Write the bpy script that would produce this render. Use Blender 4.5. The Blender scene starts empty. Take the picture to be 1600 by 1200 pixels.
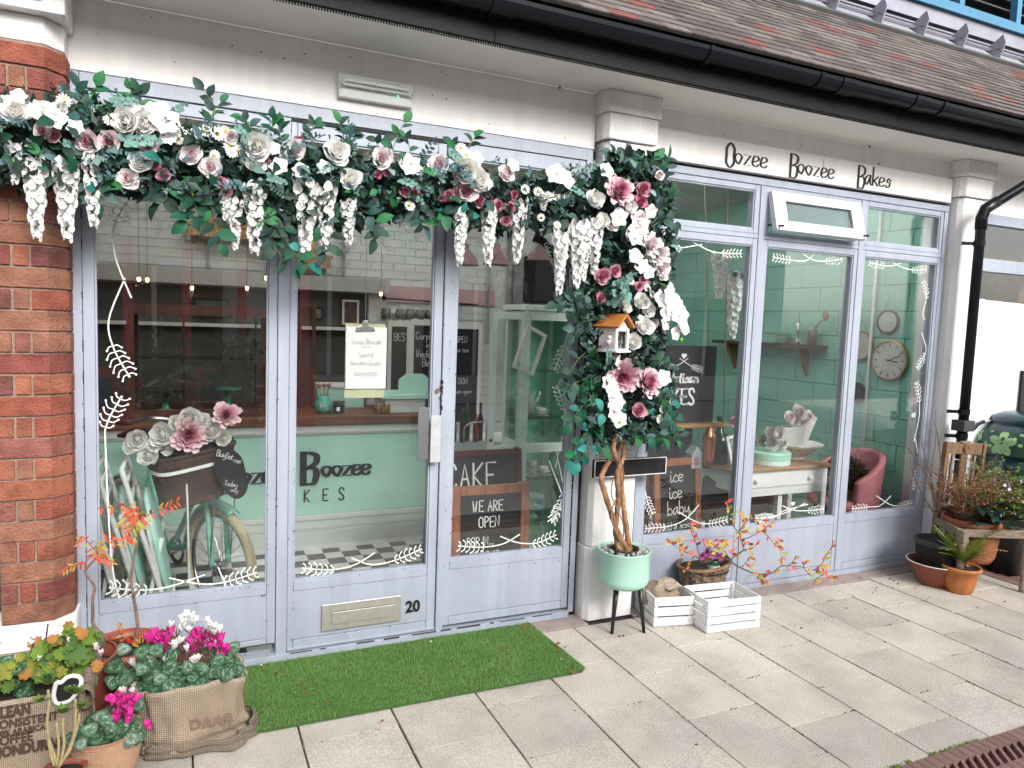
import bpy, bmesh, math, random
from mathutils import Vector, Matrix, Euler
random.seed(7)
SC = bpy.context.scene
COL = SC.collection
PI = math.pi
# ------------------------------------------------------------------ camera
CD, CH, YAW, PITCH, ROLL, FPX = 3.61053, 1.73299, 0.427954, -0.0851745, 0.0359976, 1121.6
def cam_axes():
    f = Vector((math.sin(YAW), math.cos(YAW), 0)); r = Vector((math.cos(YAW), -math.sin(YAW), 0)); u = Vector((0, 0, 1))
    f, u = f*math.cos(PITCH)+u*math.sin(PITCH), u*math.cos(PITCH)-f*math.sin(PITCH)
    r, u = r*math.cos(ROLL)+u*math.sin(ROLL), u*math.cos(ROLL)-r*math.sin(ROLL)
    return r, u, f
AR, AU, AF = cam_axes()
cd = bpy.data.cameras.new('camera'); cam = bpy.data.objects.new('camera', cd); COL.objects.link(cam)
m = Matrix((AR, AU, -AF)).transposed().to_4x4(); m.translation = Vector((0, -CD, CH)); cam.matrix_world = m
cd.sensor_width = 36; cd.lens = 36*FPX/1600; cd.clip_start = 0.02; cd.clip_end = 500
SC.camera = cam
# ------------------------------------------------------------------ sky, sun, exposure
SUN_EL, SUN_AZ = math.radians(33), math.radians(170)     # azimuth clockwise from +y
w = bpy.data.worlds.new('World'); SC.world = w; w.use_nodes = True
nt = w.node_tree; bg = nt.nodes['Background']
sky = nt.nodes.new('ShaderNodeTexSky'); sky.sky_type = 'NISHITA'; sky.sun_disc = False
sky.sun_elevation = SUN_EL; sky.sun_rotation = SUN_AZ; sky.dust_density = 4; sky.air_density = 1.0; sky.ozone_density = 1
hs = nt.nodes.new('ShaderNodeHueSaturation'); hs.inputs['Saturation'].default_value = 0.28
nt.links.new(sky.outputs[0], hs.inputs['Color']); nt.links.new(hs.outputs[0], bg.inputs['Color'])
bg.inputs['Strength'].default_value = 0.15
sl = bpy.data.lights.new('sun', 'SUN'); sl.energy = 1.9; sl.angle = math.radians(26); sl.color = (1, .97, .93)
so = bpy.data.objects.new('sun', sl); COL.objects.link(so)
sd = Vector((math.sin(SUN_AZ)*math.cos(SUN_EL), math.cos(SUN_AZ)*math.cos(SUN_EL), math.sin(SUN_EL)))
so.rotation_euler = (-sd).to_track_quat('-Z', 'Y').to_euler(); so.location = sd*20
SC.view_settings.view_transform = 'Standard'; SC.view_settings.look = 'None'
SC.view_settings.exposure = 0.74; SC.view_settings.gamma = 1; SC.view_settings.use_curve_mapping = False
SC.render.engine = 'CYCLES'
SC.cycles.max_bounces = 8; SC.cycles.transparent_max_bounces = 16; SC.cycles.caustics_reflective = False
SC.cycles.use_denoising = True; SC.cycles.sample_clamp_indirect = 8

def at(px, py, ax, val):
    """point of the photograph (1600 x 1200) on the plane axis ax = val"""
    d = AR*((px-800)/FPX) - AU*((py-600)/FPX) + AF
    C = Vector((0, -CD, CH)); t = (val-C[ax])/d[ax]
    return C+d*t
def V(*a): return Vector(a)
R = random.uniform

# ------------------------------------------------------------------ mesh helpers
ORG = {}
def tag(o, label=None, cat=None, group=None, kind=None):
    if label: o['label'] = label
    if cat: o['category'] = cat
    if group: o['group'] = group
    if kind: o['kind'] = kind
    return o
def T(name, loc, label, cat, group=None, kind=None, parent=None):
    o = bpy.data.objects.new(name, None); COL.objects.link(o); o.empty_display_size = .1
    loc = Vector(loc); ORG[o] = loc
    o.location = loc
    return tag(o, label, cat, group, kind)
class MB:
    def __init__(s): s.v = []; s.f = []; s.m = []
    def add(s, vs, fs, mi=0):
        n = len(s.v); s.v += [tuple(p) for p in vs]
        for f in fs: s.f.append([n+i for i in f]); s.m.append(mi)
        return s
    def box(s, lo, hi, mi=0):
        x0, y0, z0 = lo; x1, y1, z1 = hi
        return s.add([(x0,y0,z0),(x1,y0,z0),(x1,y1,z0),(x0,y1,z0),(x0,y0,z1),(x1,y0,z1),(x1,y1,z1),(x0,y1,z1)],
                     [(0,3,2,1),(4,5,6,7),(0,1,5,4),(1,2,6,5),(2,3,7,6),(3,0,4,7)], mi)
    def obox(s, c, size, M, mi=0):
        c = Vector(c); a, b, d = [x/2 for x in size]
        vs = [c+M@Vector(p) for p in [(-a,-b,-d),(a,-b,-d),(a,b,-d),(-a,b,-d),(-a,-b,d),(a,-b,d),(a,b,d),(-a,b,d)]]
        return s.add(vs, [(0,3,2,1),(4,5,6,7),(0,1,5,4),(1,2,6,5),(2,3,7,6),(3,0,4,7)], mi)
    def bar(s, a, b, w, h, mi=0, up=(0,0,1)):
        a = Vector(a); b = Vector(b); d = (b-a); L = d.length; d.normalize()
        x = d.cross(Vector(up));
        if x.length < 1e-4: x = d.cross(Vector((0,1,0)))
        x.normalize(); z = x.cross(d)
        M = Matrix((x, d, z)).transposed()
        return s.obox((a+b)/2, (w, L, h), M, mi)
    def tube(s, pts, r, seg=8, mi=0, cap=True):
        pts = [Vector(p) for p in pts]; n = len(pts)
        rs = r if isinstance(r, (list, tuple)) else [r]*n
        t = (pts[1]-pts[0]).normalized(); up = Vector((0,0,1)) if abs(t.z) < .9 else Vector((1,0,0))
        x = t.cross(up).normalized(); vs = []; fs = []
        for i, p in enumerate(pts):
            if i == 0: t = pts[1]-pts[0]
            elif i == n-1: t = pts[-1]-pts[-2]
            else: t = pts[i+1]-pts[i-1]
            t = t.normalized() if t.length > 1e-9 else Vector((0,0,1))
            x = (x - t*x.dot(t))
            x = x.normalized() if x.length > 1e-6 else t.orthogonal().normalized()
            y = t.cross(x)
            for k in range(seg):
                a = 2*PI*k/seg; vs.append(p+(x*math.cos(a)+y*math.sin(a))*rs[i])
        for i in range(n-1):
            for k in range(seg):
                k2 = (k+1) % seg
                fs.append((i*seg+k, i*seg+k2, (i+1)*seg+k2, (i+1)*seg+k))
        if cap:
            fs.append(tuple(range(seg))[::-1]); fs.append(tuple((n-1)*seg+k for k in range(seg)))
        return s.add(vs, fs, mi)
    def lathe(s, prof, c, seg=24, mi=0, M=None, mfun=None, rfun=None):
        c = Vector(c); vs = []; n = len(prof)
        for i, (r, z) in enumerate(prof):
            for k in range(seg):
                a = 2*PI*k/seg
                rr = r*(rfun(a, z) if rfun else 1)
                p = Vector((rr*math.cos(a), rr*math.sin(a), z))
                vs.append(c+(M@p if M else p))
        base = len(s.v); s.v += [tuple(p) for p in vs]
        for i in range(n-1):
            for k in range(seg):
                k2 = (k+1) % seg
                s.f.append([base+i*seg+k, base+i*seg+k2, base+(i+1)*seg+k2, base+(i+1)*seg+k])
                s.m.append(mfun(i, k) if mfun else mi)
        return s
    def disc(s, c, r, n=20, mi=0, M=None):
        c = Vector(c); vs = [c+((M@Vector((r*math.cos(2*PI*k/n), r*math.sin(2*PI*k/n), 0))) if M else Vector((r*math.cos(2*PI*k/n), r*math.sin(2*PI*k/n), 0))) for k in range(n)]
        return s.add(vs, [tuple(range(n))], mi)
    def prism(s, pts, o, u, v, d, mi=0):
        """outline pts in the (u,v) frame at o, extruded by vector d"""
        o = Vector(o); u = Vector(u); v = Vector(v); d = Vector(d); n = len(pts)
        a = [o+u*p[0]+v*p[1] for p in pts]; b = [p+d for p in a]
        fs = [tuple(range(n)), tuple(range(2*n-1, n-1, -1))]
        for i in range(n): j = (i+1) % n; fs.append((i, i+n, j+n, j))
        return s.add(a+b, fs, mi)
    def grid(s, fn, nu, nv, mi=0):
        vs = [fn(i/nu, j/nv) for i in range(nu+1) for j in range(nv+1)]
        fs = [(i*(nv+1)+j, (i+1)*(nv+1)+j, (i+1)*(nv+1)+j+1, i*(nv+1)+j+1) for i in range(nu) for j in range(nv)]
        return s.add(vs, fs, mi)
    def ball(s, c, r, seg=8, rings=5, mi=0, sc=(1,1,1)):
        prof = [(max(1e-4, math.sin(PI*i/rings)), -math.cos(PI*i/rings)) for i in range(rings+1)]
        M = Matrix(((r*sc[0],0,0),(0,r*sc[1],0),(0,0,r*sc[2])))
        return s.lathe(prof, c, seg, mi, M)
    def mesh(s, name, mats, smooth=False, origin=(0,0,0)):
        me = bpy.data.meshes.new(name); ox, oy, oz = origin
        me.from_pydata([(x-ox, y-oy, z-oz) for x, y, z in s.v], [], s.f)
        if not isinstance(mats, (list, tuple)): mats = [mats]
        for m_ in mats: me.materials.append(m_)
        me.polygons.foreach_set('material_index', s.m)
        if smooth: me.polygons.foreach_set('use_smooth', [True]*len(s.f))
        me.update()
        return me
    def build(s, name, mats, parent=None, bevel=0, smooth=False, solid=0, sub=0, loc=None, label=None, cat=None, group=None, kind=None, auto=0):
        if parent is not None: org = ORG[parent]
        else: org = Vector(loc) if loc is not None else Vector((0,0,0))
        me = s.mesh(name, mats, smooth, org)
        o = bpy.data.objects.new(name, me); COL.objects.link(o); ORG[o] = org
        if parent is not None: o.parent = parent
        else: o.location = org
        if solid:
            q = o.modifiers.new('solid', 'SOLIDIFY'); q.thickness = solid; q.offset = 0
        if bevel:
            q = o.modifiers.new('bevel', 'BEVEL'); q.width = bevel; q.segments = 2; q.limit_method = 'ANGLE'; q.angle_limit = .7
        if sub:
            q = o.modifiers.new('sub', 'SUBSURF'); q.levels = sub; q.render_levels = sub
        return tag(o, label, cat, group, kind)
def inst(me, name, parent, loc, rot=None, scale=1):
    o = bpy.data.objects.new(name, me); COL.objects.link(o)
    L = Vector(loc)-ORG[parent]; o.parent = parent
    R3 = rot if rot is not None else Matrix.Identity(3)
    if not isinstance(scale, (tuple, list)): scale = (scale,)*3
    o.matrix_local = Matrix.Translation(L) @ R3.to_4x4() @ Matrix.Diagonal((*scale, 1))
    ORG[o] = Vector(loc)
    return o
def copy_tree(o, loc, label):
    c = o.copy(); COL.objects.link(c); c.location = loc; c['label'] = label; ORG[c] = Vector(loc)
    for ch in list(o.children):
        d = ch.copy(); COL.objects.link(d); d.parent = c
        for g in list(ch.children):
            e = g.copy(); COL.objects.link(e); e.parent = d
    return c
def facing(d, roll=0):
    """rotation taking +Z to direction d"""
    q = Vector(d).normalized().to_track_quat('Z', 'Y').to_matrix()
    return q @ Matrix.Rotation(roll, 3, 'Z')
def smoothpts(P, k=6):
    P = [Vector(p) for p in P]; out = []
    for i in range(len(P)-1):
        a = P[max(i-1, 0)]; b = P[i]; c = P[i+1]; d = P[min(i+2, len(P)-1)]
        for j in range(k):
            t = j/k
            out.append(.5*((2*b)+(c-a)*t+(2*a-5*b+4*c-d)*t*t+(-a+3*b-3*c+d)*t**3))
    out.append(P[-1]); return out

# ------------------------------------------------------------------ materials
MC = {}
def mat(name, col, rough=.5, var=.12, scale=6, bump=0, bscale=80, metal=0, spec=.5, rand=0, col2=None, detail=4, objc=None, hue=0, trans=0):
    """plain procedural surface: two colours mixed by noise, per-object variation, noise relief"""
    if name in MC: return MC[name]
    m_ = bpy.data.materials.new(name); m_.use_nodes = True; n = m_.node_tree.nodes; l = m_.node_tree.links
    b = n['Principled BSDF']; b.inputs['Roughness'].default_value = rough; b.inputs['Metallic'].default_value = metal
    b.inputs['Specular IOR Level'].default_value = spec
    tc = n.new('ShaderNodeTexCoord'); nz = n.new('ShaderNodeTexNoise'); nz.inputs['Scale'].default_value = scale; nz.inputs['Detail'].default_value = detail
    l.new(tc.outputs['Object'], nz.inputs['Vector'])
    ra = n.new('ShaderNodeMapRange'); ra.inputs[1].default_value = .35; ra.inputs[2].default_value = .65
    l.new(nz.outputs['Fac'], ra.inputs[0])
    mx = n.new('ShaderNodeMix'); mx.data_type = 'RGBA'
    c2 = col2 if col2 else tuple(c*(1-var) for c in col)
    l.new(ra.outputs[0], mx.inputs[0]); mx.inputs[6].default_value = (*col, 1); mx.inputs[7].default_value = (*c2, 1)
    out = mx.outputs[2]
    if objc:
        oi = n.new('ShaderNodeObjectInfo'); cr = n.new('ShaderNodeValToRGB'); cr.color_ramp.interpolation = 'CONSTANT'
        el = cr.color_ramp.elements
        el[0].position = 0; el[0].color = (*objc[0], 1); el[1].position = 1/len(objc); el[1].color = (*objc[1 % len(objc)], 1)
        for i in range(2, len(objc)):
            e = el.new(i/len(objc)); e.color = (*objc[i], 1)
        l.new(oi.outputs['Random'], cr.inputs[0])
        mu = n.new('ShaderNodeMix'); mu.data_type = 'RGBA'; mu.blend_type = 'MULTIPLY'; mu.inputs[0].default_value = 1
        l.new(cr.outputs[0], mu.inputs[6]); l.new(out, mu.inputs[7]); out = mu.outputs[2]
    if rand:
        oi = n.new('ShaderNodeObjectInfo'); hv = n.new('ShaderNodeHueSaturation')
        r2 = n.new('ShaderNodeMapRange'); r2.inputs[3].default_value = 1-rand; r2.inputs[4].default_value = 1+rand
        l.new(oi.outputs['Random'], r2.inputs[0]); l.new(r2.outputs[0], hv.inputs['Value']); l.new(out, hv.inputs['Color']); out = hv.outputs[0]
    l.new(out, b.inputs['Base Color'])
    if bump:
        n2 = n.new('ShaderNodeTexNoise'); n2.inputs['Scale'].default_value = bscale; n2.inputs['Detail'].default_value = 3
        l.new(tc.outputs['Object'], n2.inputs['Vector'])
        bp = n.new('ShaderNodeBump'); bp.inputs['Strength'].default_value = bump; bp.inputs['Distance'].default_value = .01
        l.new(n2.outputs['Fac'], bp.inputs['Height']); l.new(bp.outputs[0], b.inputs['Normal'])
    if trans:
        b.inputs['Transmission Weight'].default_value = 0
        b.inputs['Subsurface Weight'].default_value = trans; b.inputs['Subsurface Radius'].default_value = (.01, .01, .01)
    MC[name] = m_
    return m_
def emit(name, col, st):
    m_ = bpy.data.materials.new(name); m_.use_nodes = True; n = m_.node_tree.nodes
    b = n['Principled BSDF']; b.inputs['Emission Color'].default_value = (*col, 1); b.inputs['Emission Strength'].default_value = st
    b.inputs['Base Color'].default_value = (*col, 1)
    return m_
def glass(name, tint=(.96, .985, .97), ior=1.5, boost=1.0, rough=0):
    m_ = bpy.data.materials.new(name); m_.use_nodes = True; n = m_.node_tree.nodes; l = m_.node_tree.links
    for x in list(n): n.remove(x)
    o = n.new('ShaderNodeOutputMaterial'); t = n.new('ShaderNodeBsdfTransparent'); t.inputs[0].default_value = (*tint, 1)
    g = n.new('ShaderNodeBsdfGlossy'); g.inputs['Roughness'].default_value = rough
    fr = n.new('ShaderNodeFresnel'); ge_ = n.new('ShaderNodeNewGeometry'); mr_i = n.new('ShaderNodeMapRange'); mr_i.inputs[3].default_value = ior; mr_i.inputs[4].default_value = 1/ior; l.new(ge_.outputs['Backfacing'], mr_i.inputs[0]); l.new(mr_i.outputs[0], fr.inputs[0])
    mu = n.new('ShaderNodeMath'); mu.operation = 'MULTIPLY'; mu.inputs[1].default_value = boost; mu.use_clamp = True
    mx = n.new('ShaderNodeMixShader'); l.new(fr.outputs[0], mu.inputs[0]); l.new(mu.outputs[0], mx.inputs[0])
    l.new(t.outputs[0], mx.inputs[1]); l.new(g.outputs[0], mx.inputs[2]); l.new(mx.outputs[0], o.inputs[0])
    return m_
def tweak(m_, fn):
    fn(m_.node_tree.nodes, m_.node_tree.links, m_.node_tree.nodes['Principled BSDF']); return m_

GLASS = glass('window_glass', (.955, .97, .962), boost=2.2)
CLEAR = glass('clear_glass', (.97, .99, .98), 1.45)
M_FRAME = mat('lavender_paint', (.335, .370, .445), .45, .1, 3, .12, 120, col2=(.375, .41, .49))
M_WHITE = mat('white_masonry', (.86, .855, .85), .75, .06, 2.5, .35, 45, col2=(.78, .77, .76))
M_FASCIA = mat('white_board_paint', (.93, .905, .895), .6, .05, 1.2, .1, 60, col2=(.88, .85, .835))
def streaks(m_, k=.86):
    def fn(n, l, b):
        g_ = n.new('ShaderNodeNewGeometry'); mp = n.new('ShaderNodeMapping'); mp.inputs['Scale'].default_value = (9, 9, .7); l.new(g_.outputs['Position'], mp.inputs[0])
        nz = n.new('ShaderNodeTexNoise'); nz.inputs['Scale'].default_value = 1.6; nz.inputs['Detail'].default_value = 6; l.new(mp.outputs[0], nz.inputs['Vector'])
        mr = n.new('ShaderNodeMapRange'); mr.inputs[1].default_value = .38; mr.inputs[2].default_value = .58; mr.inputs[3].default_value = k; mr.inputs[4].default_value = 1; l.new(nz.outputs['Fac'], mr.inputs[0])
        src = b.inputs['Base Color'].links[0].from_socket; sc_ = n.new('ShaderNodeVectorMath'); sc_.operation = 'SCALE'; l.new(src, sc_.inputs[0]); l.new(mr.outputs[0], sc_.inputs['Scale']); l.new(sc_.outputs[0], b.inputs['Base Color'])
    m_.node_tree; fn(m_.node_tree.nodes, m_.node_tree.links, m_.node_tree.nodes['Principled BSDF'])
streaks(M_FASCIA, .95); streaks(M_WHITE, .90); streaks(M_FRAME, .90)
M_SOFFIT = mat('soffit_paint', (.90, .885, .84), .7, .05, 1.5, .1, 50, col2=(.86, .84, .79))
M_WPAINT = mat('white_paint', (.80, .80, .79), .5, .08, 9, .1, 90)
M_DWHITE = mat('cream_paint', (.66, .67, .65), .5, .08, 5)
M_BLACK = mat('black_plastic', (.006, .007, .011), .30, .2, 4, 0, spec=.3)
M_FBLACK = mat('black_board', (.007, .007, .008), .6, .25, 3, .3, 90, spec=.2)
M_DARK = mat('dark_sealant', (.02, .019, .02), .8)
M_MINT = mat('mint_paint', (.42, .69, .59), .5, .05, 4)
M_MINTD = mat('mint_wall_paint', (.27, .60, .49), .6, .1, 3, .5, 40)
M_MINTL = mat('pale_mint', (.72, .86, .80), .45, .06, 4)
M_STEEL = mat('steel', (.55, .55, .56), .3, .1, 10, metal=1)
M_BRASS = mat('brass', (.7, .5, .25), .3, .1, 10, metal=1)
M_COPPER = mat('copper', (.75, .32, .2), .22, .1, 10, metal=1)
M_NICKEL = mat('satin_nickel', (.56, .54, .49), .42, .1, 30, metal=.6, col2=(.48, .47, .43))
M_CHALK = mat('chalk', (.85, .85, .84), .9, .2, 120)
M_BOARD = mat('chalkboard', (.008, .008, .009), .6, .3, 4, col2=(.016, .016, .018), spec=.3)
M_INK = mat('black_ink', (.01, .01, .011), .45)
M_DECAL = mat('white_vinyl', (.86, .87, .86), .5, .05)
M_SOIL = mat('soil', (.03, .02, .014), .95, .5, 30, 1, 60)
M_PAPER = mat('paper', (.95, .95, .95), .8, .03)
M_TWIG = mat('twig_bark', (.12, .07, .055), .8, .4, 30, .5, 90)
M_STEMG = mat('green_stem', (.14, .2, .05), .6, .3, 20)
def wood(name, a, b, axis=0, sc=1.2, rough=.55, bump=.2):
    m_ = mat(name, a, rough, .1, 4, col2=b)
    def fn(n, l, bs):
        tc = [x for x in n if x.type == 'TEX_COORD'][0]; nz = [x for x in n if x.type == 'TEX_NOISE'][0]
        mp = n.new('ShaderNodeMapping'); s = [22*sc]*3; s[axis] = 1.6*sc
        mp.inputs['Scale'].default_value = s
        l.new(tc.outputs['Object'], mp.inputs[0]); l.new(mp.outputs[0], nz.inputs['Vector']); nz.inputs['Scale'].default_value = 2.2; nz.inputs['Detail'].default_value = 6
        bp = n.new('ShaderNodeBump'); bp.inputs['Strength'].default_value = bump; bp.inputs['Distance'].default_value = .004
        l.new(nz.outputs['Fac'], bp.inputs['Height']); l.new(bp.outputs[0], bs.inputs['Normal'])
    return tweak(m_, fn)
W_OAK = wood('oak_wood', (.42, .24, .11), (.27, .14, .06), 0)
W_BENCH = wood('walnut_counter', (.20, .085, .045), (.10, .042, .025), 0)
W_RED = wood('mahogany_frame', (.33, .12, .055), (.20, .065, .03), 2)
W_DARKM = wood('dark_mahogany', (.13, .045, .03), (.075, .028, .02), 2)
W_MAROON = mat('maroon_paint', (.10, .018, .02), .35, .3, 8)
W_OLD = wood('weathered_chair_wood', (.24, .145, .075), (.11, .065, .038), 2)
W_GREY = wood('grey_weathered_wood', (.30, .24, .17), (.17, .13, .10), 0)
W_ORANGE = wood('orange_pine', (.50, .19, .045), (.38, .13, .03), 0)
W_DARKSH = wood('dark_shelf_wood', (.10, .055, .035), (.06, .03, .02), 1)

# ------------------------------------------------------------------ stroke lettering
GL = {
'A': (5, ["-052f45", "-1939"]), 'B': (5, ["-0f05", "0f2f4e4c3b1a0a", "1a3a49473505"]), 'C': (5, ["4d3f1e0c08162547"]), 'D': (5, ["-0f05", "0f2f4c48 2505"]),
'E': (4.6, ["-4f0f0545", "-0a3a"]), 'F': (4.4, ["-4f0f05", "-0a3a"]), 'G': (5, ["4d2f0c0825 4749", "-2a4a"]), 'H': (5, ["-0f05", "-4f45", "-0a4a"]), 'I': (1.2, ["-0f05"]),
'K': (5, ["-0f05", "-4f0a45"]), 'L': (4.4, ["-0f0545"]), 'M': (6, ["-050f2a4f45"]), 'N': (5, ["-050f454f"]), 'O': (5.2, ["2f0d0a0725474a4d2f"]),
'P': (4.8, ["-0f05", "0f2f4d3b1a0a"]), 'R': (5, ["-0f05", "0f2f4d3b1a0a", "-1a45"]), 'S': (5, ["4d3f1f0d1b394735 1506"]), 'T': (5, ["-0f4f", "-2f25"]), 'U': (5, ["0f0716354f"]),
'W': (6, ["-0f152c354f"]), 'Y': (5, ["-0f2a4f", "-2a25"]),
'a': (5.2, ["4a2a08061526 4a", "4a4655"]), 'b': (5, ["0f0506254648 2a08"]), 'c': (4.4, ["492a08062546"]), 'd': (5.2, ["4f4645", "4a2a0806152546"]),
'e': (4.6, ["0738493a1a08062546"]), 'g': (5, ["4a1a08062648 4a", "4a432110"]), 'h': (5, ["0f05", "082a4845"]), 'i': (2.2, ["0a0615 26", "-0c0d"]), 'k': (4.6, ["-0f05", "-074a", "-1845"]),
'l': (2.4, ["0f0615 26"]), 'm': (7, ["0a05", "082a3835", "385a6865"]), 'n': (5, ["0a05", "082a4845"]), 'o': (5, ["2a0907253648 492a"]), 'p': (5, ["0a00", "092a4826 06"]),
'r': (4, ["0a05", "071a3a"]), 's': (4.4, ["492a183836 1506"]), 't': (3.4, ["1d07 1535", "-0a3a"]), 'u': (5, ["0a061536 4a", "4a4555"]), 'v': (4.4, ["0a254a"]), 'w': (6, ["0a152a355a"]),
'y': (5, ["0a07264a", "4a422110"]), 'z': (4.8, ["-0a4a05 45"]), ' ': (3, []), '.': (1.6, ["-0506"]), '!': (1.6, ["-0f08", "-0506"]), "'": (1.4, ["-0f0d"]), '%': (5, ["-054f", "-0e0f", "-4546"]),
'0': (4.6, ["2f0d0a0725474a4d2f"]), '1': (2.4, ["-0d1f15"]), '2': (4.6, ["0d1f3f4d3b1705", "-0545"]), ',': (1.6, ["-0604"]), ':': (1.6, ["-0607", "-090a"])}
def ribbon(mb, P, w, o, u, v, n, th=.0015, callig=False, dots=False, mi=0, w1=None):
    """stroke with width, raised by th along n"""
    P = [Vector((p[0], p[1])) for p in P]; k = len(P); L = []; Rr = []
    for i in range(k):
        t = P[min(i+1, k-1)]-P[max(i-1, 0)]
        if t.length < 1e-9: t = Vector((1, 0))
        t.normalize(); nn = Vector((-t.y, t.x))
        ww = w*(.35+.95*abs(t.y)) if callig else (w if w1 is None else w+(w1-w)*i/(k-1))
        L.append(P[i]+nn*ww/2); Rr.append(P[i]-nn*ww/2)
    e0 = (P[0]-P[1]); e0 = e0.normalized()*w*.3 if e0.length > 0 else e0
    e1 = (P[-1]-P[-2]); e1 = e1.normalized()*w*.3 if e1.length > 0 else e1
    L[0] += e0; Rr[0] += e0; L[-1] += e1; Rr[-1] += e1
    f = lambda p, h: o+u*p.x+v*p.y+n*h
    vs = []; fs = []
    for i in range(k): vs += [f(L[i], th), f(Rr[i], th), f(L[i], 0), f(Rr[i], 0)]
    for i in range(k-1):
        a = 4*i; b = a+4
        fs += [(a, a+1, b+1, b), (a, b, b+2, a+2), (a+1, a+3, b+3, b+1)]
    fs += [(0, 2, 3, 1), (4*k-4, 4*k-3, 4*k-1, 4*k-2)]
    mb.add(vs, fs, mi)
def glyph_pts(st):
    st = st.replace(' ', ''); straight = st[0] == '-'; st = st.lstrip('-')
    pts = [Vector((int(st[i], 36)/10, (int(st[i+1], 36)-5)/10)) for i in range(0, len(st), 2)]
    if not straight and (pts[0]-pts[-1]).length < 1e-6:      # closed loop: smooth across the seam
        n = len(pts)-1; ext = [pts[n-1]]+pts+[pts[1]]; sm = smoothpts([p.to_3d() for p in ext], 8); return sm[8:-8], straight
    return (pts if straight else smoothpts([p.to_3d() for p in pts], 8)), straight
def write(mb, text, o, u, v, h, w=.08, gap=.12, callig=False, th=.0015, serif=False, jit=0, italic=0, mi=0):
    """text along u from o (baseline start), cap height h"""
    o = Vector(o); u = Vector(u).normalized(); v = Vector(v).normalized(); n = u.cross(v); x = 0
    for ch in text:
        adv, sts = GL.get(ch, GL[' '])
        jy = R(-jit, jit); js = 1+R(-jit, jit)
        for st in sts:
            pts, straight = glyph_pts(st)
            P = [((x+p.x*js+italic*p.y)*h, (p.y*js+jy)*h) for p in pts]
            ribbon(mb, P, w*h, o, u, v, n, th, callig, mi=mi)
            if serif and straight:
                for e in (P[0], P[-1]): ribbon(mb, [(e[0]-.11*h, e[1]), (e[0]+.11*h, e[1])], w*h*.7, o, u, v, n, th, mi=mi)
        x += adv/10+gap
    return x*h
def textmesh(text, size, bold=0, ext=.001):
    c = bpy.data.curves.new('text', 'FONT'); c.body = text; c.size = size; c.extrude = ext; c.offset = bold; c.resolution_u = 3
    o = bpy.data.objects.new('text', c); COL.objects.link(o)
    me = bpy.data.meshes.new_from_object(o.evaluated_get(bpy.context.evaluated_depsgraph_get()))
    bpy.data.objects.remove(o); bpy.data.curves.remove(c)
    return me
def fonttext(text, size, o, u, v, material, name, parent, bold=0, ext=.001, sx=1):
    me = textmesh(text, size, bold, ext); me.materials.clear(); me.materials.append(material)
    u = Vector(u).normalized(); v = Vector(v).normalized(); n = u.cross(v)
    M = Matrix((u*sx, v, n)).transposed()
    ob = inst(me, name, parent, o, M); return ob
def vine(mb, pts, o, u, v, n, w=.007, leaf=.045, k=6, w0=None):
    """white painted sprig: stem through pts, k pairs of curled twigs with dots over its last part"""
    P = smoothpts([Vector((a, b, 0)) for a, b in pts], 6); ribbon(mb, P, w, o, u, v, n, .001)
    L = [0]
    for i in range(len(P)-1): L.append(L[-1]+(P[i+1]-P[i]).length)
    tot = L[-1]; span = min(tot*.48, k*.028)
    for j in range(k):
        d = tot-span*(j+.3)/k; i = max(q for q in range(len(L)) if L[q] <= d)
        i = min(i, len(P)-2); t = (P[i+1]-P[i]).normalized(); p = P[i]+t*(d-L[i]); nn = Vector((-t.y, t.x, 0))
        for sgn in (1, -1):
            ln = leaf*(.62+.38*math.sin(PI*(j+.6)/k))*R(.8, 1.1)
            q = [p, p+nn*sgn*ln*.45-t*ln*.02, p+nn*sgn*ln*.8+t*ln*.38]
            ribbon(mb, smoothpts(q, 4), w*.75, o, u, v, n, .001)
            e = q[-1]; c = o+u*e.x+v*e.y+n*.0012
            mb.add([c+(u*math.cos(a*PI/4)+v*math.sin(a*PI/4))*w*.8 for a in range(8)], [tuple(range(8))])
    e = P[-1]; c = o+u*e.x+v*e.y+n*.0012
    mb.add([c+(u*math.cos(a*PI/4)+v*math.sin(a*PI/4))*w*.9 for a in range(8)], [tuple(range(8))])
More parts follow.
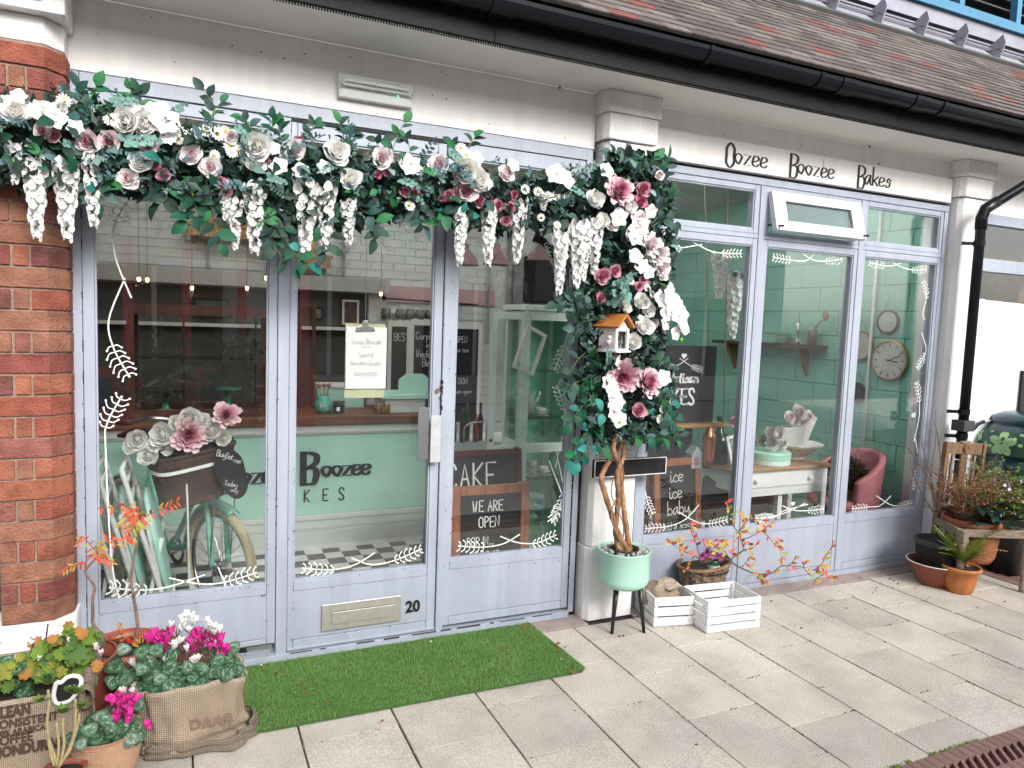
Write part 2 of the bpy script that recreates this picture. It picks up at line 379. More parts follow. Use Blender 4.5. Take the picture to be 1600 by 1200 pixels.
# ================================================================== ground
def speckle_slab():
    m_ = mat('concrete_slab', (.61, .56, .50), .85, .1, 3, .5, 160, col2=(.54, .49, .43), rand=.11)
    def fn(n, l, b):
        tc = [x for x in n if x.type == 'TEX_COORD'][0]
        geo = n.new('ShaderNodeNewGeometry')
        nz = n.new('ShaderNodeTexNoise'); nz.inputs['Scale'].default_value = 170; nz.inputs['Detail'].default_value = 2
        l.new(geo.outputs['Position'], nz.inputs['Vector'])
        mr = n.new('ShaderNodeMapRange'); mr.inputs[1].default_value = .3; mr.inputs[2].default_value = .6; mr.inputs[3].default_value = .62; mr.inputs[4].default_value = 1.08
        l.new(nz.outputs['Fac'], mr.inputs[0])
        n3 = n.new('ShaderNodeTexNoise'); n3.inputs['Scale'].default_value = 2.1; n3.inputs['Detail'].default_value = 5; n3.inputs['Roughness'].default_value = .65
        l.new(geo.outputs['Position'], n3.inputs['Vector'])
        m3 = n.new('ShaderNodeMapRange'); m3.inputs[1].default_value = .36; m3.inputs[2].default_value = .56; m3.inputs[3].default_value = .80; m3.inputs[4].default_value = 1.0
        l.new(n3.outputs['Fac'], m3.inputs[0])
        src = b.inputs['Base Color'].links[0].from_socket
        a = n.new('ShaderNodeVectorMath'); a.operation = 'SCALE'; l.new(src, a.inputs[0]); l.new(mr.outputs[0], a.inputs['Scale'])
        c = n.new('ShaderNodeVectorMath'); c.operation = 'SCALE'; l.new(a.outputs[0], c.inputs[0]); l.new(m3.outputs[0], c.inputs['Scale'])
        l.new(c.outputs[0], b.inputs['Base Color'])
    return tweak(m_, fn)
M_SLAB = speckle_slab()
M_JOINT = mat('sandy_joint', (.045, .038, .03), .95, .4, 30, .6, 90)
M_ASPH = mat('asphalt', (.045, .046, .05), .9, .3, 30, .8, 200, col2=(.07, .07, .072))
M_DRAIN = mat('red_drain_brick', (.27, .15, .13), .85, .25, 14, .5, 90, col2=(.20, .12, .105), rand=.12)
M_KERB = mat('pink_sill_stone', (.36, .29, .265), .85, .2, 12, .6, 120, col2=(.29, .235, .22))
M_MOSS = mat('moss', (.16, .24, .03), .9, .4, 40, 0, rand=.2)

MB().add([(-30,-10.3,-.02),(30,-10.3,-.02),(30,-2.3,-.02),(-30,-2.3,-.02)], [(0,1,2,3)]).build('lane', mat('pale_bounce_lane', (.50, .48, .45), .9, .15, 2, .4, 60), kind='structure', label='unseen pale lane behind the viewer, added to bounce light')  # unseen pale ground, added to bounce light up to the soffit
MB().add([(-60,-60,-.03),(60,-60,-.03),(60,60,-.03),(-60,60,-.03)], [(0,1,2,3)]).build('ground', M_ASPH, kind='structure', label='dark asphalt ground beyond the paving')
pav = T('pavement', (2, -.8, 0), 'buff concrete slab paving with dark open joints', None, kind='structure')
MB().add([(-2.6,-1.765,-.012),(8.4,-1.765,-.012),(8.4,.04,-.012),(-2.6,.04,-.012)], [(0,1,2,3)]).build('joint_bed', M_JOINT, pav)
colx = [-2.4,-2.0,-1.6,-1.19,-.79,-.38,.02,.4275,.829,1.23,1.63,2.025,2.429,2.823,3.21,3.62,4.037,4.44,4.85,5.26,5.67,6.08,6.5]
for i in range(len(colx)-1):
    odd = (i % 2 == 0)   # column 1.63..2.025 is i=10
    ys = [-.14, -.555, -.97, -1.385, -1.757] if odd else [-.14, -.345, -.76, -1.17, -1.585, -1.757]
    for j in range(len(ys)-1):
        x0, x1, y1, y0 = colx[i], colx[i+1], ys[j], ys[j+1]
        g = .0036; mb = MB(); n_ = 5; dz = R(-.0015, .0015)
        # slab with very slightly uneven arrises
        def P(a, b, z): return (x0+g+(x1-x0-2*g)*a, y0+g*1.3+(y1-y0-2.6*g)*b, z)
        edge = [(k/n_, 0) for k in range(n_)]+[(1, k/n_) for k in range(n_)]+[(1-k/n_, 1) for k in range(n_)]+[(0, 1-k/n_) for k in range(n_)]
        tl = [R(-.0018, .0018) for _ in range(4)]
        top = []; bot = []
        for a, b in edge:
            z = dz+tl[0]*a+tl[1]*b; ja, jb = R(-.005, .005), R(-.005, .005)
            top.append(P(a+(.004 if a < .01 else -.004 if a > .99 else 0)+ja*.4, b+(.004 if b < .01 else -.004 if b > .99 else 0)+jb*.4, z)); bot.append(P(a+ja*.5, b+jb*.5, z-.006))
        low = [(p[0], p[1], -.02) for p in bot]; N = len(edge)
        mb.add(top+bot+low, [tuple(range(N))]+[(k+N, (k+1) % N+N, (k+1) % N, k) for k in range(N)]+[(k+2*N, (k+1) % N+2*N, (k+1) % N+N, k+N) for k in range(N)])
        mb.build('slab', M_SLAB, pav)
# sill strip against the shopfronts
for x0, x1 in [(-.45, .42), (.424, 1.32), (1.324, 2.13), (2.45, 3.3), (3.304, 4.2), (4.204, 5.17)]:
    MB().box((x0, -.134, -.02), (x1, .02, .004)).build('sill_stone', M_KERB, pav, bevel=.004)
# moss and grit in joints
mb = MB()
for _ in range(900):
    if random.random() < .6:
        i = random.choice([9, 10, 11, 12, 13, 14, 15, 16, 17, 18, 8, 7]); x = colx[i]+R(-.004, .004); y = random.choice([-.34, -.55, -.76, -.97, -1.17, -1.38, -1.6])+random.gauss(0, .05)
    else:
        i = random.choice(range(6, 18)); odd = i % 2 == 0; y = random.choice([-.14, -.555, -.97, -1.385] if odd else [-.345, -.76, -1.17])+R(-.004, .004); c = random.Random(i*7+int(-y*50)).uniform(colx[i], colx[i+1]); x = c+random.gauss(0, .03)
    s = R(.002, .006); a = R(0, 3)
    mb.add([(x-s*math.cos(a), y-s*math.sin(a), -.004), (x+s*math.cos(a), y+s*math.sin(a), -.004), (x+R(-s, s), y+R(-s, s), R(.001, .007))], [(0, 1, 2)])
for _ in range(1500):
    x = R(2.2, 5.6); y = -1.757+random.gauss(0, .006); s = R(.002, .007)
    if math.sin(x*5)+math.sin(x*13) < .2: continue
    mb.add([(x-s, y, -.002), (x+s, y+R(-s, s), -.002), (x+R(-s, s), y, R(.002, .009))], [(0, 1, 2)])
mb.build('joint_moss', M_MOSS, kind='stuff', label='yellow green moss growing in the paving joints')
# slotted brick drain channel
dr = T('drain_channel', (4, -1.76, 0), 'slotted red brick drain channel along the paving edge', None, kind='structure')
MB().box((1.2, -1.98, -.10), (8, -1.765, -.06)).build('channel_base', M_DARK, dr)
x = 1.5; db = None
while x < 6.6:
    if db is None:
        mb = MB(); mb.box((.002, -.065, -.055), (.047, -.002, 0)); mb.box((.002, -.208, -.055), (.047, -.15, 0))
        mb.prism([(-.03, -.155), (-.012, -.155), (.060, -.06), (.042, -.06)], (0, 0, -.05), (1, 0, 0), (0, 1, 0), (0, 0, .049))
        db = mb.mesh('drain_brick', M_DRAIN)
    inst(db, 'drain_brick', dr, (x, -1.763, 0)); x += .049
dr2 = T('drain_channel', (5.45, -.9, 0), 'slotted brick drain running out from beside the wooden chair', None, kind='structure')
MB().box((5.40, -1.755, -.002), (5.56, .2, .001)).build('channel_base', M_DARK, dr2)
y = -1.75
rm = Matrix.Rotation(PI/2, 3, 'Z')
while y < .1:
    inst(db, 'drain_brick', dr2, (5.375, y, .006), rm); y += .049

# ================================================================== brick pier (left)
def brickmat():
    cols = [(.32,.092,.058),(.34,.12,.07),(.26,.075,.06),(.35,.16,.10),(.20,.07,.06),(.37,.13,.075),(.29,.105,.085),(.30,.135,.085)]
    m_ = mat('red_brick', (1, 1, 1), .85, .25, 14, .9, 110, col2=(.62, .56, .55), objc=cols)
    return m_
M_BRICK = brickmat()
M_MORTAR = mat('mortar', (.38, .255, .19), .95, .25, 20, .8, 150, col2=(.29, .20, .155))
pier = T('brick_pier', (-.56, -.05, 0), 'red brick pier with white painted base left of the shopfront', 'brick pier')
def outline(ex, x0=-.69):   # chamfered plan, pushed out by ex
    return [(x0, .05), (x0, -.18-ex), (-.505+ex*.4, -.18-ex), (-.442+ex, -.105-ex*.4), (-.442+ex, .05)]
MB().prism(outline(-.008), (0, 0, .40), (1, 0, 0), (0, 1, 0), (0, 0, 2.36)).build('mortar_core', M_MORTAR, pier)
z = .425; hC = .0862
for c in range(27):
    za, zb = z+c*hC, z+c*hC+hC-.0095
    def br(pts, nm='brick'):
        MB().prism([(p[0], p[1]) for p in pts], (0, 0, za+R(-.001, .001)), (1, 0, 0), (0, 1, 0), (0, 0, zb-za)).build(nm, M_BRICK, pier, bevel=.0018)
    e = R(0, .003)
    if c % 2 == 0:
        br([(-.688, .0), (-.688, -.18-e), (-.505, -.18-e), (-.442+e, -.105), (-.442+e, .0)])
    else:
        br([(-.688, 0), (-.688, -.18-e), (-.633, -.18-e), (-.633, 0)])
        e2 = R(0, .003)
        br([(-.622, 0), (-.622, -.18-e2), (-.571, -.18-e2), (-.571, 0)])
        e3 = R(0, .003)
        br([(-.561, 0), (-.561, -.18-e3), (-.505, -.18-e3), (-.442+e3, -.105), (-.442+e3, 0)])
MB().prism(outline(.012, -.73), (0, 0, 0), (1, 0, 0), (0, 1, 0), (0, 0, .418)).build('plinth', M_WHITE, pier, bevel=.008)
MB().prism(outline(-.004), (0, 0, 2.757), (1, 0, 0), (0, 1, 0), (0, 0, .10)).build('capital', M_WHITE, pier, bevel=.003)
MB().box((-.80, -.235, 2.86), (-.425, 0, 3.03)).box((-.60, -.25, 2.90), (-.50, -.236, 3.028)).build('capital_block', M_WHITE, pier, bevel=.004)
side = MB().box((-1.6, -.12, 0), (-.74, .1, 3.03)).build('white_pier', M_WHITE, loc=(-1.2, 0, 0), label='white painted wall at the far left edge beside the bricks', cat='wall')

# ================================================================== building shell
shop = T('shop_building', (2.4, 1.5, 0), 'single storey shop building with tiled roof and white fascia band', 'building')
MB().box((-1.6, .005, 2.728), (2.11, .30, 3.03)).build('fascia_wall', M_FASCIA, shop)
MB().box((2.45, .005, 2.728), (5.16, .30, 3.03)).build('fascia_wall', M_FASCIA, shop)
MB().box((5.45, .005, 2.70), (9, .30, 3.03)).build('fascia_wall', M_FASCIA, shop)
xs = [-1.6, -.62, 1.842, 4.33, 6.8, 9]
for i in range(5):
    MB().box((xs[i]+.0015, -.405, 3.031), (xs[i+1]-.0015, .005, 3.043)).build('soffit_board', M_SOFFIT, shop)
xs = [-1.6, 1.30, 4.0, 6.6, 9]
for i in range(4):
    MB().box((xs[i]+.001, -.43, 3.018), (xs[i+1]-.001, -.406, 3.20)).build('eaves_board', M_FBLACK, shop, bevel=.002)
# ventilator strip with small teeth under the eaves board
mb = MB(); x = -.2
while x < 6:
    mb.box((x, -.409, 3.0105), (x+.006, -.400, 3.0175)); x += .012
mb.build('vent_comb', M_FBLACK, shop)
MB().box((-1.6, .3, 3.06), (9, 4, 3.09)).build('ceiling_deck', M_DARK, shop)
# roof: plain tiles, one strip per course made of single tiles
PR = math.radians(40); RD = Vector((0, math.cos(PR), math.sin(PR))); RN = Vector((0, -math.sin(PR), math.cos(PR)))
E0 = Vector((0, -.49, 3.225))
tcols = [(.12,.10,.093),(.15,.125,.118),(.09,.075,.072),(.14,.115,.107),(.08,.064,.062),(.11,.09,.086),(.10,.078,.073),(.12,.096,.09),(.18,.155,.145),(.09,.072,.068),(.20,.06,.05),(.17,.145,.14),(.14,.115,.105),(.155,.13,.12)]
M_TILE = mat('clay_roof_tile', (1, 1, 1), .8, .3, 9, .5, 60, col2=(.7, .68, .68), objc=tcols)
M_TILEB = mat('clay_roof_tile_far', (.14, .115, .11), .85, .3, 9, .5, 60)
M_TSHADE = mat('tile_edge_shade', (.022, .016, .016), .9, .3, 9)  # front faces painted dark as the shadow under each tile course
tm = MB().box((-.081, .0, .006), (.081, .13, .016)).box((-.081, -.002, -.006), (.081, .01, .0095), 1).mesh('roof_tile', [M_TILE, M_TSHADE])
Mroof = Matrix(((1, 0, 0), tuple(RD), tuple(RN))).transposed()
rf = T('tiled_roof', (3.5, 0, 3.2), 'weathered red brown plain tile roof above the gutter', 'roof')
MB().prism([(1.0, -.012), (8.2, -.012), (8.2, 1.45), (1.0, 1.45)], E0-RN*.02, (1, 0, 0), RD, -RN*.02).build('roof_deck', M_DARK, rf)
NR = 16; cnt = 0; rest = MB(); gauge = 1.42/NR
for r in range(NR):
    x0 = 1.30+(.082 if r % 2 else 0); k = 0
    while x0+k*.164 < 8.1:
        x = x0+k*.164; k += 1
        p = E0+RD*(r*gauge)+RN*(.004+R(-.0005, .0005))+V(x, 0, 0)
        tilt = Matrix.Rotation(-.07+R(-.004, .004), 3, 'X')
        # visible part of the roof in this view
        lim = 1.55+.30*r/NR*3
        if cnt < 300 and x > 1.4+r*.18 and x < 4.7+r*.16:
            inst(tm, 'roof_tile', rf, p, Mroof@tilt); cnt += 1
        else:
            M3 = Mroof@tilt
            rest.add([p+M3@Vector(q) for q in [(-.08,0,0),(.08,0,0),(.08,.13,0),(-.08,.13,0),(-.08,0,.013),(.08,0,.013),(.08,.13,.013),(-.08,.13,.013)]],
                     [(4,5,6,7),(1,2,6,5),(3,0,4,7)], random.choice([0]*15+[1]))
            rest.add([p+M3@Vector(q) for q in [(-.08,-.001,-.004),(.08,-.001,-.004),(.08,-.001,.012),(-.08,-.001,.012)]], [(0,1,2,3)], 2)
M_TILER = mat('red_roof_tile', (.22, .055, .045), .8, .3, 9, .5, 60)
rest.build('outer_tiles', [M_TILEB, M_TILER, M_TSHADE], rf, kind='stuff')
# eaves lead strip
M_LEAD = mat('lead_flashing', (.30, .30, .36), .5, .15, 4, .2, 30, metal=.2, col2=(.25, .25, .30))
M_LEADD = mat('grey_ridge', (.10, .10, .105), .7, .2, 5)
q = E0+RD*1.43+RN*.01
MB().prism([(1.0, 0), (9, 0), (9, .07), (1.0, .07)], q, (1, 0, 0), RD, RN*.03).build('verge_strip', M_LEADD, rf)
fl = T('roof_flashing', tuple(q+V(4, 0, 0)), 'lead flashing sheet with row of small metal snow guard brackets', 'flashing')
MB().prism([(1.2, .07), (9, .07), (9, .16), (1.2, .16)], q, (1, 0, 0), RD, RN*.02).build('lower_lead', mat('pale_lead', (.55, .55, .55), .5, .2, 5), fl)
MB().prism([(1.2, .17), (9, .17), (9, .19), (1.2, .19)], q+RN*.04, (1, 0, 0), RD, RN*.02).prism([(1.2, .20), (9, .20), (9, .50), (1.2, .50)], q+RN*.03, (1, 0, 0), RD, RN*.01).build('upper_lead', M_LEAD, fl)
MB().prism([(1.2, .12), (9, .12), (9, .13), (1.2, .13)], q+RN*.075, (1, 0, 0), RD, RN*.012).build('snow_rail', M_LEADD, fl)
bm_ = MB().prism([(0, 0), (.18, 0), (.12, .17), (.05, .13)], (0, 0, 0), RD, RN, (.012, 0, 0)).box((-.02, 0, 0), (.03, .04, .01)).mesh('guard_bracket', M_LEAD)
for i in range(12): inst(bm_, 'guard_bracket', fl, q+RD*.06+RN*.02+V(3.55-1.0+.5*i, 0, 0))
# upper louvred window band
lou = T('louvre_window', (7, 1.3, 4.8), 'bright blue framed louvre window at the top right corner', 'window')
M_BLUE = mat('blue_paint', (.055, .21, .35), .45, .15, 8, .2, 80); M_LOUV = mat('grey_louvre', (.20, .20, .21), .5, .2, 6)
MB().box((4.8, 1.22, 4.70), (9.5, 1.4, 4.83)).build('sill', M_LEAD, lou)
MB().box((4.8, 1.18, 4.835), (9.5, 1.26, 4.92)).build('bottom_rail', M_BLUE, lou)
for x in (5.6, 6.75, 7.62, 8.6):
    MB().box((x, 1.185, 4.92), (x+.07, 1.255, 6.2)).build('post', M_BLUE, lou)
MB().box((4.8, 1.36, 4.84), (9.5, 1.4, 6.2)).build('backing', M_DARK, lou)
for k in range(12):
    MB().obox((7.15, 1.30, 4.99+k*.10), (4.7, .10, .008), Matrix.Rotation(.6, 3, 'X')).build('louvre_blade', M_LOUV, lou)

# gutter and downpipe
gut = T('gutter', (3, -.5, 3.15), 'long black half round gutter under the roof tiles', 'gutter')
def gsec(r, a0=-PI, a1=0, n=10): return [(r*math.cos(a0+(a1-a0)*i/n), r*math.sin(a0+(a1-a0)*i/n)) for i in range(n+1)]
GC = (-.495, 3.175)
def gpiece(x0, x1, r):
    o = gsec(r); i_ = gsec(r-.004)[::-1]
    return MB().prism(o+i_, (x0, GC[0], GC[1]), (0, 1, 0), (0, 0, 1), (x1-x0, 0, 0))
for x0, x1 in [(-1.6, 1.3), (1.3, 4.0), (4.0, 6.7), (6.7, 9)]: gpiece(x0+.002, x1-.002, .062).build('gutter_length', M_BLACK, gut, smooth=False)
for x in (3.44, 1.3, 4.05): gpiece(x-.06, x+.06, .069).build('gutter_union', M_BLACK, gut, bevel=.002)
for x in (.62, 2.45, 3.22, 4.25, 5.2): gpiece(x-.012, x+.012, .070).build('gutter_bracket', M_BLACK, gut)
dp = T('downpipe', (5.22, -.22, 0), 'black downpipe fixed to the right white pillar', 'downpipe')
pA = at(1540, 345, 1, -.22)
px_, py_ = 5.20, -.22
pts = [(px_, py_, .85), (px_, py_, 2.60), (px_+.015, py_-.01, 2.66), (px_+.06, py_-.04, 2.70), (px_+.45, py_-.24, 3.0), (px_+.5, py_-.27, 3.08), (px_+.5, py_-.27, 3.14)]
MB().tube(pts, .034, 14).build('pipe', M_BLACK, dp, smooth=True)
MB().tube([(px_, py_, 2.52), (px_, py_, 2.60), (px_+.018, py_-.01, 2.665), (px_+.09, py_-.05, 2.725)], .040, 14).build('elbow', M_BLACK, dp, smooth=True)
MB().tube([(px_, py_, .25), (px_, py_, .84)], .034, 12).build('lower_pipe', M_BLACK, dp, smooth=True)
for z in (2.42, 1.20, 1.02):
    MB().tube([(px_, py_, z-.02), (px_, py_, z+.02)], .039, 14).bar((px_-.10, py_+.06, z), (px_-.02, py_+.02, z), .018, .024).build('pipe_clip', M_BLACK, dp)
MB().box((px_-.06, py_-.05, 1.06), (px_+.06, py_+.05, 1.14)).build('diverter_box', mat('grey_plastic', (.05, .05, .055), .5), dp, bevel=.004)
MB().tube(smoothpts([(px_+.05, py_, 1.09), (px_+.12, py_, 1.07), (px_+.22, py_+.03, 1.10), (px_+.36, py_+.08, 1.11)], 5), .014, 8).build('diverter_hose', M_BLACK, dp, smooth=True)

# ================================================================== white pillars
def pillar(x0, x1, label, yf=-.09):
    p = T('pillar', ((x0+x1)/2, -.02, 0), label, 'pillar')
    c = .022
    def pl(e): return [(x0-e, .2), (x0-e, yf-e+.04), (x0-e+c, yf-e), (x1+e, yf-e), (x1+e, .2)]
    MB().prism(pl(.01), (0, 0, 0), (1, 0, 0), (0, 1, 0), (0, 0, .44)).build('pillar_base', M_WHITE, p, bevel=.006)
    MB().prism(pl(0), (0, 0, .444), (1, 0, 0), (0, 1, 0), (0, 0, 2.32)).build('shaft', M_WHITE, p, bevel=.004)
    MB().prism(pl(.020), (0, 0, 2.77), (1, 0, 0), (0, 1, 0), (0, 0, .14)).build('capital', M_WHITE, p, bevel=.004)
    MB().prism(pl(.034), (0, 0, 2.912), (1, 0, 0), (0, 1, 0), (0, 0, .117)).build('capital_top', M_WHITE, p, bevel=.004)
    return p
pm = pillar(2.135, 2.435, 'middle white pillar behind the flower column, slatted near its top')
pr_ = pillar(5.17, 5.45, 'right white pillar carrying the black downpipe')
for a, b in [((2.25, 2.40), (2.40, 2.76)), ((2.17, 2.45), (2.33, 2.755)), ((2.32, 2.40), (2.20, 2.72)), ((2.43, 2.50), (2.32, 2.70)), ((2.30, 2.66), (2.20, 2.745)), ((2.42, 2.66), (2.30, 2.42))]:
    MB().bar((a[0], -.094-R(0, .006), a[1]), (b[0], -.094-R(0, .006), b[1]), .020, .006, up=(0, 1, 0)).build('trellis_slat', M_WPAINT, pm, bevel=.001)
# screw heads, small stains and hairline marks on the fascia, as on old painted board
rg = random.Random(5); mb = MB()
for _ in range(46):
    x = rg.uniform(-.4, 5.1); z = rg.uniform(2.75, 3.0)
    if 2.1 < x < 2.5: continue
    if x > 2.47 and z < 2.9: z = rg.uniform(2.905, 3.0)
    s_ = rg.uniform(.0012, .0032); mb.box((x-s_, .0025, z-s_), (x+s_, .0048, z+s_*rg.uniform(.5, 2)))
for x in (1.87, 2.43, 4.28): mb.ball((x, -.002, 3.026), .008, 6, 4)
mb.build('fascia_marks', mat('old_mark', (.16, .13, .11), .9), shop, kind='stuff')
# emergency light
el_ = T('emergency_light', tuple(at(585, 145, 1, -.03)), 'long white emergency bulkhead light on the fascia over the door', 'wall light')
a0 = at(531, 118, 1, 0); a1 = at(641, 168, 1, 0)
X0, X1, Z0, Z1 = .668, 1.035, 2.782, 2.892
M_DIFF = glass('light_diffuser', (.97, .98, .98), 1.2, .6, .2)
MB().box((X0, -.03, Z0), (X1, .004, Z1)).build('light_body', M_WPAINT, el_, bevel=.006)
MB().box((X0+.006, -.075, Z0+.006), (X1-.006, -.0305, Z1-.006)).build('diffuser', M_DIFF, el_, bevel=.008)
MB().box((X0+.02, -.055, Z0+.05), (X1-.02, -.045, Z0+.06)).build('tube_holder', mat('grey_gear', (.45, .46, .47), .4), el_)
MB().tube([(X0+.03, -.05, Z0+.075), (X1-.03, -.05, Z0+.075)], .008, 8).build('tube', mat('lamp_tube', (.8, .82, .82), .3), el_)
MB().ball((X1-.09, -.078, Z0+.03), .004).build('charge_led', emit('green_led', (.05, 1, .35), 3), el_)
for x in (X0+.008, X1-.008): MB().ball((x, -.055, Z0+.055), .008).build('screw_boss', M_STEEL, el_)
# sign board with lettering over the right-hand bay
sg = T('sign_board', (3.8, -.01, 2.73), 'white sign board lettered Oozee Boozee Bakes in black script', 'sign')
MB().box((2.47, -.022, 2.729), (3.842, .003, 2.9)).build('board_panel', M_FASCIA, sg, bevel=.0015)
MB().box((3.846, -.022, 2.729), (5.14, .003, 2.9)).build('board_panel', M_FASCIA, sg, bevel=.0015)
for tx, x0, z0, x1 in [('Oozee', 3.03, 2.762, 3.37), ('Boozee', 3.555, 2.762, 3.955), ('Bakes', 4.17, 2.762, 4.50)]:
    mb = MB(); wd = write(mb, tx[0], (x0, -.023, z0-.026), (1, 0, 0), (0, 0, 1), .145, .11, callig=True)
    wd2 = (wd*.62); n0 = MB(); W2 = write(n0, tx[1:], (0, 0, 0), (1, 0, 0), (0, 0, 1), .10, .13, .10, callig=True)
    hh = .10*(x1-x0-wd2)/W2
    write(mb, tx[1:], (x0+wd2+.012, -.023, z0+.003), (1, 0, 0), (0, 0, 1), min(hh, .13), .105, .08, callig=True)
    mb.build('lettering', M_INK, sg)

# ================================================================== shopfront frames
def frontbox(parent, nm, x0, x1, z0, z1, y0=0, y1=.07, b=.0025, m_=None):
    if x1-x0 < .002 or z1-z0 < .0008: return None
    return MB().box((x0, y0, z0), (x1, y1, z1)).build(nm, m_ or M_FRAME, parent, bevel=b)
L = T('shopfront', (.4, .03, 0), 'lavender painted glazed shopfront with garland across its top', 'shopfront')
g = .0016
frontbox(L, 'jamb', -.452, -.408, .045, 2.722, -.004); frontbox(L, 'window_stile', -.408+g, -.362, .10, 2.655, .004)
frontbox(L, 'head_rail', -.408+g, 2.065, 2.66, 2.722, -.002)
frontbox(L, 'mullion', .4026, .455, .0, 2.655, -.006)
frontbox(L, 'mullion', 1.236, 1.275, .02, 2.655, -.010)
frontbox(L, 'jamb', 2.060, 2.098, .03, 2.722, -.004)
frontbox(L, 'edge_gap', 2.099, 2.134, 0, 2.722, .03, m_=M_DARK); frontbox(L, 'edge_gap', -.462, -.453, .4, 2.722, .0, m_=M_DARK)
frontbox(L, 'sill_bar', -.45, 2.06, .006, .043, -.018)
# sashes: (x0,x1 glass, zbottom, ztop)
def sash(parent, gx0, gx1, gz0, gz1, ox0, ox1, oz0, oz1, pz0=None, pz1=None, y=.006):
    frontbox(parent, 'stile', ox0, gx0, oz0, oz1, y); frontbox(parent, 'stile', gx1, ox1, oz0, oz1, y)
    frontbox(parent, 'top_rail', gx0+g, gx1-g, gz1, oz1, y)
    if pz0 is None: frontbox(parent, 'bottom_rail', gx0+g, gx1-g, oz0, gz0, y)
    else:
        frontbox(parent, 'middle_rail', gx0+g, gx1-g, pz1, gz0, y); frontbox(parent, 'bottom_rail', gx0+g, gx1-g, oz0, pz0, y)
        frontbox(parent, 'kick_panel', gx0-.002, gx1+.002, pz0+.0022, pz1-.0022, y+.0045)
    # glazing bead, chipped putty line
    for a in [((gx0, gz0), (gx1, gz0+.010)), ((gx0, gz1-.010), (gx1, gz1)), ((gx0, gz0+.0105), (gx0+.009, gz1-.0105)), ((gx1-.009, gz0+.0105), (gx1, gz1-.0105))]:
        frontbox(parent, 'glazing_bead', a[0][0]+.0005, a[1][0]-.0005, a[0][1]+.0005, a[1][1]-.0005, y+.008, .028, .001)
    return MB().box((gx0-.003, .030, gz0-.003), (gx1+.003, .036, gz1+.003)).build('glass_pane', GLASS, parent)
paneW = sash(L, -.362, .360, .402, 2.60, -.362+.0, .401, .10, 2.655, .095+.03, .352)
dor = T('shop_door', (.85, .03, 0), 'lavender door with letter plate and black number 20', 'door')
paneD = sash(dor, .485, 1.185, .404, 2.57, .457, 1.232, .05, 2.64, .10, .355, y=.002)
pane3 = sash(L, 1.312, 2.016, .425, 2.58, 1.277, 2.058, .06, 2.655, .105, .372, y=.002)
frontbox(dor, 'weather_bar', .457, 1.232, .05, .062, -.006)
lp = MB().box((.626, -.006, .126), (1.042, .0015, .266)).build('letter_plate', M_NICKEL, dor, bevel=.003)
ORG[lp] = ORG[dor]
MB().box((.675, -.010, .158), (1.008, -.0065, .222)).build('letter_flap', M_NICKEL, lp, bevel=.003)
MB().box((.672, -.0075, .2225), (1.011, -.0062, .2245)).build('flap_slot', M_DARK, lp)
fonttext('20', .088, (1.068, -.0005, .165), (1, 0, 0), (0, 0, 1), M_INK, 'house_number', dor, bold=.0022, sx=.92)
hd = MB().box((1.165, -.055, .985), (1.222, -.048, 1.235)).build('pull_plate', mat('dull_aluminium', (.46, .47, .49), .5, .15, 20), dor, bevel=.003)
MB().box((1.10, -.038, 1.0), (1.160, -.034, 1.275)).build('back_plate', mat('grey_metal_plate', (.16, .165, .17), .45, metal=.3), dor, bevel=.002)
MB().box((1.185, -.047, 1.03), (1.205, .0, 1.06)).box((1.185, -.047, 1.17), (1.205, 0, 1.2)).build('handle_post', M_STEEL, dor)
MB().lathe([(.0001, 0), (.012, 0), (.012, .008), (.0001, .008)], (1.212, -.0, 1.36), 12, 0, Matrix.Rotation(PI/2, 3, 'X')).build('lock_cylinder', M_BRASS, dor)
mb = MB()
for _ in range(26): 
    z = R(1.24, 1.42); x = 1.2335+R(-.006, .006); s = R(.002, .007); mb.box((x-s*.5, -.0122, z-s*1.4), (x+s*.5, -.0102, z+s*1.4))
mb.build('paint_chips', M_DARK, dor)

# worn black sealant lines and paint chips on the frames
rg = random.Random(11); mb = MB()
x = -.40
while x < 2.04:
    l_ = rg.uniform(.02, .16)
    if rg.random() < (.35 if x < .8 else .75): h_ = rg.uniform(.0015, .0035); mb.box((x, -.0215, .0435-h_), (min(x+l_, 2.05), -.0175, .0435+h_))
    x += l_+rg.uniform(.01, .07)
mb.build('sill_gap', M_DARK, L, kind='stuff')
mb = MB(); z = .05
while z < 1.75:
    l_ = rg.uniform(.02, .09); w_ = rg.uniform(.0015, .0042); mb.box((2.0590-w_, -.0052, z), (2.0590+w_, .006, z+l_)); z += l_+rg.uniform(0, .012)
z = .35
while z < 2.4:
    l_ = rg.uniform(.01, .07); w_ = rg.uniform(.0006, .0018); mb.box((-.4072-w_, -.0052, z), (-.4072+w_, .005, z+l_)); z += l_+rg.uniform(.02, .20)
x = .5
while x < 1.22: 
    l_ = rg.uniform(.05, .2); mb.box((x, -.0035, 2.642), (x+l_, .01, 2.655)); x += l_
mb.build('open_gap', M_DARK, L, kind='stuff')
mb = MB()
for _ in range(150):
    zc = rg.uniform(.05, 2.6); xc = rg.choice([-.408, .4022, .456, 1.235, 1.276, .36, .484, 2.098, 1.311])+rg.gauss(0, .0022); s = rg.uniform(.0008, .0026)
    mb.box((xc-s, -.0108, zc-s*rg.uniform(.6, 2.5)), (xc+s, -.0096, zc+s*rg.uniform(.6, 2.5)))
for _ in range(60):
    zc = rg.choice([.352, .402, .06, .1])+rg.gauss(0, .002); xc = rg.uniform(-.4, 2.05); s = rg.uniform(.0008, .002); mb.box((xc-s*2, .0005, zc-s), (xc+s*2, .0035, zc+s))
mb.build('small_chips', mat('old_undercoat', (.07, .07, .075), .8), L, kind='stuff')

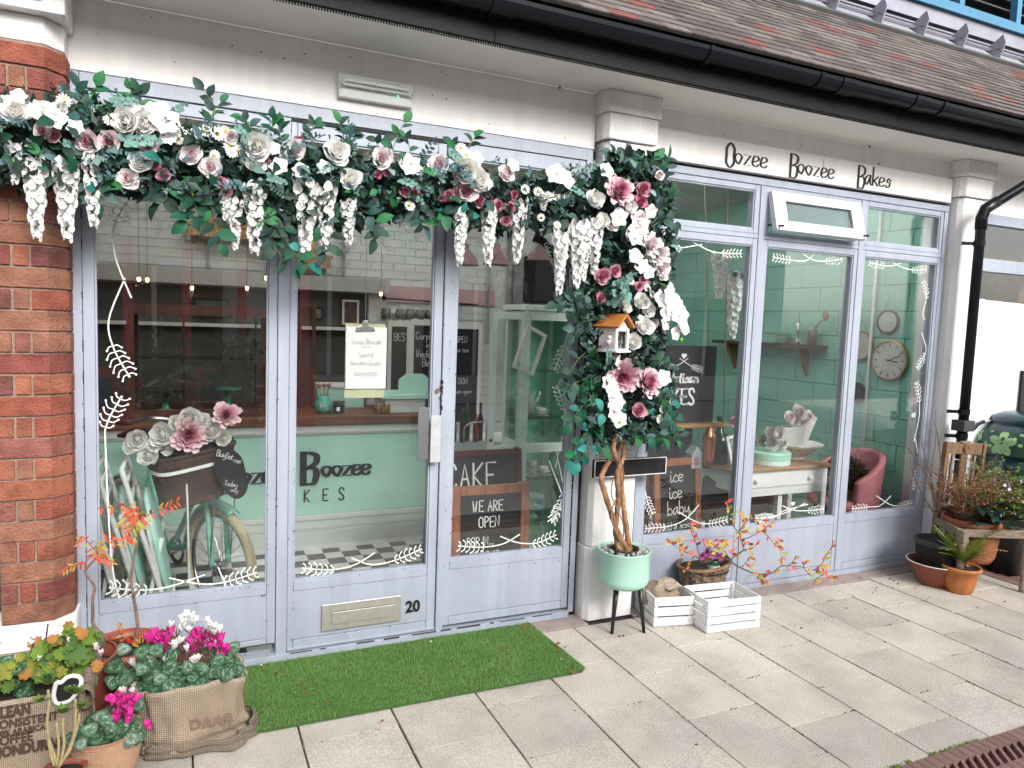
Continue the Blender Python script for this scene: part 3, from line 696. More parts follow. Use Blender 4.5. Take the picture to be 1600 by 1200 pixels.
# right-hand bay
Rb = T('shopfront', (3.8, .03, 0), 'lavender painted window bay with open vent under the sign board', 'shopfront')
frontbox(Rb, 'head_rail', 2.50, 5.155, 2.665, 2.708, -.004)
frontbox(Rb, 'head_gap', 2.50, 5.155, 2.7095, 2.727, .015, m_=M_DARK)
frontbox(Rb, 'sill_bar', 2.45, 5.16, .004, .035, -.016)
frontbox(Rb, 'jamb', 2.50, 2.548, .037, 2.663, -.002); frontbox(Rb, 'jamb', 5.115, 5.155, .037, 2.663, -.002)
frontbox(Rb, 'mullion', 3.345, 3.39, .037, 2.663, -.004); frontbox(Rb, 'mullion', 4.25, 4.29, .037, 2.663, -.004)
for (a, b, c, d, hasup) in [(2.575, 3.305, 2.549, 3.344, 1), (3.43, 4.215, 3.391, 4.249, 0), (4.325, 5.085, 4.291, 5.114, 1)]:
    pn = sash(Rb, a, b, .435, 2.283, c, d, .037, 2.325, .085, .382, y=.002)
    frontbox(Rb, 'transom', c, d, 2.327, 2.355, -.001)
    if hasup: sash(Rb, a, b, 2.385, 2.628, c, d, 2.357, 2.663, y=.004)
# open top-hung vent
vt = T('vent_window', (3.82, -.05, 2.6), 'small white framed vent window standing open at its bottom', 'window')
for nm, bx in [('surround', [((3.391, .002, 2.357), (3.43, .07, 2.663)), ((4.21, .002, 2.357), (4.249, .07, 2.663)), ((3.4305, .002, 2.357), (4.2095, .07, 2.375)), ((3.4305, .002, 2.64), (4.2095, .07, 2.663))])]:
    for lo, hi in bx: MB().box(lo, hi).build(nm, M_FRAME, vt, bevel=.002)
th = math.radians(15); Mv = Matrix.Rotation(-th, 3, 'X'); hg = Vector((0, -.012, 2.628))
M_VENT = mat('upvc_white', (.62, .64, .69), .3, .05, 5)
def vb(x0, x1, z0, z1, y0, y1, nm, m_):
    c = hg+Mv@Vector(((x0+x1)/2, (y0+y1)/2, (z0+z1)/2)); mb = MB().obox(c, (x1-x0, y1-y0, z1-z0), Mv); mb.build(nm, m_, vt, bevel=.003)
H = .262; xa, xb = 3.405, 4.205
vb(xa, xb, -.062, 0, -.02, .02, 'vent_rail', M_VENT); vb(xa, xb, -H, -H+.068, -.02, .02, 'vent_rail', M_VENT)
vb(xa, xa+.105, -H+.0685, -.0625, -.02, .02, 'vent_stile', M_VENT); vb(xb-.105, xb, -H+.0685, -.0625, -.02, .02, 'vent_stile', M_VENT)
vb(xa+.1, xb-.1, -H+.06, -.055, -.004, .004, 'vent_pane', glass('frosted_vent_glass', (.80, .88, .88), 1.5, 3.5, .05))
for x in (xa+.02, xb-.02): MB().bar((x, .0, 2.42), (x, -.13, 2.40), .012, .012).build('stay_arm', M_DARK, vt)

# painted sprigs on the glass
U, W_, N = V(1, 0, 0), V(0, 0, 1), V(0, -1, 0)
YD = .0285
def sprigs(name_parent, lst, w=.006, leaf=.043):
    for pts in lst:
        P = [at(a, b, 1, YD) for a, b in pts]; o = V(0, YD, 0)
        mb = MB(); vine(mb, [(p.x, p.z) for p in P], o, U, W_, N, w, leaf, 6); mb.build('sprig_decal', M_DECAL, name_parent)
sprigs(L, [[(205, 465), (180, 400), (180, 350), (208, 300)], [(195, 435), (170, 500), (178, 545), (202, 588)], [(192, 950), (175, 880), (165, 700), (168, 660), (190, 620)]], .0062, .055)
sprigs(L, [[(320, 898), (262, 917), (215, 922), (172, 918)], [(265, 903), (310, 912), (350, 910), (400, 895)]], .006, .05)
sprigs(L, [[(240, 305), (255, 312), (280, 318), (320, 313), (345, 300)]], .006, .045)
sprigs(dor, [[(585, 864), (555, 882), (520, 890), (474, 888)], [(550, 872), (580, 882), (615, 876), (658, 858)], [(560, 330), (600, 352), (650, 350), (670, 340)]])
sprigs(L, [[(812, 835), (785, 850), (750, 855), (717, 853)], [(782, 838), (810, 848), (840, 848), (868, 836)], [(884, 425), (890, 500), (882, 540), (866, 578)], [(868, 730), (882, 660), (880, 630), (870, 603)], [(858, 720), (884, 790), (876, 790), (862, 816)], [(868, 700), (880, 760), (878, 780), (866, 812)], [(720, 350), (745, 362), (765, 360), (790, 340)]])
sprigs(Rb, [[(1092, 789), (1070, 812), (1045, 822), (1008, 826)], [(1060, 800), (1090, 816), (1110, 818), (1136, 812)], [(1005, 738), (1007, 760), (1012, 785), (1020, 803)],
            [(1097, 382), (1060, 388), (1045, 390), (1036, 390)], [(1082, 378), (1110, 392), (1135, 396), (1158, 396)],
            [(1262, 788), (1225, 798), (1210, 808), (1183, 810)], [(1222, 790), (1240, 797), (1260, 798), (1287, 795)], [(1258, 786), (1230, 800), (1205, 807), (1180, 809)],
            [(1272, 396), (1260, 407), (1240, 407), (1208, 402)], [(1252, 395), (1270, 406), (1290, 408), (1315, 405)],
            [(1410, 410), (1395, 415), (1380, 415), (1358, 410)], [(1392, 408), (1410, 418), (1430, 422), (1447, 420)],
            [(1445, 500), (1442, 490), (1448, 460), (1442, 440)], [(1440, 520), (1447, 545), (1442, 560), (1433, 575)], [(1428, 690), (1436, 650), (1436, 620), (1432, 598)],
            [(1392, 775), (1375, 790), (1360, 792), (1332, 795)], [(1370, 775), (1390, 788), (1405, 790), (1425, 786)], [(1429, 680), (1434, 710), (1432, 730), (1428, 765)]], .0055, .036)
def heart(mb, c, s, o, u, v, n):
    pts = []
    for k in range(24):
        t = 2*PI*k/24; pts.append((16*math.sin(t)**3/17*s, (13*math.cos(t)-5*math.cos(2*t)-2*math.cos(3*t)-math.cos(4*t))/17*s))
    mb.add([o+u*(c[0]+p[0])+v*(c[1]+p[1])+n*.001 for p in pts], [tuple(range(24))[::-1]])
hp = at(1239, 787, 1, YD); mb = MB(); heart(mb, (hp.x, hp.z), .018, V(0, YD, 0), U, W_, N); mb.build('heart_decal', M_DECAL, Rb)
# ================================================================== interior shell
room = T('interior_room', (2, 2, 0), 'white brick and mint block walls of the shop interior', None, kind='structure')
YB = 3.5; XR = 5.2
M_WB = mat('white_painted_brick', (.62, .64, .64), .7, .08, 4, .4, 60, rand=.04)
M_INT = mat('interior_white', (.62, .62, .60), .7, .08, 3)
M_BACKD = mat('dark_kitchen_wall', (.085, .085, .085), .8, .2, 2)
MB().box((-2.2, YB+.01, 0), (XR, YB+.1, 3.05)).build('back_wall', M_WB, room)
# painted bricks of the back wall, upper part (visible above the counter opening)
wb = MB().box((0, -.006, 0), (.212, .01, .066)).mesh('wall_brick', M_WB)
nb = 0; rb_ = MB()
r = 0; z = 2.13
while z < 3.0:
    x = -.9+(.11 if r % 2 else 0)
    while x < 3.9:
        if nb < 260 and x > -.6: inst(wb, 'wall_brick', room, (x, YB+.004, z)); nb += 1
        else: rb_.box((x, YB-.002, z), (x+.212, YB+.012, z+.066))
        x += .224
    z += .078; r += 1
z = 2.13-.078
while z > .9:
    x = 1.86+(.11 if r % 2 else 0)
    while x < 4.4: rb_.box((x, YB-.002, z), (x+.212, YB+.012, z+.066)); x += .224
    z -= .078; r += 1
rb_.build('more_wall_bricks', M_WB, room, kind='stuff')
MB().box((-2.2, .3, 3.04), (XR+.1, YB+.1, 3.06)).build('ceiling', M_INT, room)
MB().box((-2.2, .07, 0), (-2.1, YB, 3.04)).build('side_wall', M_INT, room)
MB().box((-2.1, .075, 0), (-.46, .12, 3.04)).build('front_wall', M_DARK, room)
MB().box((-2.2, .08, -.028), (XR, YB, -.006)).build('floor_base', mat('dark_floor', (.05, .05, .052), .5), room)
# mint block side wall: single blocks
bl = {}
MB().box((XR+.012, .08, 0), (XR+.1, YB, 3.04)).build('side_wall', M_MINTD, room)
y0 = .09; r = 0; z = .0
while z < 3.0:
    y = .085-(.22 if r % 2 else 0)
    while y < YB:
        a, b = max(y, .085), min(y+.434, YB)
        if b-a > .03: MB().box((XR-.0, a, z), (XR+.03, b, min(z+.209, 3.03))).build('wall_block', M_MINTD, room, bevel=.004)
        y += .44
    z += .215; r += 1
# dark kitchen opening behind the counter
MB().box((-.95, YB-.04, 0), (1.62, YB-.012, 1.96)).build('opening_back', M_BACKD, room)
MB().box((1.63, YB-.10, 0), (1.80, YB-.01, 2.0)).build('opening_jamb', M_INT, room)
MB().box((-.95, YB-.22, 1.97), (1.80, YB-.004, 2.10)).build('opening_beam', mat('grey_white_beam', (.36, .36, .355), .6), room)
MB().box((-.95, YB-.16, 1.60), (1.62, YB-.045, 1.63)).build('back_shelf_edge', M_INT, room)
MB().box((1.81, YB-.02, 1.9), (3.0, YB-.004, 2.06)).build('pink_band', mat('pink_wall_paint', (.55, .35, .37), .7), room)
# checker floor
M_TW = mat('pale_vinyl_tile', (.60, .62, .61), .35, .08, 5, rand=.03); M_TB = mat('charcoal_vinyl_tile', (.028, .03, .033), .3, .2, 5)
tw = MB().box((.001, .001, -.006), (.126, .126, 0)).mesh('floor_tile', M_TW); tb = MB().box((.001, .001, -.006), (.126, .126, 0)).mesh('floor_tile', M_TB)
for i in range(-5, 13):
    for j in range(0, 15):
        x, y = .155+i*.127, 1.745-(j+1)*.127
        if y < .07: continue
        inst(tb if (i+j) % 2 == 0 else tw, 'floor_tile', room, (x, y, 0))
fl_ = [MB(), MB()]
for i in range(13, 40):
    for j in range(-14, 14):
        x, y = .155+i*.127, 1.745-(j+1)*.127
        if .07 < y < 3.4 and x < 5.05: fl_[(i+j) % 2].box((x+.001, y+.001, -.006), (x+.126, y+.126, 0))
fl_[0].build('dark_tiles', M_TB, room, kind='stuff'); fl_[1].build('pale_tiles', M_TW, room, kind='stuff')
# room lamps: warm bulbs over the counter, unseen ceiling fill added to brighten the room
M_BULB = emit('warm_bulb', (1, .62, .25), 22)
def pendant_bulb(p, label, w=.35):
    t_ = T('bulb_lamp', p, label, 'bulb', 'bare warm bulbs hanging over the counter')
    x, y, z = p
    MB().tube([(x, y, z+.03), (x, y, 3.04)], .002, 5).build('flex', M_DARK, t_)
    MB().tube([(x, y, z+.012), (x, y, z+.04)], .010, 8).build('lamp_holder', M_BRASS, t_)
    MB().ball((x, y, z), .012, 10, 8, sc=(1, 1, 1.5)).build('bulb', M_BULB, t_, smooth=True)
    ld = bpy.data.lights.new('bulb_light', 'POINT'); ld.energy = w; ld.color = (1, .72, .42); ld.shadow_soft_size = .03
    lo = bpy.data.objects.new('bulb_light', ld); COL.objects.link(lo); lo.parent = t_; lo.location = (0, 0, -.04)
BL = ['leftmost bare bulb glowing over the dark kitchen', 'second bare bulb close beside the leftmost one', 'lower bare bulb at the middle of the left window', 'bare bulb left of the door mullion', 'small bulb just under the wood shelf by the mullion', 'tiny bulb right of the white beam end above the paper']
for (px, py), lb in zip([(217, 436), (230, 437), (300, 450), (386, 450), (416, 434), (595, 459)], BL):
    pendant_bulb(tuple(at(px, py, 1, 2.6)), lb)
M_FILL = emit('fill_glow', (1, .98, .95), 19.0)  # glow of the added fill lights, out of view under the ceiling
for i, (x, y) in enumerate([(.1, 1.2), (.1, 2.5), (1.9, 1.2), (1.9, 2.6), (3.8, 1.2), (3.9, 2.5), (2.9, .7), (.3, .45), (4.3, .5)]):
    t_ = T('fill_light', (x, y, 3.0), ['added fill light over the bicycle', 'added fill light behind the counter', 'added fill light over the green cabinet', 'added fill light at the back near the chalkboards', 'added fill light over the white table', 'added fill light in the far green corner', 'added fill light between the two bays', 'added fill light just inside the left window head', 'added fill light just inside the right window head'][i], 'fill light', 'unseen fill lights added inside the shop')
    MB().box((x-.5, y-.04, 3.0), (x+.5, y+.04, 3.035)).build('light_body', M_WPAINT, t_); MB().box((x-.49, y-.03, 2.985), (x+.49, y+.03, 2.999)).build('diffuser', M_FILL, t_)

# ================================================================== counter
ct = T('counter', (.6, 1.75, 0), 'mint panelled counter with thick wooden top and black lettering', 'counter')
YC = 1.74
M_COUNTW = mat('counter_white', (.63, .65, .64), .45, .05, 4)
MB().box((-.9, YC, .0), (1.745, YC+.55, .95)).build('carcass', M_COUNTW, ct)
MB().box((-.9, YC-.012, .265), (1.745, YC-.001, .855)).build('mint_panel', M_MINT, ct)
MB().box((-.9, YC-.020, .86), (1.745, YC-.001, .935)).box((-.9, YC-.032, .875), (1.745, YC-.0205, .895)).build('top_moulding', M_COUNTW, ct, bevel=.003)
MB().box((-.9, YC-.024, 0), (1.745, YC-.001, .145)).build('plinth_board', M_COUNTW, ct, bevel=.003)
MB().box((-.9, YC-.018, .146), (1.745, YC-.001, .225)).box((-.9, YC-.030, .2255), (1.745, YC-.001, .262)).build('skirting_moulding', M_COUNTW, ct, bevel=.004)
for a, b in [(-.9, .35), (.352, 1.15), (1.152, 1.80)]: MB().box((a, YC-.05, .937), (b, YC+.62, 1.0)).build('worktop', W_BENCH, ct, bevel=.004)
mb = MB(); wd = write(mb, 'B', (.78, YC-.013, .50), (1, .0, .0), (0, 0, 1), .23, .16, callig=True, th=.012)
write(mb, 'oozee', (.92, YC-.013, .55), (1, 0, 0), (0, 0, 1), .145, .16, .02, callig=True, th=.012); mb.build('script_lettering', M_INK, ct)
mb = MB(); write(mb, 'O', (.20, YC-.013, .47), (1, 0, 0), (0, 0, 1), .23, .12, callig=True, th=.012); write(mb, 'ozee', (.35, YC-.013, .525), (1, 0, 0), (0, 0, 1), .15, .16, .02, callig=True, th=.012); mb.build('script_lettering', M_INK, ct)
for ch, x in zip('BAKES', [at(a_, 790, 1, YC).x+.02 for a_ in (420, 449, 475, 504, 529)]):
    mb = MB(); write(mb, ch, (x-.02, YC-.013, .365), (1, 0, 0), (0, 0, 1), .088, .12, th=.006); mb.build('block_letter', M_INK, ct)

def thing_on(name, p, label, cat, group=None): return T(name, p, label, cat, group)
# glass display case on the counter
dc = T('display_case', (.1, 2.0, 1.0), 'mahogany framed glass display case on the counter with cake stands', 'display case')
for x in (-.36, .53): 
    for y in (1.80, 2.25): MB().box((x, y, 1.002), (x+.045, y+.04, 1.75)).build('frame_post', W_DARKM, dc, bevel=.002)
for z in (1.002, 1.70):
    for y in (1.80, 2.25): MB().box((-.314, y, z), (.529, y+.04, z+.05)).build('frame_rail', W_DARKM, dc, bevel=.002)
MB().box((-.36, 1.80, 1.751), (.575, 2.29, 1.775)).build('case_top', W_DARKM, dc)
MB().box((-.31, 1.818, 1.055), (.525, 1.822, 1.698)).build('front_pane', CLEAR, dc)
for x in (-.02, .45): MB().box((x, 1.84, 1.05), (x+.012, 1.852, 1.70)).build('inner_post', M_DARK, dc)
MB().box((-.30, 1.85, 1.40), (.52, 2.20, 1.408)).build('glass_shelf', CLEAR, dc); MB().box((-.30, 1.845, 1.400), (.52, 1.849, 1.409)).build('shelf_edge', M_DARK, dc)
M_JADE = mat('jade_ceramic', (.08, .30, .22), .25, .1, 8)
for i, (x, rr, hh, mt) in enumerate([(-.13, .13, .16, M_DARK), (.28, .09, .17, M_JADE)]):
    t_ = T('cake_stand', (x, 2.0, 1.002), ['cake stand with dark plate and jade foot inside the display case', 'smaller all jade cake stand inside the display case'][i], 'cake stand')
    MB().lathe([(.055, 0), (.05, .01), (.02, .05), (.018, hh-.03), (.03, hh)], (x, 2.0, 1.002), 20).build('foot', M_JADE, t_, smooth=True)
    MB().lathe([(.0001, hh), (rr, hh+.002), (rr, hh+.012), (.0001, hh+.012)], (x, 2.0, 1.002), 28).build('plate', mt, t_)
# second tall case frame
fr2 = T('tall_frame', (.87, 2.1, 1.0), 'tall narrow red wood frame standing behind the jars', 'wooden frame')
for x in (.80, .91): MB().box((x, 2.2, 1.002), (x+.025, 2.24, 1.80)).build('upright', W_DARKM, fr2)
MB().box((.80, 2.2, 1.801), (.935, 2.24, 1.83)).build('top_bar', W_DARKM, fr2)
# jar, tin, cake boxes
p = at(505, 660, 1, 1.9); x = p.x
j = T('jar', (x, 1.9, 1.001), 'round jade jar lettered Joy holding utensils on the counter', 'jar')
MB().lathe([(.0001, 0), (.05, 0), (.068, .04), (.066, .08), (.045, .115), (.046, .135), (.040, .135), (.038, .1)], (x, 1.9, 1.001), 24).build('body', mat('jade_jar', (.10, .42, .31), .35, .1, 5), j, smooth=True)
mb = MB(); write(mb, 'Joy'.replace('J', 'I'), (x-.035, 1.83, 1.05), (1, 0, 0), (0, 0, 1), .04, .10, .06); mb.build('lettering', M_CHALK, j)
for k in range(3): MB().tube([(x-.02+.02*k, 1.9, 1.10), (x-.03+.035*k, 1.9, 1.2)], .005, 6).ball((x-.03+.035*k, 1.9, 1.21), .018).build('spoon', W_OAK, j, smooth=True)
x = at(529, 660, 1, 1.88).x
j = T('tin', (x, 1.88, 1.001), 'small dark tin with white label beside the jade jar', 'tin')
MB().lathe([(.0001, 0), (.044, 0), (.044, .085), (.046, .09), (.0001, .09)], (x, 1.88, 1.001), 22).build('can', mat('dark_tin', (.07, .08, .08), .4), j)
MB().box((x-.025, 1.832, 1.02), (x-.002, 1.835, 1.05)).build('paper_label', M_PAPER, j)
j = T('cake_box', (1.62, 1.95, 1.001), 'white cake box with open mint lid on the counter by the door stile', 'cake box')
MB().box((1.40, 1.80, 1.002), (1.72, 2.15, 1.11)).build('box_base', M_COUNTW, j, bevel=.003)
MB().box((1.37, 1.78, 1.1105), (1.75, 2.18, 1.145)).build('box_lid', M_MINT, j, bevel=.003)
MB().prism([(0, 0), (.24, 0), (.24, .12), (.20, .155), (.06, .155), (0, .11)], (1.52, 1.86, 1.147), (1, 0, 0), (0, 0, 1), (0, .012, 0)).build('lid_back', M_MINT, j)
x = at(560, 610, 1, 2.2).x
j = T('cake_box', (1.05, 2.3, 1.001), 'low mint box behind the hanging paper on the counter', 'cake box')
MB().box((.95, 2.18, 1.002), (1.32, 2.5, 1.16)).build('box_base', M_MINT, j); MB().box((.96, 2.17, 1.161), (1.31, 2.5, 1.18)).build('box_lid', M_COUNTW, j)
for i in range(4):
    x = 1.335+.03*i; j = MB().lathe([(.0001, 0), (.014, 0), (.014, .07), (.009, .08), (.0001, .08)], (x, 1.76+.03*(i % 2), 1.001), 12).build('glass_vial', mat('amber_glass', (.35, .22, .12), .15), loc=(x, 1.78, 1.0), smooth=True, label=['first amber bottle left of the white cake box', 'second amber bottle from the left by the cake box', 'third amber bottle in the row by the cake box', 'amber bottle touching the white cake box'][i], cat='bottle', group='small amber bottles beside the cake box')
# coffee machine bits beyond door stile: dark appliances with bottles
bt = [('green', (.03, .09, .04), .26), ('clear', (.25, .26, .26), .22), ('brown', (.06, .03, .02), .27), ('green', (.02, .06, .03), .3), ('red', (.35, .03, .04), .2), ('dark', (.02, .02, .03), .28), ('pale', (.35, .33, .30), .2)]
MB().box((1.80, 1.5, 0), (2.55, 1.95, .80)).build('side_cupboard', M_COUNTW, loc=(2.1, 1.7, 0), label='low white cupboard carrying bottles beyond the door', cat='cupboard')
for i, (c, colr, h) in enumerate(bt):
    x = 1.83+.055*i; y = 1.53+.05*(i % 2)
    t_ = T('bottle', (x, y, .80), '%s bottle %s on the white cupboard' % (c, ['at the left end', 'second from the left', 'third from the left', 'tallest', 'with a red cap', 'beside the red capped one', 'at the right end'][i]), 'bottle', 'bottles on the white cupboard')
    MB().lathe([(.0001, 0), (.024, 0), (.024, h*.6), (.010, h*.78), (.010, h), (.0001, h)], (x, y, .801), 14).build('bottle_body', mat('bottle_'+c, colr, .12), t_, smooth=True)
    MB().tube([(x, y, .8+h), (x, y, .8+h+.018)], .011, 8).build('cap', mat('cap_red', (.5, .03, .05), .4) if i in (1, 4) else M_DARK, t_)
MB().tube(smoothpts([(1.93, 1.46, .80), (1.93, 1.46, .92), (2.0, 1.46, .96), (2.2, 1.46, .965), (2.3, 1.46, .96)], 5), .007, 7).build('rail_handle', M_STEEL, loc=(2, 1.46, .8), smooth=True, label='chrome hoop handle in front of the bottles', cat='handle')

# shelves on back wall
def bshelf(x0, x1, z, label, jars):
    t_ = T('wall_shelf', ((x0+x1)/2, 3.4, z), label, 'shelf')
    MB().box((x0, 3.28, z), (x1, YB-.01, z+.03)).build('board', W_OAK, t_); MB().box((x0+.02, 3.29, z-.09), (x1-.02, 3.31, z-.001)).build('front_board', W_OAK, t_)
    for x in (x0+.05, x1-.08): MB().box((x, 3.30, z-.14), (x+.025, YB-.01, z-.0915)).build('bracket', W_DARKSH, t_)
    for i, (dx, lb) in enumerate(jars):
        x = x0+dx; MB().lathe([(.0001, 0), (.05, 0), (.055, .02), (.055, .11), (.04, .13), (.04, .15), (.0001, .15)], (x, 3.37, z+.031), 16).build('jar', mat('buff_jar', (.45, .30, .15), .35), loc=(x, 3.37, z+.031), smooth=True, label=lb, cat='jar', group='jars on the back wall shelves')
p = at(290, 345, 1, 3.3); q = at(395, 355, 1, 3.3)
bshelf(p.x, q.x+.25, p.z-.03, 'wooden wall shelf high at the back seen under the garland', [(.2, 'small jar on the left end of the higher back shelf'), (.45, 'small jar further right on the higher back shelf')])
p = at(425, 398, 1, 3.3); q = at(520, 402, 1, 3.3)
bshelf(p.x, q.x, p.z, 'wooden wall shelf at the back right of the door mullion', [(.15, 'buff jar left on the shelf right of the mullion'), (.36, 'buff jar right on the shelf right of the mullion')])
# pictures in the dark kitchen
for i, (px, py, w_, h_, lb) in enumerate([(548, 488, .16, .24, 'dark framed picture left of the hanging paper'), (497, 490, .09, .12, 'tiny dark picture in the kitchen beside the red frame'), (330, 480, .30, .16, 'green lettered plaque on the kitchen wall behind the case')]):
    p = at(px, py, 1, 3.4); t_ = T('picture', tuple(p), lb, 'picture')
    MB().box((p.x-w_/2, 3.40, p.z-h_/2), (p.x+w_/2, 3.42, p.z+h_/2)).build('picture_frame', M_DARK if i else M_DWHITE, t_)
    MB().box((p.x-w_/2+.02, 3.395, p.z-h_/2+.02), (p.x+w_/2-.02, 3.399, p.z+h_/2-.02)).build('print', mat('print%s' % 'abc'[i], [(.12, .05, .04), (.2, .2, .17), (.07, .13, .09)][i], .6, .6, 20), t_)
# conduit pipes on the white wall
for i, (px, lb) in enumerate([(325, 'thin grey conduit on the back wall in the left window'), (538, 'thin conduit on the back wall left of the door stile'), (765, 'grey conduit nearest the door on the white wall'), (797, 'thicker middle conduit on the white wall'), (805, 'right conduit beside the thicker one')]):
    p = at(px, 430, 1, 3.46); z0 = 2.1 if i < 2 else 1.5
    MB().tube([(p.x, 3.46, z0), (p.x, 3.46, 3.03)], .014 if i != 3 else .018, 8).box((p.x-.03, 3.44, 2.35), (p.x+.03, 3.49, 2.38)).build('conduit', mat('grey_conduit', (.30, .31, .31), .45), loc=(p.x, 3.46, z0), smooth=False, label=lb, cat='conduit')
p = at(855, 460, 1, 3.3)
MB().box((p.x-.2, 3.2, 1.96), (p.x+.22, YB-.01, 2.45)).build('speaker', M_DARK, loc=(p.x, 3.3, 1.96), bevel=.006, label='black loudspeaker box high on the back wall by the cabinet', cat='loudspeaker')
# jar rail
jr = T('jar_rail', (1.95, 3.4, 1.9), 'black rail with a row of hanging wire bound jars', 'jar rail')
pa, pb = at(600, 466, 1, 3.38), at(690, 474, 1, 3.38)
MB().tube([pa, pb+V(.4, 0, 0)], .010, 8).ball(pa, .022).build('rail', M_DARK, jr, smooth=True)
for px in (603, 625, 641, 656, 671):
    p = at(px, 490, 1, 3.38)
    MB().lathe([(.0001, 0), (.045, 0), (.05, .05), (.042, .10), (.0001, .10)], (p.x, 3.38, 1.73), 12).build('hanging_jar', mat('smoky_glass', (.16, .15, .12), .25, .4, 30), jr, smooth=True)
# chalkboard screens, scalloped white frames
def screen(pxa, pxb, ytop, ybot, label, lines, Y=3.0):
    a, b = at(pxa, ytop, 1, Y), at(pxb, ytop, 1, Y); z1 = a.z; z0 = at(pxa, ybot, 1, Y).z; x0, x1 = a.x, b.x
    t_ = T('menu_board', ((x0+x1)/2, Y, z0), label, 'chalkboard')
    MB().box((x0, Y, z0), (x1, Y+.02, z1)).build('board', M_BOARD, t_)
    f = .035
    for lo, hi in [((x0-f, Y-.01, z0), (x0, Y+.025, z1)), ((x1, Y-.01, z0), (x1+f, Y+.025, z1))]: MB().box(lo, hi).build('frame_side', M_DWHITE, t_)
    n = 24; top = [(x0-f+(x1-x0+2*f)*k/n, z1+.045+.018*abs(math.sin(k/n*PI*3))) for k in range(n+1)]
    MB().prism([(x0-f, z1)]+top+[(x1+f, z1)], (0, Y-.01, 0), (1, 0, 0), (0, 0, 1), (0, .03, 0)).build('scalloped_top', M_DWHITE, t_)
    mb = MB()
    for tx, px, py, h in lines:
        p = at(px, py, 1, Y); write(mb, tx, (p.x, Y-.002, p.z), (1, 0, 0), (0, 0, 1), h, .07, .03)
    if lines: mb.build('chalk_writing', M_CHALK, t_)
screen(647, 686, 508, 660, 'chalkboard lettered Corporate events, Weddings, Birthdays, Wholesale', [('Corporate', 650, 530, .07), ('events', 666, 543, .05), ('Weddings', 650, 558, .07), ('Birthdays', 660, 572, .07), ('Wholesale', 650, 598, .075)])
screen(612, 636, 510, 640, 'narrow chalkboard to the left of the Corporate events board', [('BEST', 616, 532, .07)])
screen(697, 748, 513, 660, 'chalkboard with cupcake doodles right of the door stile', [('OPEN', 712, 535, .06), ('for tea', 712, 550, .045), ('OOH', 716, 600, .06), ('yum yum', 708, 615, .05)])
# pink pendants
M_PINKSH = mat('dusty_pink_shade', (.22, .12, .125), .5, .1, 6)
for i, (px, lb) in enumerate([(727, 'left pink dome pendant lamp behind the door mullion'), (776, 'middle pink dome pendant lamp, the largest in view'), (843, 'right pink dome pendant lamp half behind the garland')]):
    p = at(px, 414, 1, 2.0); t_ = T('pendant_lamp', (p.x, 2.0, 2.2), lb, 'pendant lamp', 'pink dome pendants')
    z = [2.19, 2.21, 2.27][i]
    MB().lathe([(.115, 0), (.11, .01), (.095, .05), (.055, .10), (.03, .13), (.025, .17), (.012, .175)], (p.x, 2.0, z), 24).build('lamp_shade', M_PINKSH, t_, smooth=True, solid=.002)
    MB().tube([(p.x, 2.0, z+.17), (p.x, 2.0, 3.04)], .003, 5).build('flex', M_DARK, t_)
# mint glazed cabinet with crockery
CX0, CX1, CY0, CY1 = 2.10, 2.48, .80, 1.14
cb = T('glass_cabinet', (2.2, .95, 0), 'tall pale mint cabinet with glass doors and tea cups', 'cabinet')
Ma = M_MINTL
ang = Matrix.Rotation(0, 3, 'Z')
cs = .04
for x, y in [(CX0, CY0), (CX1-cs, CY0), (CX0-.0, CY1-cs), (CX1-cs, CY1-cs)]: MB().box((x, y, .02), (x+cs, y+cs, 1.82)).build('corner_post', Ma, cb, bevel=.002)
MB().box((CX0-.02, CY0-.02, 1.821), (CX1+.02, CY1+.02, 1.86)).build('cabinet_top', Ma, cb, bevel=.004)
MB().box((CX0, CY0, .0), (CX1, CY1, .08)).build('cabinet_base', Ma, cb)
for z in (.84, 1.755, .085):
    MB().box((CX0+cs+.001, CY0+.002, z), (CX1-cs-.001, CY0+.03, z+.062)).build('front_rail', Ma, cb, bevel=.002)
    MB().box((CX0+.002, CY0+cs+.001, z), (CX0+.03, CY1-cs-.001, z+.062)).build('side_rail', Ma, cb, bevel=.002)
MB().box((CX0+cs, CY0+.012, .15), (CX1-cs, CY0+.015, .838)).box((CX0+cs, CY0+.012, .905), (CX1-cs, CY0+.015, 1.753)).build('front_glass', CLEAR, cb)
MB().box((CX0+.012, CY0+cs, .905), (CX0+.015, CY1-cs, 1.753)).build('side_glass', CLEAR, cb)
MB().box((CX0+.03, CY1-.012, .08), (CX1-.002, CY1-.002, 1.82)).box((CX1-.012, CY0+cs, .08), (CX1-.002, CY1-.013, 1.82)).build('back_panel', mat('mint_cabinet_back', (.30, .62, .50), .5, .1, 5), cb)
for z in (.34, .64, 1.07, 1.40): MB().box((CX0+.02, CY0+.03, z), (CX1-.02, CY1-.02, z+.006)).build('glass_shelf', glass('green_shelf_glass', (.75, .92, .85), 1.5), cb)
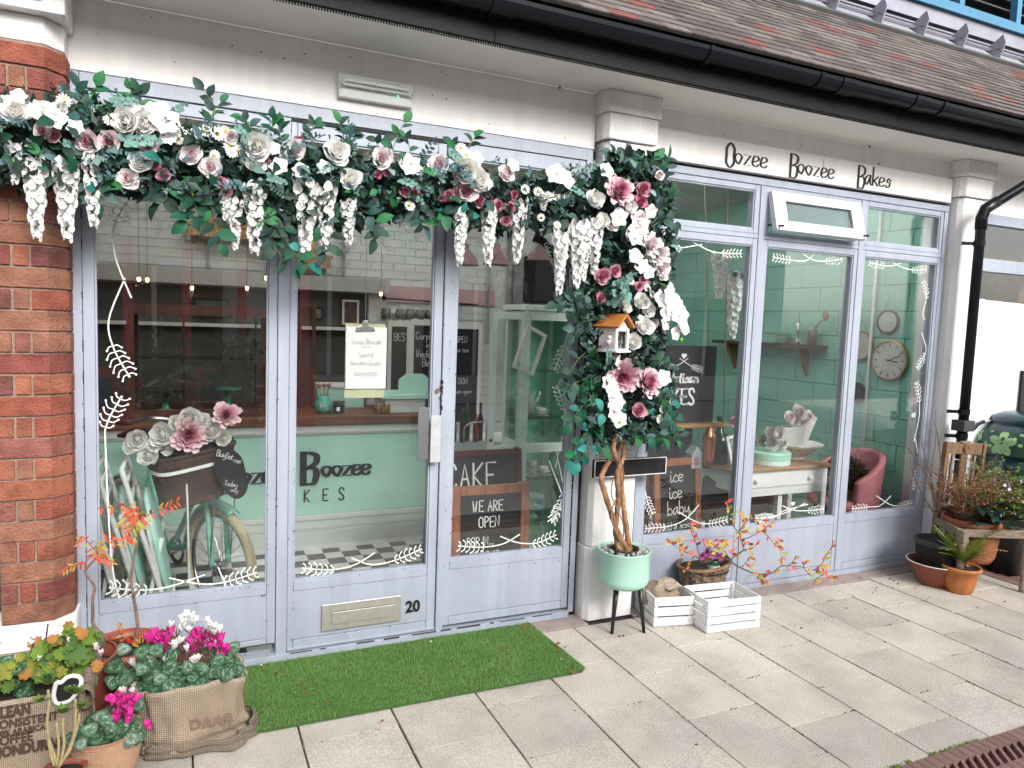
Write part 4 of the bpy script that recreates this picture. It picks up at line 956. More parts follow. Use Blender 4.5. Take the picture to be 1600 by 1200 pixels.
# the open glazed side door
dO = Vector((CX0-.005, CY0+.01, 0)); dd = Vector((-.30, -.06, 0)).normalized(); L_ = .27
def dbx(a0, a1, z0, z1, th=.028):
    A = dO+dd*a0; B = dO+dd*a1
    return MB().bar(A+V(0, 0, (z0+z1)/2), B+V(0, 0, (z0+z1)/2), th, z1-z0)
for a0, a1, z0, z1 in [(0, .04, .86, 1.80), (L_-.04, L_, .86, 1.80), (.0405, L_-.0405, 1.755, 1.80), (.0405, L_-.0405, .86, .905)]: dbx(a0, a1, z0, z1).build('door_frame', Ma, cb, bevel=.002)
dbx(.04, L_-.04, .905, 1.755, .004).build('door_glass', CLEAR, cb)
MB().ball(dO+dd*(L_-.01)+V(0, -.03, .95), .011).build('door_knob', M_DARK, cb, smooth=True)
M_CHINA = mat('white_china', (.72, .72, .70), .15, .3, 60, col2=(.45, .46, .46))
def cup(x, y, z, label, s=1):
    t_ = T('tea_cup', (x, y, z), label, 'tea cup', 'tea cups in the mint cabinet')
    MB().lathe([(.0001, .008), (.02*s, .008), (.034*s, .03), (.038*s, .062*s), (.035*s, .062*s), (.03*s, .03)], (x, y, z), 18).build('cup', M_CHINA, t_, smooth=True)
    MB().lathe([(.0001, .004), (.03*s, .004), (.06*s, .012), (.06*s, .009), (.03*s, 0), (.0001, 0)], (x, y, z), 20).build('saucer', M_CHINA, t_, smooth=True)
    MB().tube([(x+.034*s, y, z+.05), (x+.055*s, y, z+.045), (x+.052*s, y, z+.025), (x+.032*s, y, z+.02)], .004, 6).build('handle', M_CHINA, t_, smooth=True)
cup(2.30, .92, 1.077, 'tea cup on the middle cabinet shelf beside the teapot')
cup(2.24, .92, .647, 'tea cup on the lower shelf at the left of its pair'); cup(2.35, .93, .647, 'tea cup on the lower shelf at the right of its pair')
cup(2.24, .92, .70, 'tea cup stacked on another on the lower shelf')
t_ = T('teapot', (2.21, .98, 1.077), 'white patterned teapot on the middle cabinet shelf', 'teapot')
MB().lathe([(.0001, 0), (.04, 0), (.06, .05), (.06, .10), (.035, .16), (.03, .18), (.012, .19), (.012, .21), (.0001, .215)], (2.21, .98, 1.077), 20).build('pot_body', M_CHINA, t_, smooth=True)
MB().tube(smoothpts([(2.26, .98, 1.14), (2.30, .98, 1.19), (2.32, .98, 1.25)], 4), .011, 8).build('spout', M_CHINA, t_, smooth=True)
for z, lb in ((.347, 'mint cake stand on the bottom cabinet shelf'), (.43, 'mint cake stand stacked on top of the other')):
    t_ = T('cake_stand', (2.27, .93, z), lb, 'cake stand')
    MB().lathe([(.04, 0), (.015, .02), (.015, .05), (.03, .062)], (2.27, .93, z), 18).build('foot', M_MINT, t_, smooth=True)
    MB().lathe([(.0001, .062), (.08, .065), (.08, .076), (.0001, .076)], (2.27, .93, z), 22).build('plate', M_MINT, t_)
t_ = T('photo_frame', (2.12, .60, 1.15), 'tilted white picture frame in front of the cabinet glass', 'picture frame')
Mf = Matrix.Rotation(.32, 3, 'Y')@Matrix.Rotation(.5, 3, 'Z')
pc = at(828, 548, 1, .72)
for dx, dz, sx, sz in [(-.11, 0, .025, .30), (.11, 0, .025, .30), (0, .1385, .194, .023), (0, -.1385, .194, .023)]: MB().obox(pc+Mf@V(dx, 0, dz), (sx, .02, sz), Mf).build('frame_side', M_WPAINT, t_, bevel=.002)
# ================================================================== hanging paper
t_ = T('clipboard_notice', tuple(at(570, 560, 1, .1)), 'hanging white notice on cream card reading Sorry, we are closed', 'notice')
a = at(541, 510, 1, .105); b = at(602, 607, 1, .105); c0 = at(541, 505, 1, .115); c1 = at(600, 621, 1, .115)
MB().grid(lambda i, j: (a.x+(b.x-a.x)*i, .100+.004*math.sin(i*3+j*2), b.z+(a.z-b.z)*j), 6, 6).build('paper_sheet', M_PAPER, t_, solid=.0008)
MB().box((c0.x-.004, .112, c1.z), (c0.x+.205, .116, c0.z)).build('cream_card', mat('cream_card', (.62, .62, .38), .7), t_)
pt = at(571, 500, 1, .1)
MB().prism([(-.05, 0), (.05, 0), (.045, .02), (.018, .03), (.012, .055), (-.012, .055), (-.018, .03), (-.045, .02)], (pt.x, .09, a.z-.022), (1, 0, 0), (0, 0, 1), (0, .014, 0)).build('bulldog_clip', M_STEEL, t_, bevel=.002)
MB().tube([(pt.x, .10, a.z+.03), (pt.x, .10, 2.66)], .0018, 5).build('hanging_wire', M_STEEL, t_)
M_GTXT = mat('grey_print', (.55, .55, .56), .8)
mb = MB(); cx = (a.x+b.x)/2
for tx, z, h in [('Oozee Boozee', a.z-.085, .026), ('BAKERY', a.z-.107, .010), ('Sorry!', a.z-.155, .030), ('We are closed', a.z-.195, .026)]:
    tmp = MB(); W2 = write(tmp, tx, (0, 0, 0), (1, 0, 0), (0, 0, 1), h, .05, .03 if h > .02 else .3)
    write(mb, tx, (cx-W2/2, .0935, z), (1, 0, 0), (0, 0, 1), h, .05, .03 if h > .02 else .3)
for z in (.235, .247): mb.box((cx-.065, .0925, a.z-z-.002), (cx+.065, .0935, a.z-z))
mb.build('printed_text', M_GTXT, t_)

# ================================================================== A-boards in the sidelight
def aboard(name, o, u, w_, h_, lean, frame, fw, label, lines, cat='chalkboard sign', sag=0):
    """front leaf of an A-board: o = bottom-left corner, u = along, leaning back"""
    o = Vector(o); u = Vector(u).normalized(); back = Vector((0, 0, 1)).cross(u)*1.0   # points away (into room)
    v = (Vector((0, 0, 1))*math.cos(lean)+back*math.sin(lean)); n = u.cross(v)
    t_ = T(name, tuple(o), label, cat); M = Matrix((u, -n, v)).transposed()
    def bb(x0, x1, z0, z1, th, nm, m_, off=0): MB().obox(o+u*(x0+x1)/2+v*(z0+z1)/2-n*(th/2)+n*off, (x1-x0, th, z1-z0), M).build(nm, m_, t_, bevel=.002)
    bb(0, fw, 0, h_, .025, 'frame_side', frame); bb(w_-fw, w_, 0, h_, .025, 'frame_side', frame)
    bb(fw+.0008, w_-fw-.0008, h_-fw, h_, .025, 'frame_top', frame); bb(fw+.0008, w_-fw-.0008, 0, fw, .025, 'frame_bottom', frame)
    bb(fw, w_-fw, fw, h_-fw, .008, 'board', M_BOARD, -.008)
    v2 = (Vector((0, 0, 1))*math.cos(lean)-back*math.sin(lean)*1.0); top = o+v*h_
    M2 = Matrix((u, u.cross(v2)*-1, v2)).transposed()
    for a0 in (0, w_-fw): MB().obox(top+u*(a0+fw/2)+back*.03-v2*(h_/2)+back*.012, (fw, .02, h_), M2).build('back_leg', frame, t_, bevel=.002)
    mb = MB()
    for tx, x, z, h, ww in lines: write(mb, tx, o+u*x+v*z-n*.007, u, v, h, ww, .07, jit=.02)
    mb.build('chalk_writing', M_CHALK, t_)
    return t_
o1 = at(712, 885, 1, .42)
aboard('cake_board', (1.36, .42, .10), (1, .0, 0), .61, .835, .12, W_MAROON, .035, 'maroon framed chalkboard saying CAKE behind the wooden one', [('CAKE', .10, .60, .155, .08)])
aboard('open_board', (1.40, .20, .08), (1, .0, 0), .50, .69, .07, W_RED, .055, 'wooden framed chalkboard reading WE ARE OPEN in the sidelight',
       [('WE ARE', .135, .535, .062, .11), ('OPEN', .175, .44, .062, .11), ('POP IN...', .10, .335, .05, .10), ("WE DON'T", .12, .25, .047, .10), ('BITE', .14, .16, .05, .10)])
# ================================================================== flowers and leaves
def petal(mb, F, up, r0, z0, L, w, t0, t1, cup=.25, mi=0, ruf=0, nu=4, nv=4, tip=.75, c=(0,0,0)):
    """petal: F outward direction, tilt from t0 to t1 (radians from up)"""
    Tn = up.cross(F); P = Vector(c)+F*r0+up*z0; ctr = []
    for i in range(nu+1):
        t = i/nu; a = t0+(t1-t0)*t; d = F*math.sin(a)+up*math.cos(a)
        ctr.append((P.copy(), F*math.cos(a)-up*math.sin(a))); P = P+d*(L/nu)
    vs = []
    for i in range(nu+1):
        t = i/nu; ww = w*math.sin(PI*min(1, .16+tip*t))**.75
        for j in range(nv+1):
            s = 2*j/nv-1
            vs.append(ctr[i][0]+Tn*(s*ww/2)-ctr[i][1]*(cup*ww*s*s)+ctr[i][1]*R(-ruf, ruf)*w*(t > .4))
    fs = [(i*(nv+1)+j, (i+1)*(nv+1)+j, (i+1)*(nv+1)+j+1, i*(nv+1)+j+1) for i in range(nu) for j in range(nv)]
    mb.add(vs, fs, mi)
ZU = Vector((0, 0, 1))
def rose_mb(n=28, ball=.35, ruf=.01, cols=3, rr=1.0):
    """unit rose of cupped petals wrapped round each other, opening to +Z"""
    mb = MB()
    for k in range(n):
        q = k/(n-1); a = k*2.4+R(-.2, .2); F = Vector((math.cos(a), math.sin(a), 0)); rho = .12+.88*q
        t0 = .35+1.0*q; t1 = (-.75-.25*ball)+q**1.3*(2.15-1.15*ball)
        petal(mb, F, ZU, .02+.10*q, .20*(1-q)-.20*q, rho*(.80+.25*ball)*rr+.10, .36+(.86+R(-.1, .15))*q, t0*(1-.15*ball), t1, .20-.12*q, min(cols-1, int(q*cols)), ruf+.008, 5, 6, .82)
    return mb
def peony_mb(n=60):
    mb = MB()
    for k in range(n):
        q = k/(n-1); a = k*2.4+R(-.3, .3); F = Vector((math.cos(a), math.sin(a), 0))
        petal(mb, F, ZU, .05+.25*q, .25*(1-q)-.1*q, .55+.45*q+R(-.08, .08), .28+.30*q, R(-.1, .1)+1.0*q, .1+1.25*q, .2, min(2, int(q*3)), .05, 3, 3, .66)
    return mb
M_CREAM = mat('cream_petal', (.90, .89, .85), .85, .05, 20, spec=.15); M_CREAMI = mat('cream_petal_inner', (.92, .89, .80), .85, .06, 20, spec=.15)
M_WPET = mat('white_petal', (.88, .88, .87), .85, .04, 20, spec=.15)
M_PALEP = mat('blush_petal', (.88, .76, .78), .85, .1, 20, spec=.15); M_PALEO = mat('blush_petal_outer', (.93, .88, .87), .85, .06, 20, spec=.15)
M_PINK = mat('pink_petal', (.62, .22, .32), .6, .15, 20, spec=.2); M_PINKL = mat('light_pink_petal', (.74, .42, .50), .6, .12, 20, spec=.2)
M_DEEP = mat('deep_rose_petal', (.50, .12, .20), .6, .2, 20); M_DUST = mat('dusty_rose_petal', (.66, .43, .46), .65, .15, 20)
M_MAG = mat('magenta_petal', (.78, .05, .36), .5, .15, 20, spec=.2); M_YEL = mat('yellow_centre', (.65, .48, .03), .8, .2, 60)
M_LIME = mat('lime_bud', (.12, .45, .02), .4)
def translucent(m_, k=.25):
    n = m_.node_tree.nodes; l = m_.node_tree.links; b = n['Principled BSDF']; t = n.new('ShaderNodeBsdfTranslucent'); mx = n.new('ShaderNodeMixShader'); mx.inputs[0].default_value = k
    src = b.inputs['Base Color'].links[0].from_socket; l.new(src, t.inputs[0]); o = [x for x in n if x.type == 'OUTPUT_MATERIAL'][0]
    l.new(b.outputs[0], mx.inputs[1]); l.new(t.outputs[0], mx.inputs[2]); l.new(mx.outputs[0], o.inputs[0])
for m_ in (M_CREAM, M_CREAMI, M_WPET, M_PALEP, M_PALEO, M_PINKL, M_DUST): translucent(m_, .22)
def flower_meshes(nm, fn, mats, k=3): return [fn().mesh(nm, mats, True) for _ in range(k)]
F_WHITE = flower_meshes('white_rose', lambda: rose_mb(30, .45), [M_CREAMI, M_CREAM, M_WPET])
F_CREAM = flower_meshes('cream_ranunculus', lambda: rose_mb(34, .75, .005), [M_CREAMI, M_CREAM, M_CREAM])
F_BLUSH = flower_meshes('blush_rose', lambda: rose_mb(28, .25), [M_PINKL, M_PALEP, M_PALEO])
F_DUST = flower_meshes('dusty_rose', lambda: rose_mb(28, .25), [M_DEEP, M_DUST, M_PALEP])
F_PINK = flower_meshes('pink_rose', lambda: rose_mb(24, .35), [M_DEEP, M_PINK, M_PINKL])
F_DEEP = flower_meshes('deep_pink_rose', lambda: rose_mb(14, .55), [M_DEEP, M_DEEP, M_PINK], 2)
F_PEONY = flower_meshes('pink_peony', lambda: peony_mb(), [M_PINK, M_PINKL, mat('pale_pink_petal', (.78, .55, .60), .6)], 2)
F_PPEONY = flower_meshes('pale_peony', lambda: peony_mb(50), [M_PALEP, M_PALEP, M_PALEO], 2)
def daisy_mb():
    mb = MB(); mb.ball((0, 0, .05), .30, 10, 5, 1, (1, 1, .6))
    for k in range(13):
        a = 2*PI*k/13; petal(mb, Vector((math.cos(a), math.sin(a), 0)), ZU, .2, 0, .8, .34, 1.2+R(-.15, .15), 1.6, .1, 0, 0, 3, 2, .7)
    return mb
F_DAISY = flower_meshes('daisy', daisy_mb, [M_WPET, M_YEL], 2)
def orchid_mb():
    mb = MB()
    for k in range(5):
        a = PI/2+2*PI*k/5; petal(mb, Vector((math.cos(a), math.sin(a), 0)), ZU, .03, 0, .95, 1.15 if k in (1, 4) else .80, 1.1+R(-.1, .1), 1.6, .10, 0, .01, 4, 4, .82)
    petal(mb, Vector((0, -1, 0)), ZU, .02, .06, .3, .22, .3, .9, .4, 0, 0, 3, 2); mb.ball((0, 0, .12), .05, 6, 4, 1)
    return mb
F_ORCH = flower_meshes('orchid_bloom', orchid_mb, [M_WPET, M_YEL], 2)
def wisteria_mb(n=52, seed=0):
    """unit raceme hanging to z=-1, width about .26"""
    mb = MB(); mb.tube([(0, 0, 0), (.01, 0, -.4), (0, .01, -.97)], .006, 5, 1)
    for k in range(n):
        q = k/n; z = -.02-q*.95; r = (.105*(1-q)**.6+.016)*R(.7, 1.1); a = k*2.4+R(-.4, .4); s = (.125*(1-.5*q))*R(.85, 1.15)
        c = Vector((r*math.cos(a), r*math.sin(a), z)); F = Vector((math.cos(a), math.sin(a), -.15)).normalized()
        side = F.cross(ZU).normalized()
        for sg in (-1, 0, 1):
            d = (side*sg*.95+ZU*(1 if sg == 0 else -.25)).normalized()
            petal(mb, d, F, 0, 0, s*.8, s*1.15, .9, 1.35, .22, 0, 0, 3, 3, .80, c)
        mb.ball(c+F*s*.2, s*.2, 5, 3, 0)
    return mb
F_WIST = [wisteria_mb(56).mesh('wisteria_spray', [M_WPET, M_STEMG], True) for _ in range(3)]
def leaf_mb(L=1, w=.5, fold=.25, curl=.5, n=5, stem=.12, mi=0, serr=0):
    """leaf lying along +Y from origin, face up +Z"""
    mb = MB(); vs = []; y = 0; z = 0; pts = []
    for i in range(n+1):
        t = i/n; a = .25-curl*t; pts.append((y, z)); y += math.cos(a)*L/n; z += math.sin(a)*L/n
    for i in range(n+1):
        t = i/n; ww = w*.5*math.sin(PI*t**.78)**.85*(1+serr*(i % 2)); yy, zz = pts[i]
        vs += [(-ww, yy, zz+fold*ww), (0, yy, zz), (ww, yy, zz+fold*ww)]
    fs = []
    for i in range(n):
        a = 3*i; fs += [(a, a+1, a+4, a+3), (a+1, a+2, a+5, a+4)]
    mb.add(vs, fs, mi)
    if stem: mb.add([(-.008, -stem, 0), (.008, -stem, 0), (.008, 0, 0), (-.008, 0, 0)], [(0, 1, 2, 3)], mi)
    return mb
def leafmat(name, cols, rough=.45):
    m_ = mat(name, (1, 1, 1), rough+.1, .1, 12, .15, 40, col2=(.72, .78, .78), objc=cols, rand=.15, spec=.28)
    return m_
M_LEAF = leafmat('ivy_green_leaf', [(.014, .045, .030), (.012, .034, .026), (.016, .052, .036), (.018, .080, .038), (.012, .042, .034), (.035, .068, .064), (.014, .042, .030), (.020, .11, .05), (.016, .062, .050), (.024, .14, .045), (.045, .095, .085)])
M_TEAL = leafmat('teal_leaf', [(.010, .09, .05), (.015, .15, .12), (.008, .06, .032), (.012, .10, .05), (.03, .20, .18), (.012, .13, .04)])
M_SILV = leafmat('silver_green_leaf', [(.14, .24, .22), (.09, .17, .19), (.20, .31, .28), (.07, .14, .15)])
M_DLEAF = mat('dark_foliage', (.010, .034, .024), .6, .3, 20, col2=(.018, .055, .04))
LV = [leaf_mb(1, .58, .25, c_).mesh('leaf', M_LEAF, True) for c_ in (.3, .8, 1.2)]
LT = [leaf_mb(1, .60, .25, c_).mesh('leaf', M_TEAL, True) for c_ in (.4, .9)]
LS = [leaf_mb(1, .5, .2, c_).mesh('leaf', M_SILV, True) for c_ in (.3, .9)]
def sprig_mb(n=9, rnd=.9, lobed=False):
    mb = MB(); mb.tube([(0, 0, 0), (0, .5, .06), (0, 1, 0)], .010, 4, 0)
    for k in range(n):
        t = (k+1)/n; sg = 1 if k % 2 else -1; s = .24*(1.15-.4*t)
        b = leaf_mb(s, s*rnd, .1, .3, 3, 0); a = sg*R(.7, 1.2) if k < n-1 else 0
        M = Matrix.Rotation(-a, 3, 'Z')@Matrix.Rotation(R(-.4, .4), 3, 'Y')
        mb.add([M@Vector(p)+Vector((0, t*.95, .05*math.sin(t*3))) for p in b.v], b.f, 0)
    return mb
SP_S = [sprig_mb(11, .55).mesh('silver_sprig', M_SILV, True) for _ in range(2)]
SP_E = [sprig_mb(10, 1.05).mesh('eucalyptus_sprig', mat('eucalyptus_leaf', (.16, .30, .26), .7, .15, 10, col2=(.10, .21, .18)), True) for _ in range(2)]
YF = -.30
def place_flower(par, lst, px, py, d, y=None, tilt=None, name=None):
    """d = diameter in photo pixels"""
    y = YF if y is None else y
    p = at(px, py, 1, y); dist = (p-V(0, -CD, CH)).dot(AF); r = d/2*dist/FPX
    dr = V(R(-.45, .25), -1, R(-.25, .45)) if tilt is None else V(*tilt)
    me = random.choice(lst); nm_ = me.name.split('.')[0]; k_ = 1.12 if ('daisy' in nm_ or 'peony' in nm_ or 'orchid' in nm_ or 'purple' in nm_) else 1.10
    return inst(me, nm_, par, p-V(0, r*.15, 0), facing(dr, R(0, 6.3)), r*k_)
def rnd_leaf(par, lst, p, s, out=None):
    d = out if out is not None else V(R(-1, 1), -R(.2, 1), R(-.9, 1)).normalized()
    # leaf direction d, face towards viewer/up
    nrm = V(R(-.5, .5), -R(.4, 1), R(0, .8)); x = d.cross(nrm).normalized(); z = x.cross(d).normalized()
    M = Matrix((x, d, z)).transposed()
    return inst(random.choice(lst), 'leaf', par, p, M, s)
gar = T('flower_garland', (.6, -.25, 2.3), 'long garland of cream roses, blush flowers and wisteria over the left bay', 'garland', 'artificial flower arrangements')
# garland spine and thickness in photo pixels: x, top, bottom
SP = [(-60, 150, 290), (0, 150, 275), (60, 150, 285), (120, 155, 285), (180, 160, 290), (240, 170, 300), (300, 195, 310), (360, 205, 325), (420, 210, 350), (480, 215, 355), (540, 225, 345), (600, 240, 330), (660, 250, 330), (720, 255, 340), (780, 262, 355), (840, 268, 350), (900, 262, 345), (960, 262, 350)]
def band(x):
    for i in range(len(SP)-1):
        if SP[i][0] <= x <= SP[i+1][0]:
            t = (x-SP[i][0])/(SP[i+1][0]-SP[i][0]); return SP[i][1]+(SP[i+1][1]-SP[i][1])*t, SP[i][2]+(SP[i+1][2]-SP[i][2])*t
    return SP[-1][1], SP[-1][2]
# dense inner foliage
def filler(par, pts, n, nm='filler_foliage', s0=.04, s1=.075, mt=None):
    mb = MB()
    for _ in range(n):
        p = pts(); d = V(R(-1, 1), R(-1, .3), R(-1, 1)).normalized(); x = d.cross(V(R(-1, 1), -1, R(-1, 1))).normalized(); z = x.cross(d); s = R(s0, s1)
        mb.add([p-x*s*.02, p+d*s*.45+x*s*.27+z*s*.05, p+d*s, p+d*s*.45-x*s*.27+z*s*.05], [(0, 1, 2, 3)], 0)
    return mb.build(nm, mt or M_DLEAF, par, kind='stuff')
def gp():
    x = R(-60, 960); a, b = band(x); t = R(.08, 1.0) if random.random() < .8 else R(.5, .95); y = -.24+random.gauss(0, .05)
    return at(x, a+(b-a)*t+8, 1, min(-.12, y))
filler(gar, gp, 5200)
mb = MB(); mb.tube([at(x, (band(x)[0]+band(x)[1])/2+10, 1, -.2) for x in range(-60, 961, 60)], .025, 6); mb.build('garland_core', M_TWIG, gar)
WH = [(25,178,52),(200,192,46),(228,192,44),(219,257,38),(403,228,48),(525,240,46),(548,282,38),(725,268,46),(747,284,42),(95,172,30)]
BL_ = [(300,244,37),(330,262,35),(201,280,36),(463,234,34),(597,248,36),(684,258,36),(790,273,32),(400,258,34),(360,215,26)]
DU = [(138,222,38),(172,220,36),(728,300,38),(232,228,32),(65,206,28),(640,262,24)]
PK = [(214,212,22),(243,258,24),(256,274,24),(344,286,24),(354,302,20),(604,270,20),(590,274,16),(648,300,18),(700,306,22),(715,300,24),(748,314,24),(778,322,22),(795,326,22),(790,346,20),(765,320,18),(803,304,16),(414,254,22),(467,220,18),(85,214,24),(632,300,20),(52,180,18),(650,312,16),(690,310,18)]
for q in WH: place_flower(gar, F_WHITE if random.random() < .5 else F_CREAM, *q, y=-.36)
for q in BL_: place_flower(gar, F_BLUSH, *q, y=-.35)
for q in DU: place_flower(gar, F_DUST, *q, y=-.35)
for q in PK: place_flower(gar, F_PINK if q[2] > 19 else F_DEEP, *q, y=-.34)
for q in [(68,175,36),(90,190,36),(238,184,44),(258,192,46),(252,178,38),(118,200,26),(436,262,30),(470,268,26),(640,258,34),(868,274,34),(882,282,30),(262,215,26),(210,168,24),(742,250,26),(800,260,22),(428,232,20),(505,262,24),(12,160,22),(30,152,24)]: place_flower(gar, F_ORCH, *q, y=-.37)
for q in [(174,188,22),(277,205,20),(300,212,20),(320,205,18),(335,243,16),(360,228,20),(372,236,18),(362,238,18),(444,244,16),(655,268,16),(728,243,20),(720,232,16),(857,308,14),(640,322,16),(840,300,14),(885,305,14),(100,158,20),(340,210,22),(352,206,18),(280,218,16),(868,306,14),(820,296,14)]: place_flower(gar, F_DAISY, *q, y=-.35)
def wist(par, px, y0, y1, w_, y=-.33):
    a = at(px, y0, 1, y); b = at(px, y1, 1, y); h = a.z-b.z; dist = (a-V(0, -CD, CH)).dot(AF)
    ww = .68*w_*dist/FPX/(.26*h)
    inst(random.choice(F_WIST), 'wisteria_spray', par, a, Matrix.Rotation(R(0, 6), 3, 'Z'), (h*ww, h*ww, h))
for q in [(55,248,378,38),(103,248,380,40),(145,236,358,34),(22,222,290,26),(398,285,400,38),(368,312,392,24),(478,282,400,40),(510,290,392,34),(545,312,386,28),(720,328,418,26),(765,326,418,28),(811,312,415,28),(352,300,345,20)]: wist(gar, *q)
def gpick(lo=0, hi=1):
    x = R(-30, 930); a, b = band(x); return x, a+(b-a)*R(lo, hi)
NL = 0
for _ in range(54):
    x, y = gpick(.1, 1); rnd_leaf(gar, LV, at(x, y, 1, R(-.40, -.28)), R(.042, .076)); NL += 1
for _ in range(25):
    x, y = gpick(.1, 1.0); rnd_leaf(gar, LT, at(x, y, 1, R(-.41, -.33)), R(.05, .085)); NL += 1
for _ in range(40):
    x, y = gpick(.05, .8); rnd_leaf(gar, LS, at(x, y, 1, R(-.40, -.32)), R(.045, .08)); NL += 1
for _ in range(46):
    x, y = gpick(0, .75); d = V(R(-1, 1), -R(.1, .7), R(-.6, 1)).normalized(); xx = d.cross(V(0, -1, R(0, .5))).normalized()
    me = random.choice(SP_S if random.random() < .75 else SP_E); inst(me, me.name.split('.')[0], gar, at(x, y, 1, R(-.38, -.30)), Matrix((xx, d, xx.cross(d))).transposed(), R(.09, .15))
def fine(par, pick, n, cols, s0, s1, nm, y0=-.37, y1=-.27):
    # airy clusters of tiny leaves on short stalks
    mb = MB()
    for _ in range(n):
        x, y = pick(); c = at(x, y, 1, R(y0, y1)); g_ = V(R(-1, 1), -R(.1, .8), R(-.7, 1)).normalized(); mi = random.randrange(len(cols)); e = c+g_*R(.03, .06)
        mb.add([c+V(.0006, 0, 0), c-V(.0006, 0, 0), e], [(0, 1, 2)], mi)
        for k in range(7):
            p = c.lerp(e, (k+1)/7); d = (g_+V(R(-1, 1), R(-.6, .3), R(-1, 1))).normalized(); xx = d.cross(V(R(-.6, .6), -1, R(-.3, .6))).normalized(); s = R(s0, s1)
            mb.add([p, p+d*s*.5+xx*s*.26, p+d*s, p+d*s*.5-xx*s*.26], [(0, 1, 2, 3)], mi)
    mb.build(nm, cols, par, kind='stuff')
M_F1 = [mat('fine_leaf_%s' % a, c, .7, .2, 20, spec=.25) for a, c in (('silver', (.17, .26, .25)), ('blue', (.09, .15, .17)), ('green', (.02, .09, .03)), ('dark', (.012, .045, .03)), ('sage', (.12, .22, .17)))]
filler(gar, lambda: (lambda q: at(q[0], q[1], 1, R(-.35, -.28)))(gpick(.05, 1)), 170, 'mid_foliage', .045, .08, mat('mid_green_foliage', (.014, .07, .035), .6, .5, 9, col2=(.008, .035, .02), spec=.25))
fine(gar, lambda: gpick(-.02, .95), 420, M_F1, .012, .024, 'fine_foliage')
# leafy shoots rising above and hanging below
def shoot(par, P, lst, s=.07, y=-.33, n=6, k=1):
    P3 = smoothpts([at(a, b, 1, y) for a, b in P], 5)
    MB().tube(P3, [.0028*(1-.6*i/(len(P3)-1)) for i in range(len(P3))], 5).build('shoot_stem', M_STEMG if k else M_TWIG, par)
    for i in range(n):
        j = int((i+1)/n*(len(P3)-1)); t = (P3[min(j, len(P3)-1)]-P3[max(j-3, 0)]).normalized(); side = t.cross(V(0, -1, 0)).normalized()*(1 if i % 2 else -1)
        d = (t*.6+side*.9+V(0, R(-.5, .2), 0)).normalized() if i < n-1 else t
        rnd_leaf(par, lst, P3[j], s*R(.8, 1.15), d)
for P in [[(130, 200), (125, 165), (118, 135)], [(150, 190), (140, 160), (150, 135)], [(205, 175), (208, 160), (203, 140)], [(218, 180), (222, 160), (215, 142)], [(325, 205), (335, 170), (318, 142)], [(330, 200), (332, 178), (345, 160)], [(395, 215), (390, 195), (380, 188)], [(430, 212), (425, 195), (425, 185)], [(480, 215), (488, 200), (492, 195)], [(540, 228), (535, 205), (530, 192)], [(610, 250), (620, 215), (632, 192)], [(600, 240), (588, 222), (598, 218)], [(640, 265), (640, 230), (632, 215)], [(730, 250), (735, 225), (742, 215)], [(710, 262), (712, 235), (705, 225)], [(440, 240), (438, 215), (437, 200)], [(75, 175), (95, 150), (130, 145)], [(560, 235), (545, 212), (550, 210)]]:
    shoot(gar, P, LV if random.random() < .7 else LT, .062, n=5)
for P in [[(420, 340), (430, 385), (455, 420)], [(440, 350), (455, 390), (480, 412)], [(400, 330), (415, 350), (418, 372)], [(330, 320), (335, 350), (345, 378)], [(500, 340), (515, 375), (508, 395)], [(300, 300), (305, 330), (292, 345)], [(570, 330), (590, 350), (585, 372)], [(260, 280), (262, 300), (250, 318)], [(690, 330), (710, 345), (722, 345)], [(650, 320), (655, 340), (660, 352)], [(160, 270), (165, 290), (160, 320)]]:
    shoot(gar, P, random.choice([LV, LV, LT]), .08, n=7)

# ------------------------------------------------------------------ flower column around the middle pillar
colg = T('flower_column', (2.2, -.2, 1.7), 'tall column of roses, peonies, orchids and leaves on the middle pillar', 'flower column', 'artificial flower arrangements')
CB = [(232, 972, 1006), (252, 948, 1030), (285, 922, 1043), (330, 910, 1050), (380, 905, 1050), (430, 900, 1045), (480, 905, 1035), (530, 910, 1030), (580, 905, 1045), (630, 905, 1050), (680, 925, 1040), (715, 950, 1000)]
def cband(y):
    for i in range(len(CB)-1):
        if CB[i][0] <= y <= CB[i+1][0]:
            t = (y-CB[i][0])/(CB[i+1][0]-CB[i][0]); return CB[i][1]+(CB[i+1][1]-CB[i][1])*t, CB[i][2]+(CB[i+1][2]-CB[i][2])*t
    return CB[0][1:] if y < CB[0][0] else CB[-1][1:]
def cp():
    y = R(245, 690); a, b = cband(y); return at(R(a, b), y, 1, min(-.12, -.22+random.gauss(0, .05)))
filler(colg, cp, 4200)
MB().tube([at(975, y, 1, -.2) for y in range(250, 700, 50)], .03, 6).build('column_core', M_TWIG, colg)
for q, l_ in [((962,302,42),F_PEONY),((1003,296,28),F_PINK),((999,316,26),F_DEEP),((928,312,34),F_WHITE),((980,323,30),F_CREAM),((1012,385,34),F_PPEONY),((1025,400,32),F_PPEONY),((1030,416,28),F_PPEONY),((940,431,30),F_PINK),((959,423,24),F_PINK),((937,466,20),F_DEEP),((1000,472,30),F_WHITE),((1012,485,24),F_WHITE),((1006,435,18),F_PINK),((998,447,16),F_PINK),((1004,511,36),F_WHITE),((960,553,22),F_DUST),((970,586,44),F_PEONY),((1006,598,40),F_PEONY),((996,641,28),F_PINK),((1030,275,18),F_BLUSH),((1022,505,16),F_BLUSH),((975,480,24),F_CREAM),((988,535,30),F_CREAM),((876,400,22),F_WHITE),((998,345,26),F_PPEONY),((940,345,26),F_CREAM),((985,368,24),F_BLUSH),((1035,430,20),F_WHITE),((955,355,22),F_BLUSH)]:
    place_flower(colg, l_, *q, y=-.37)
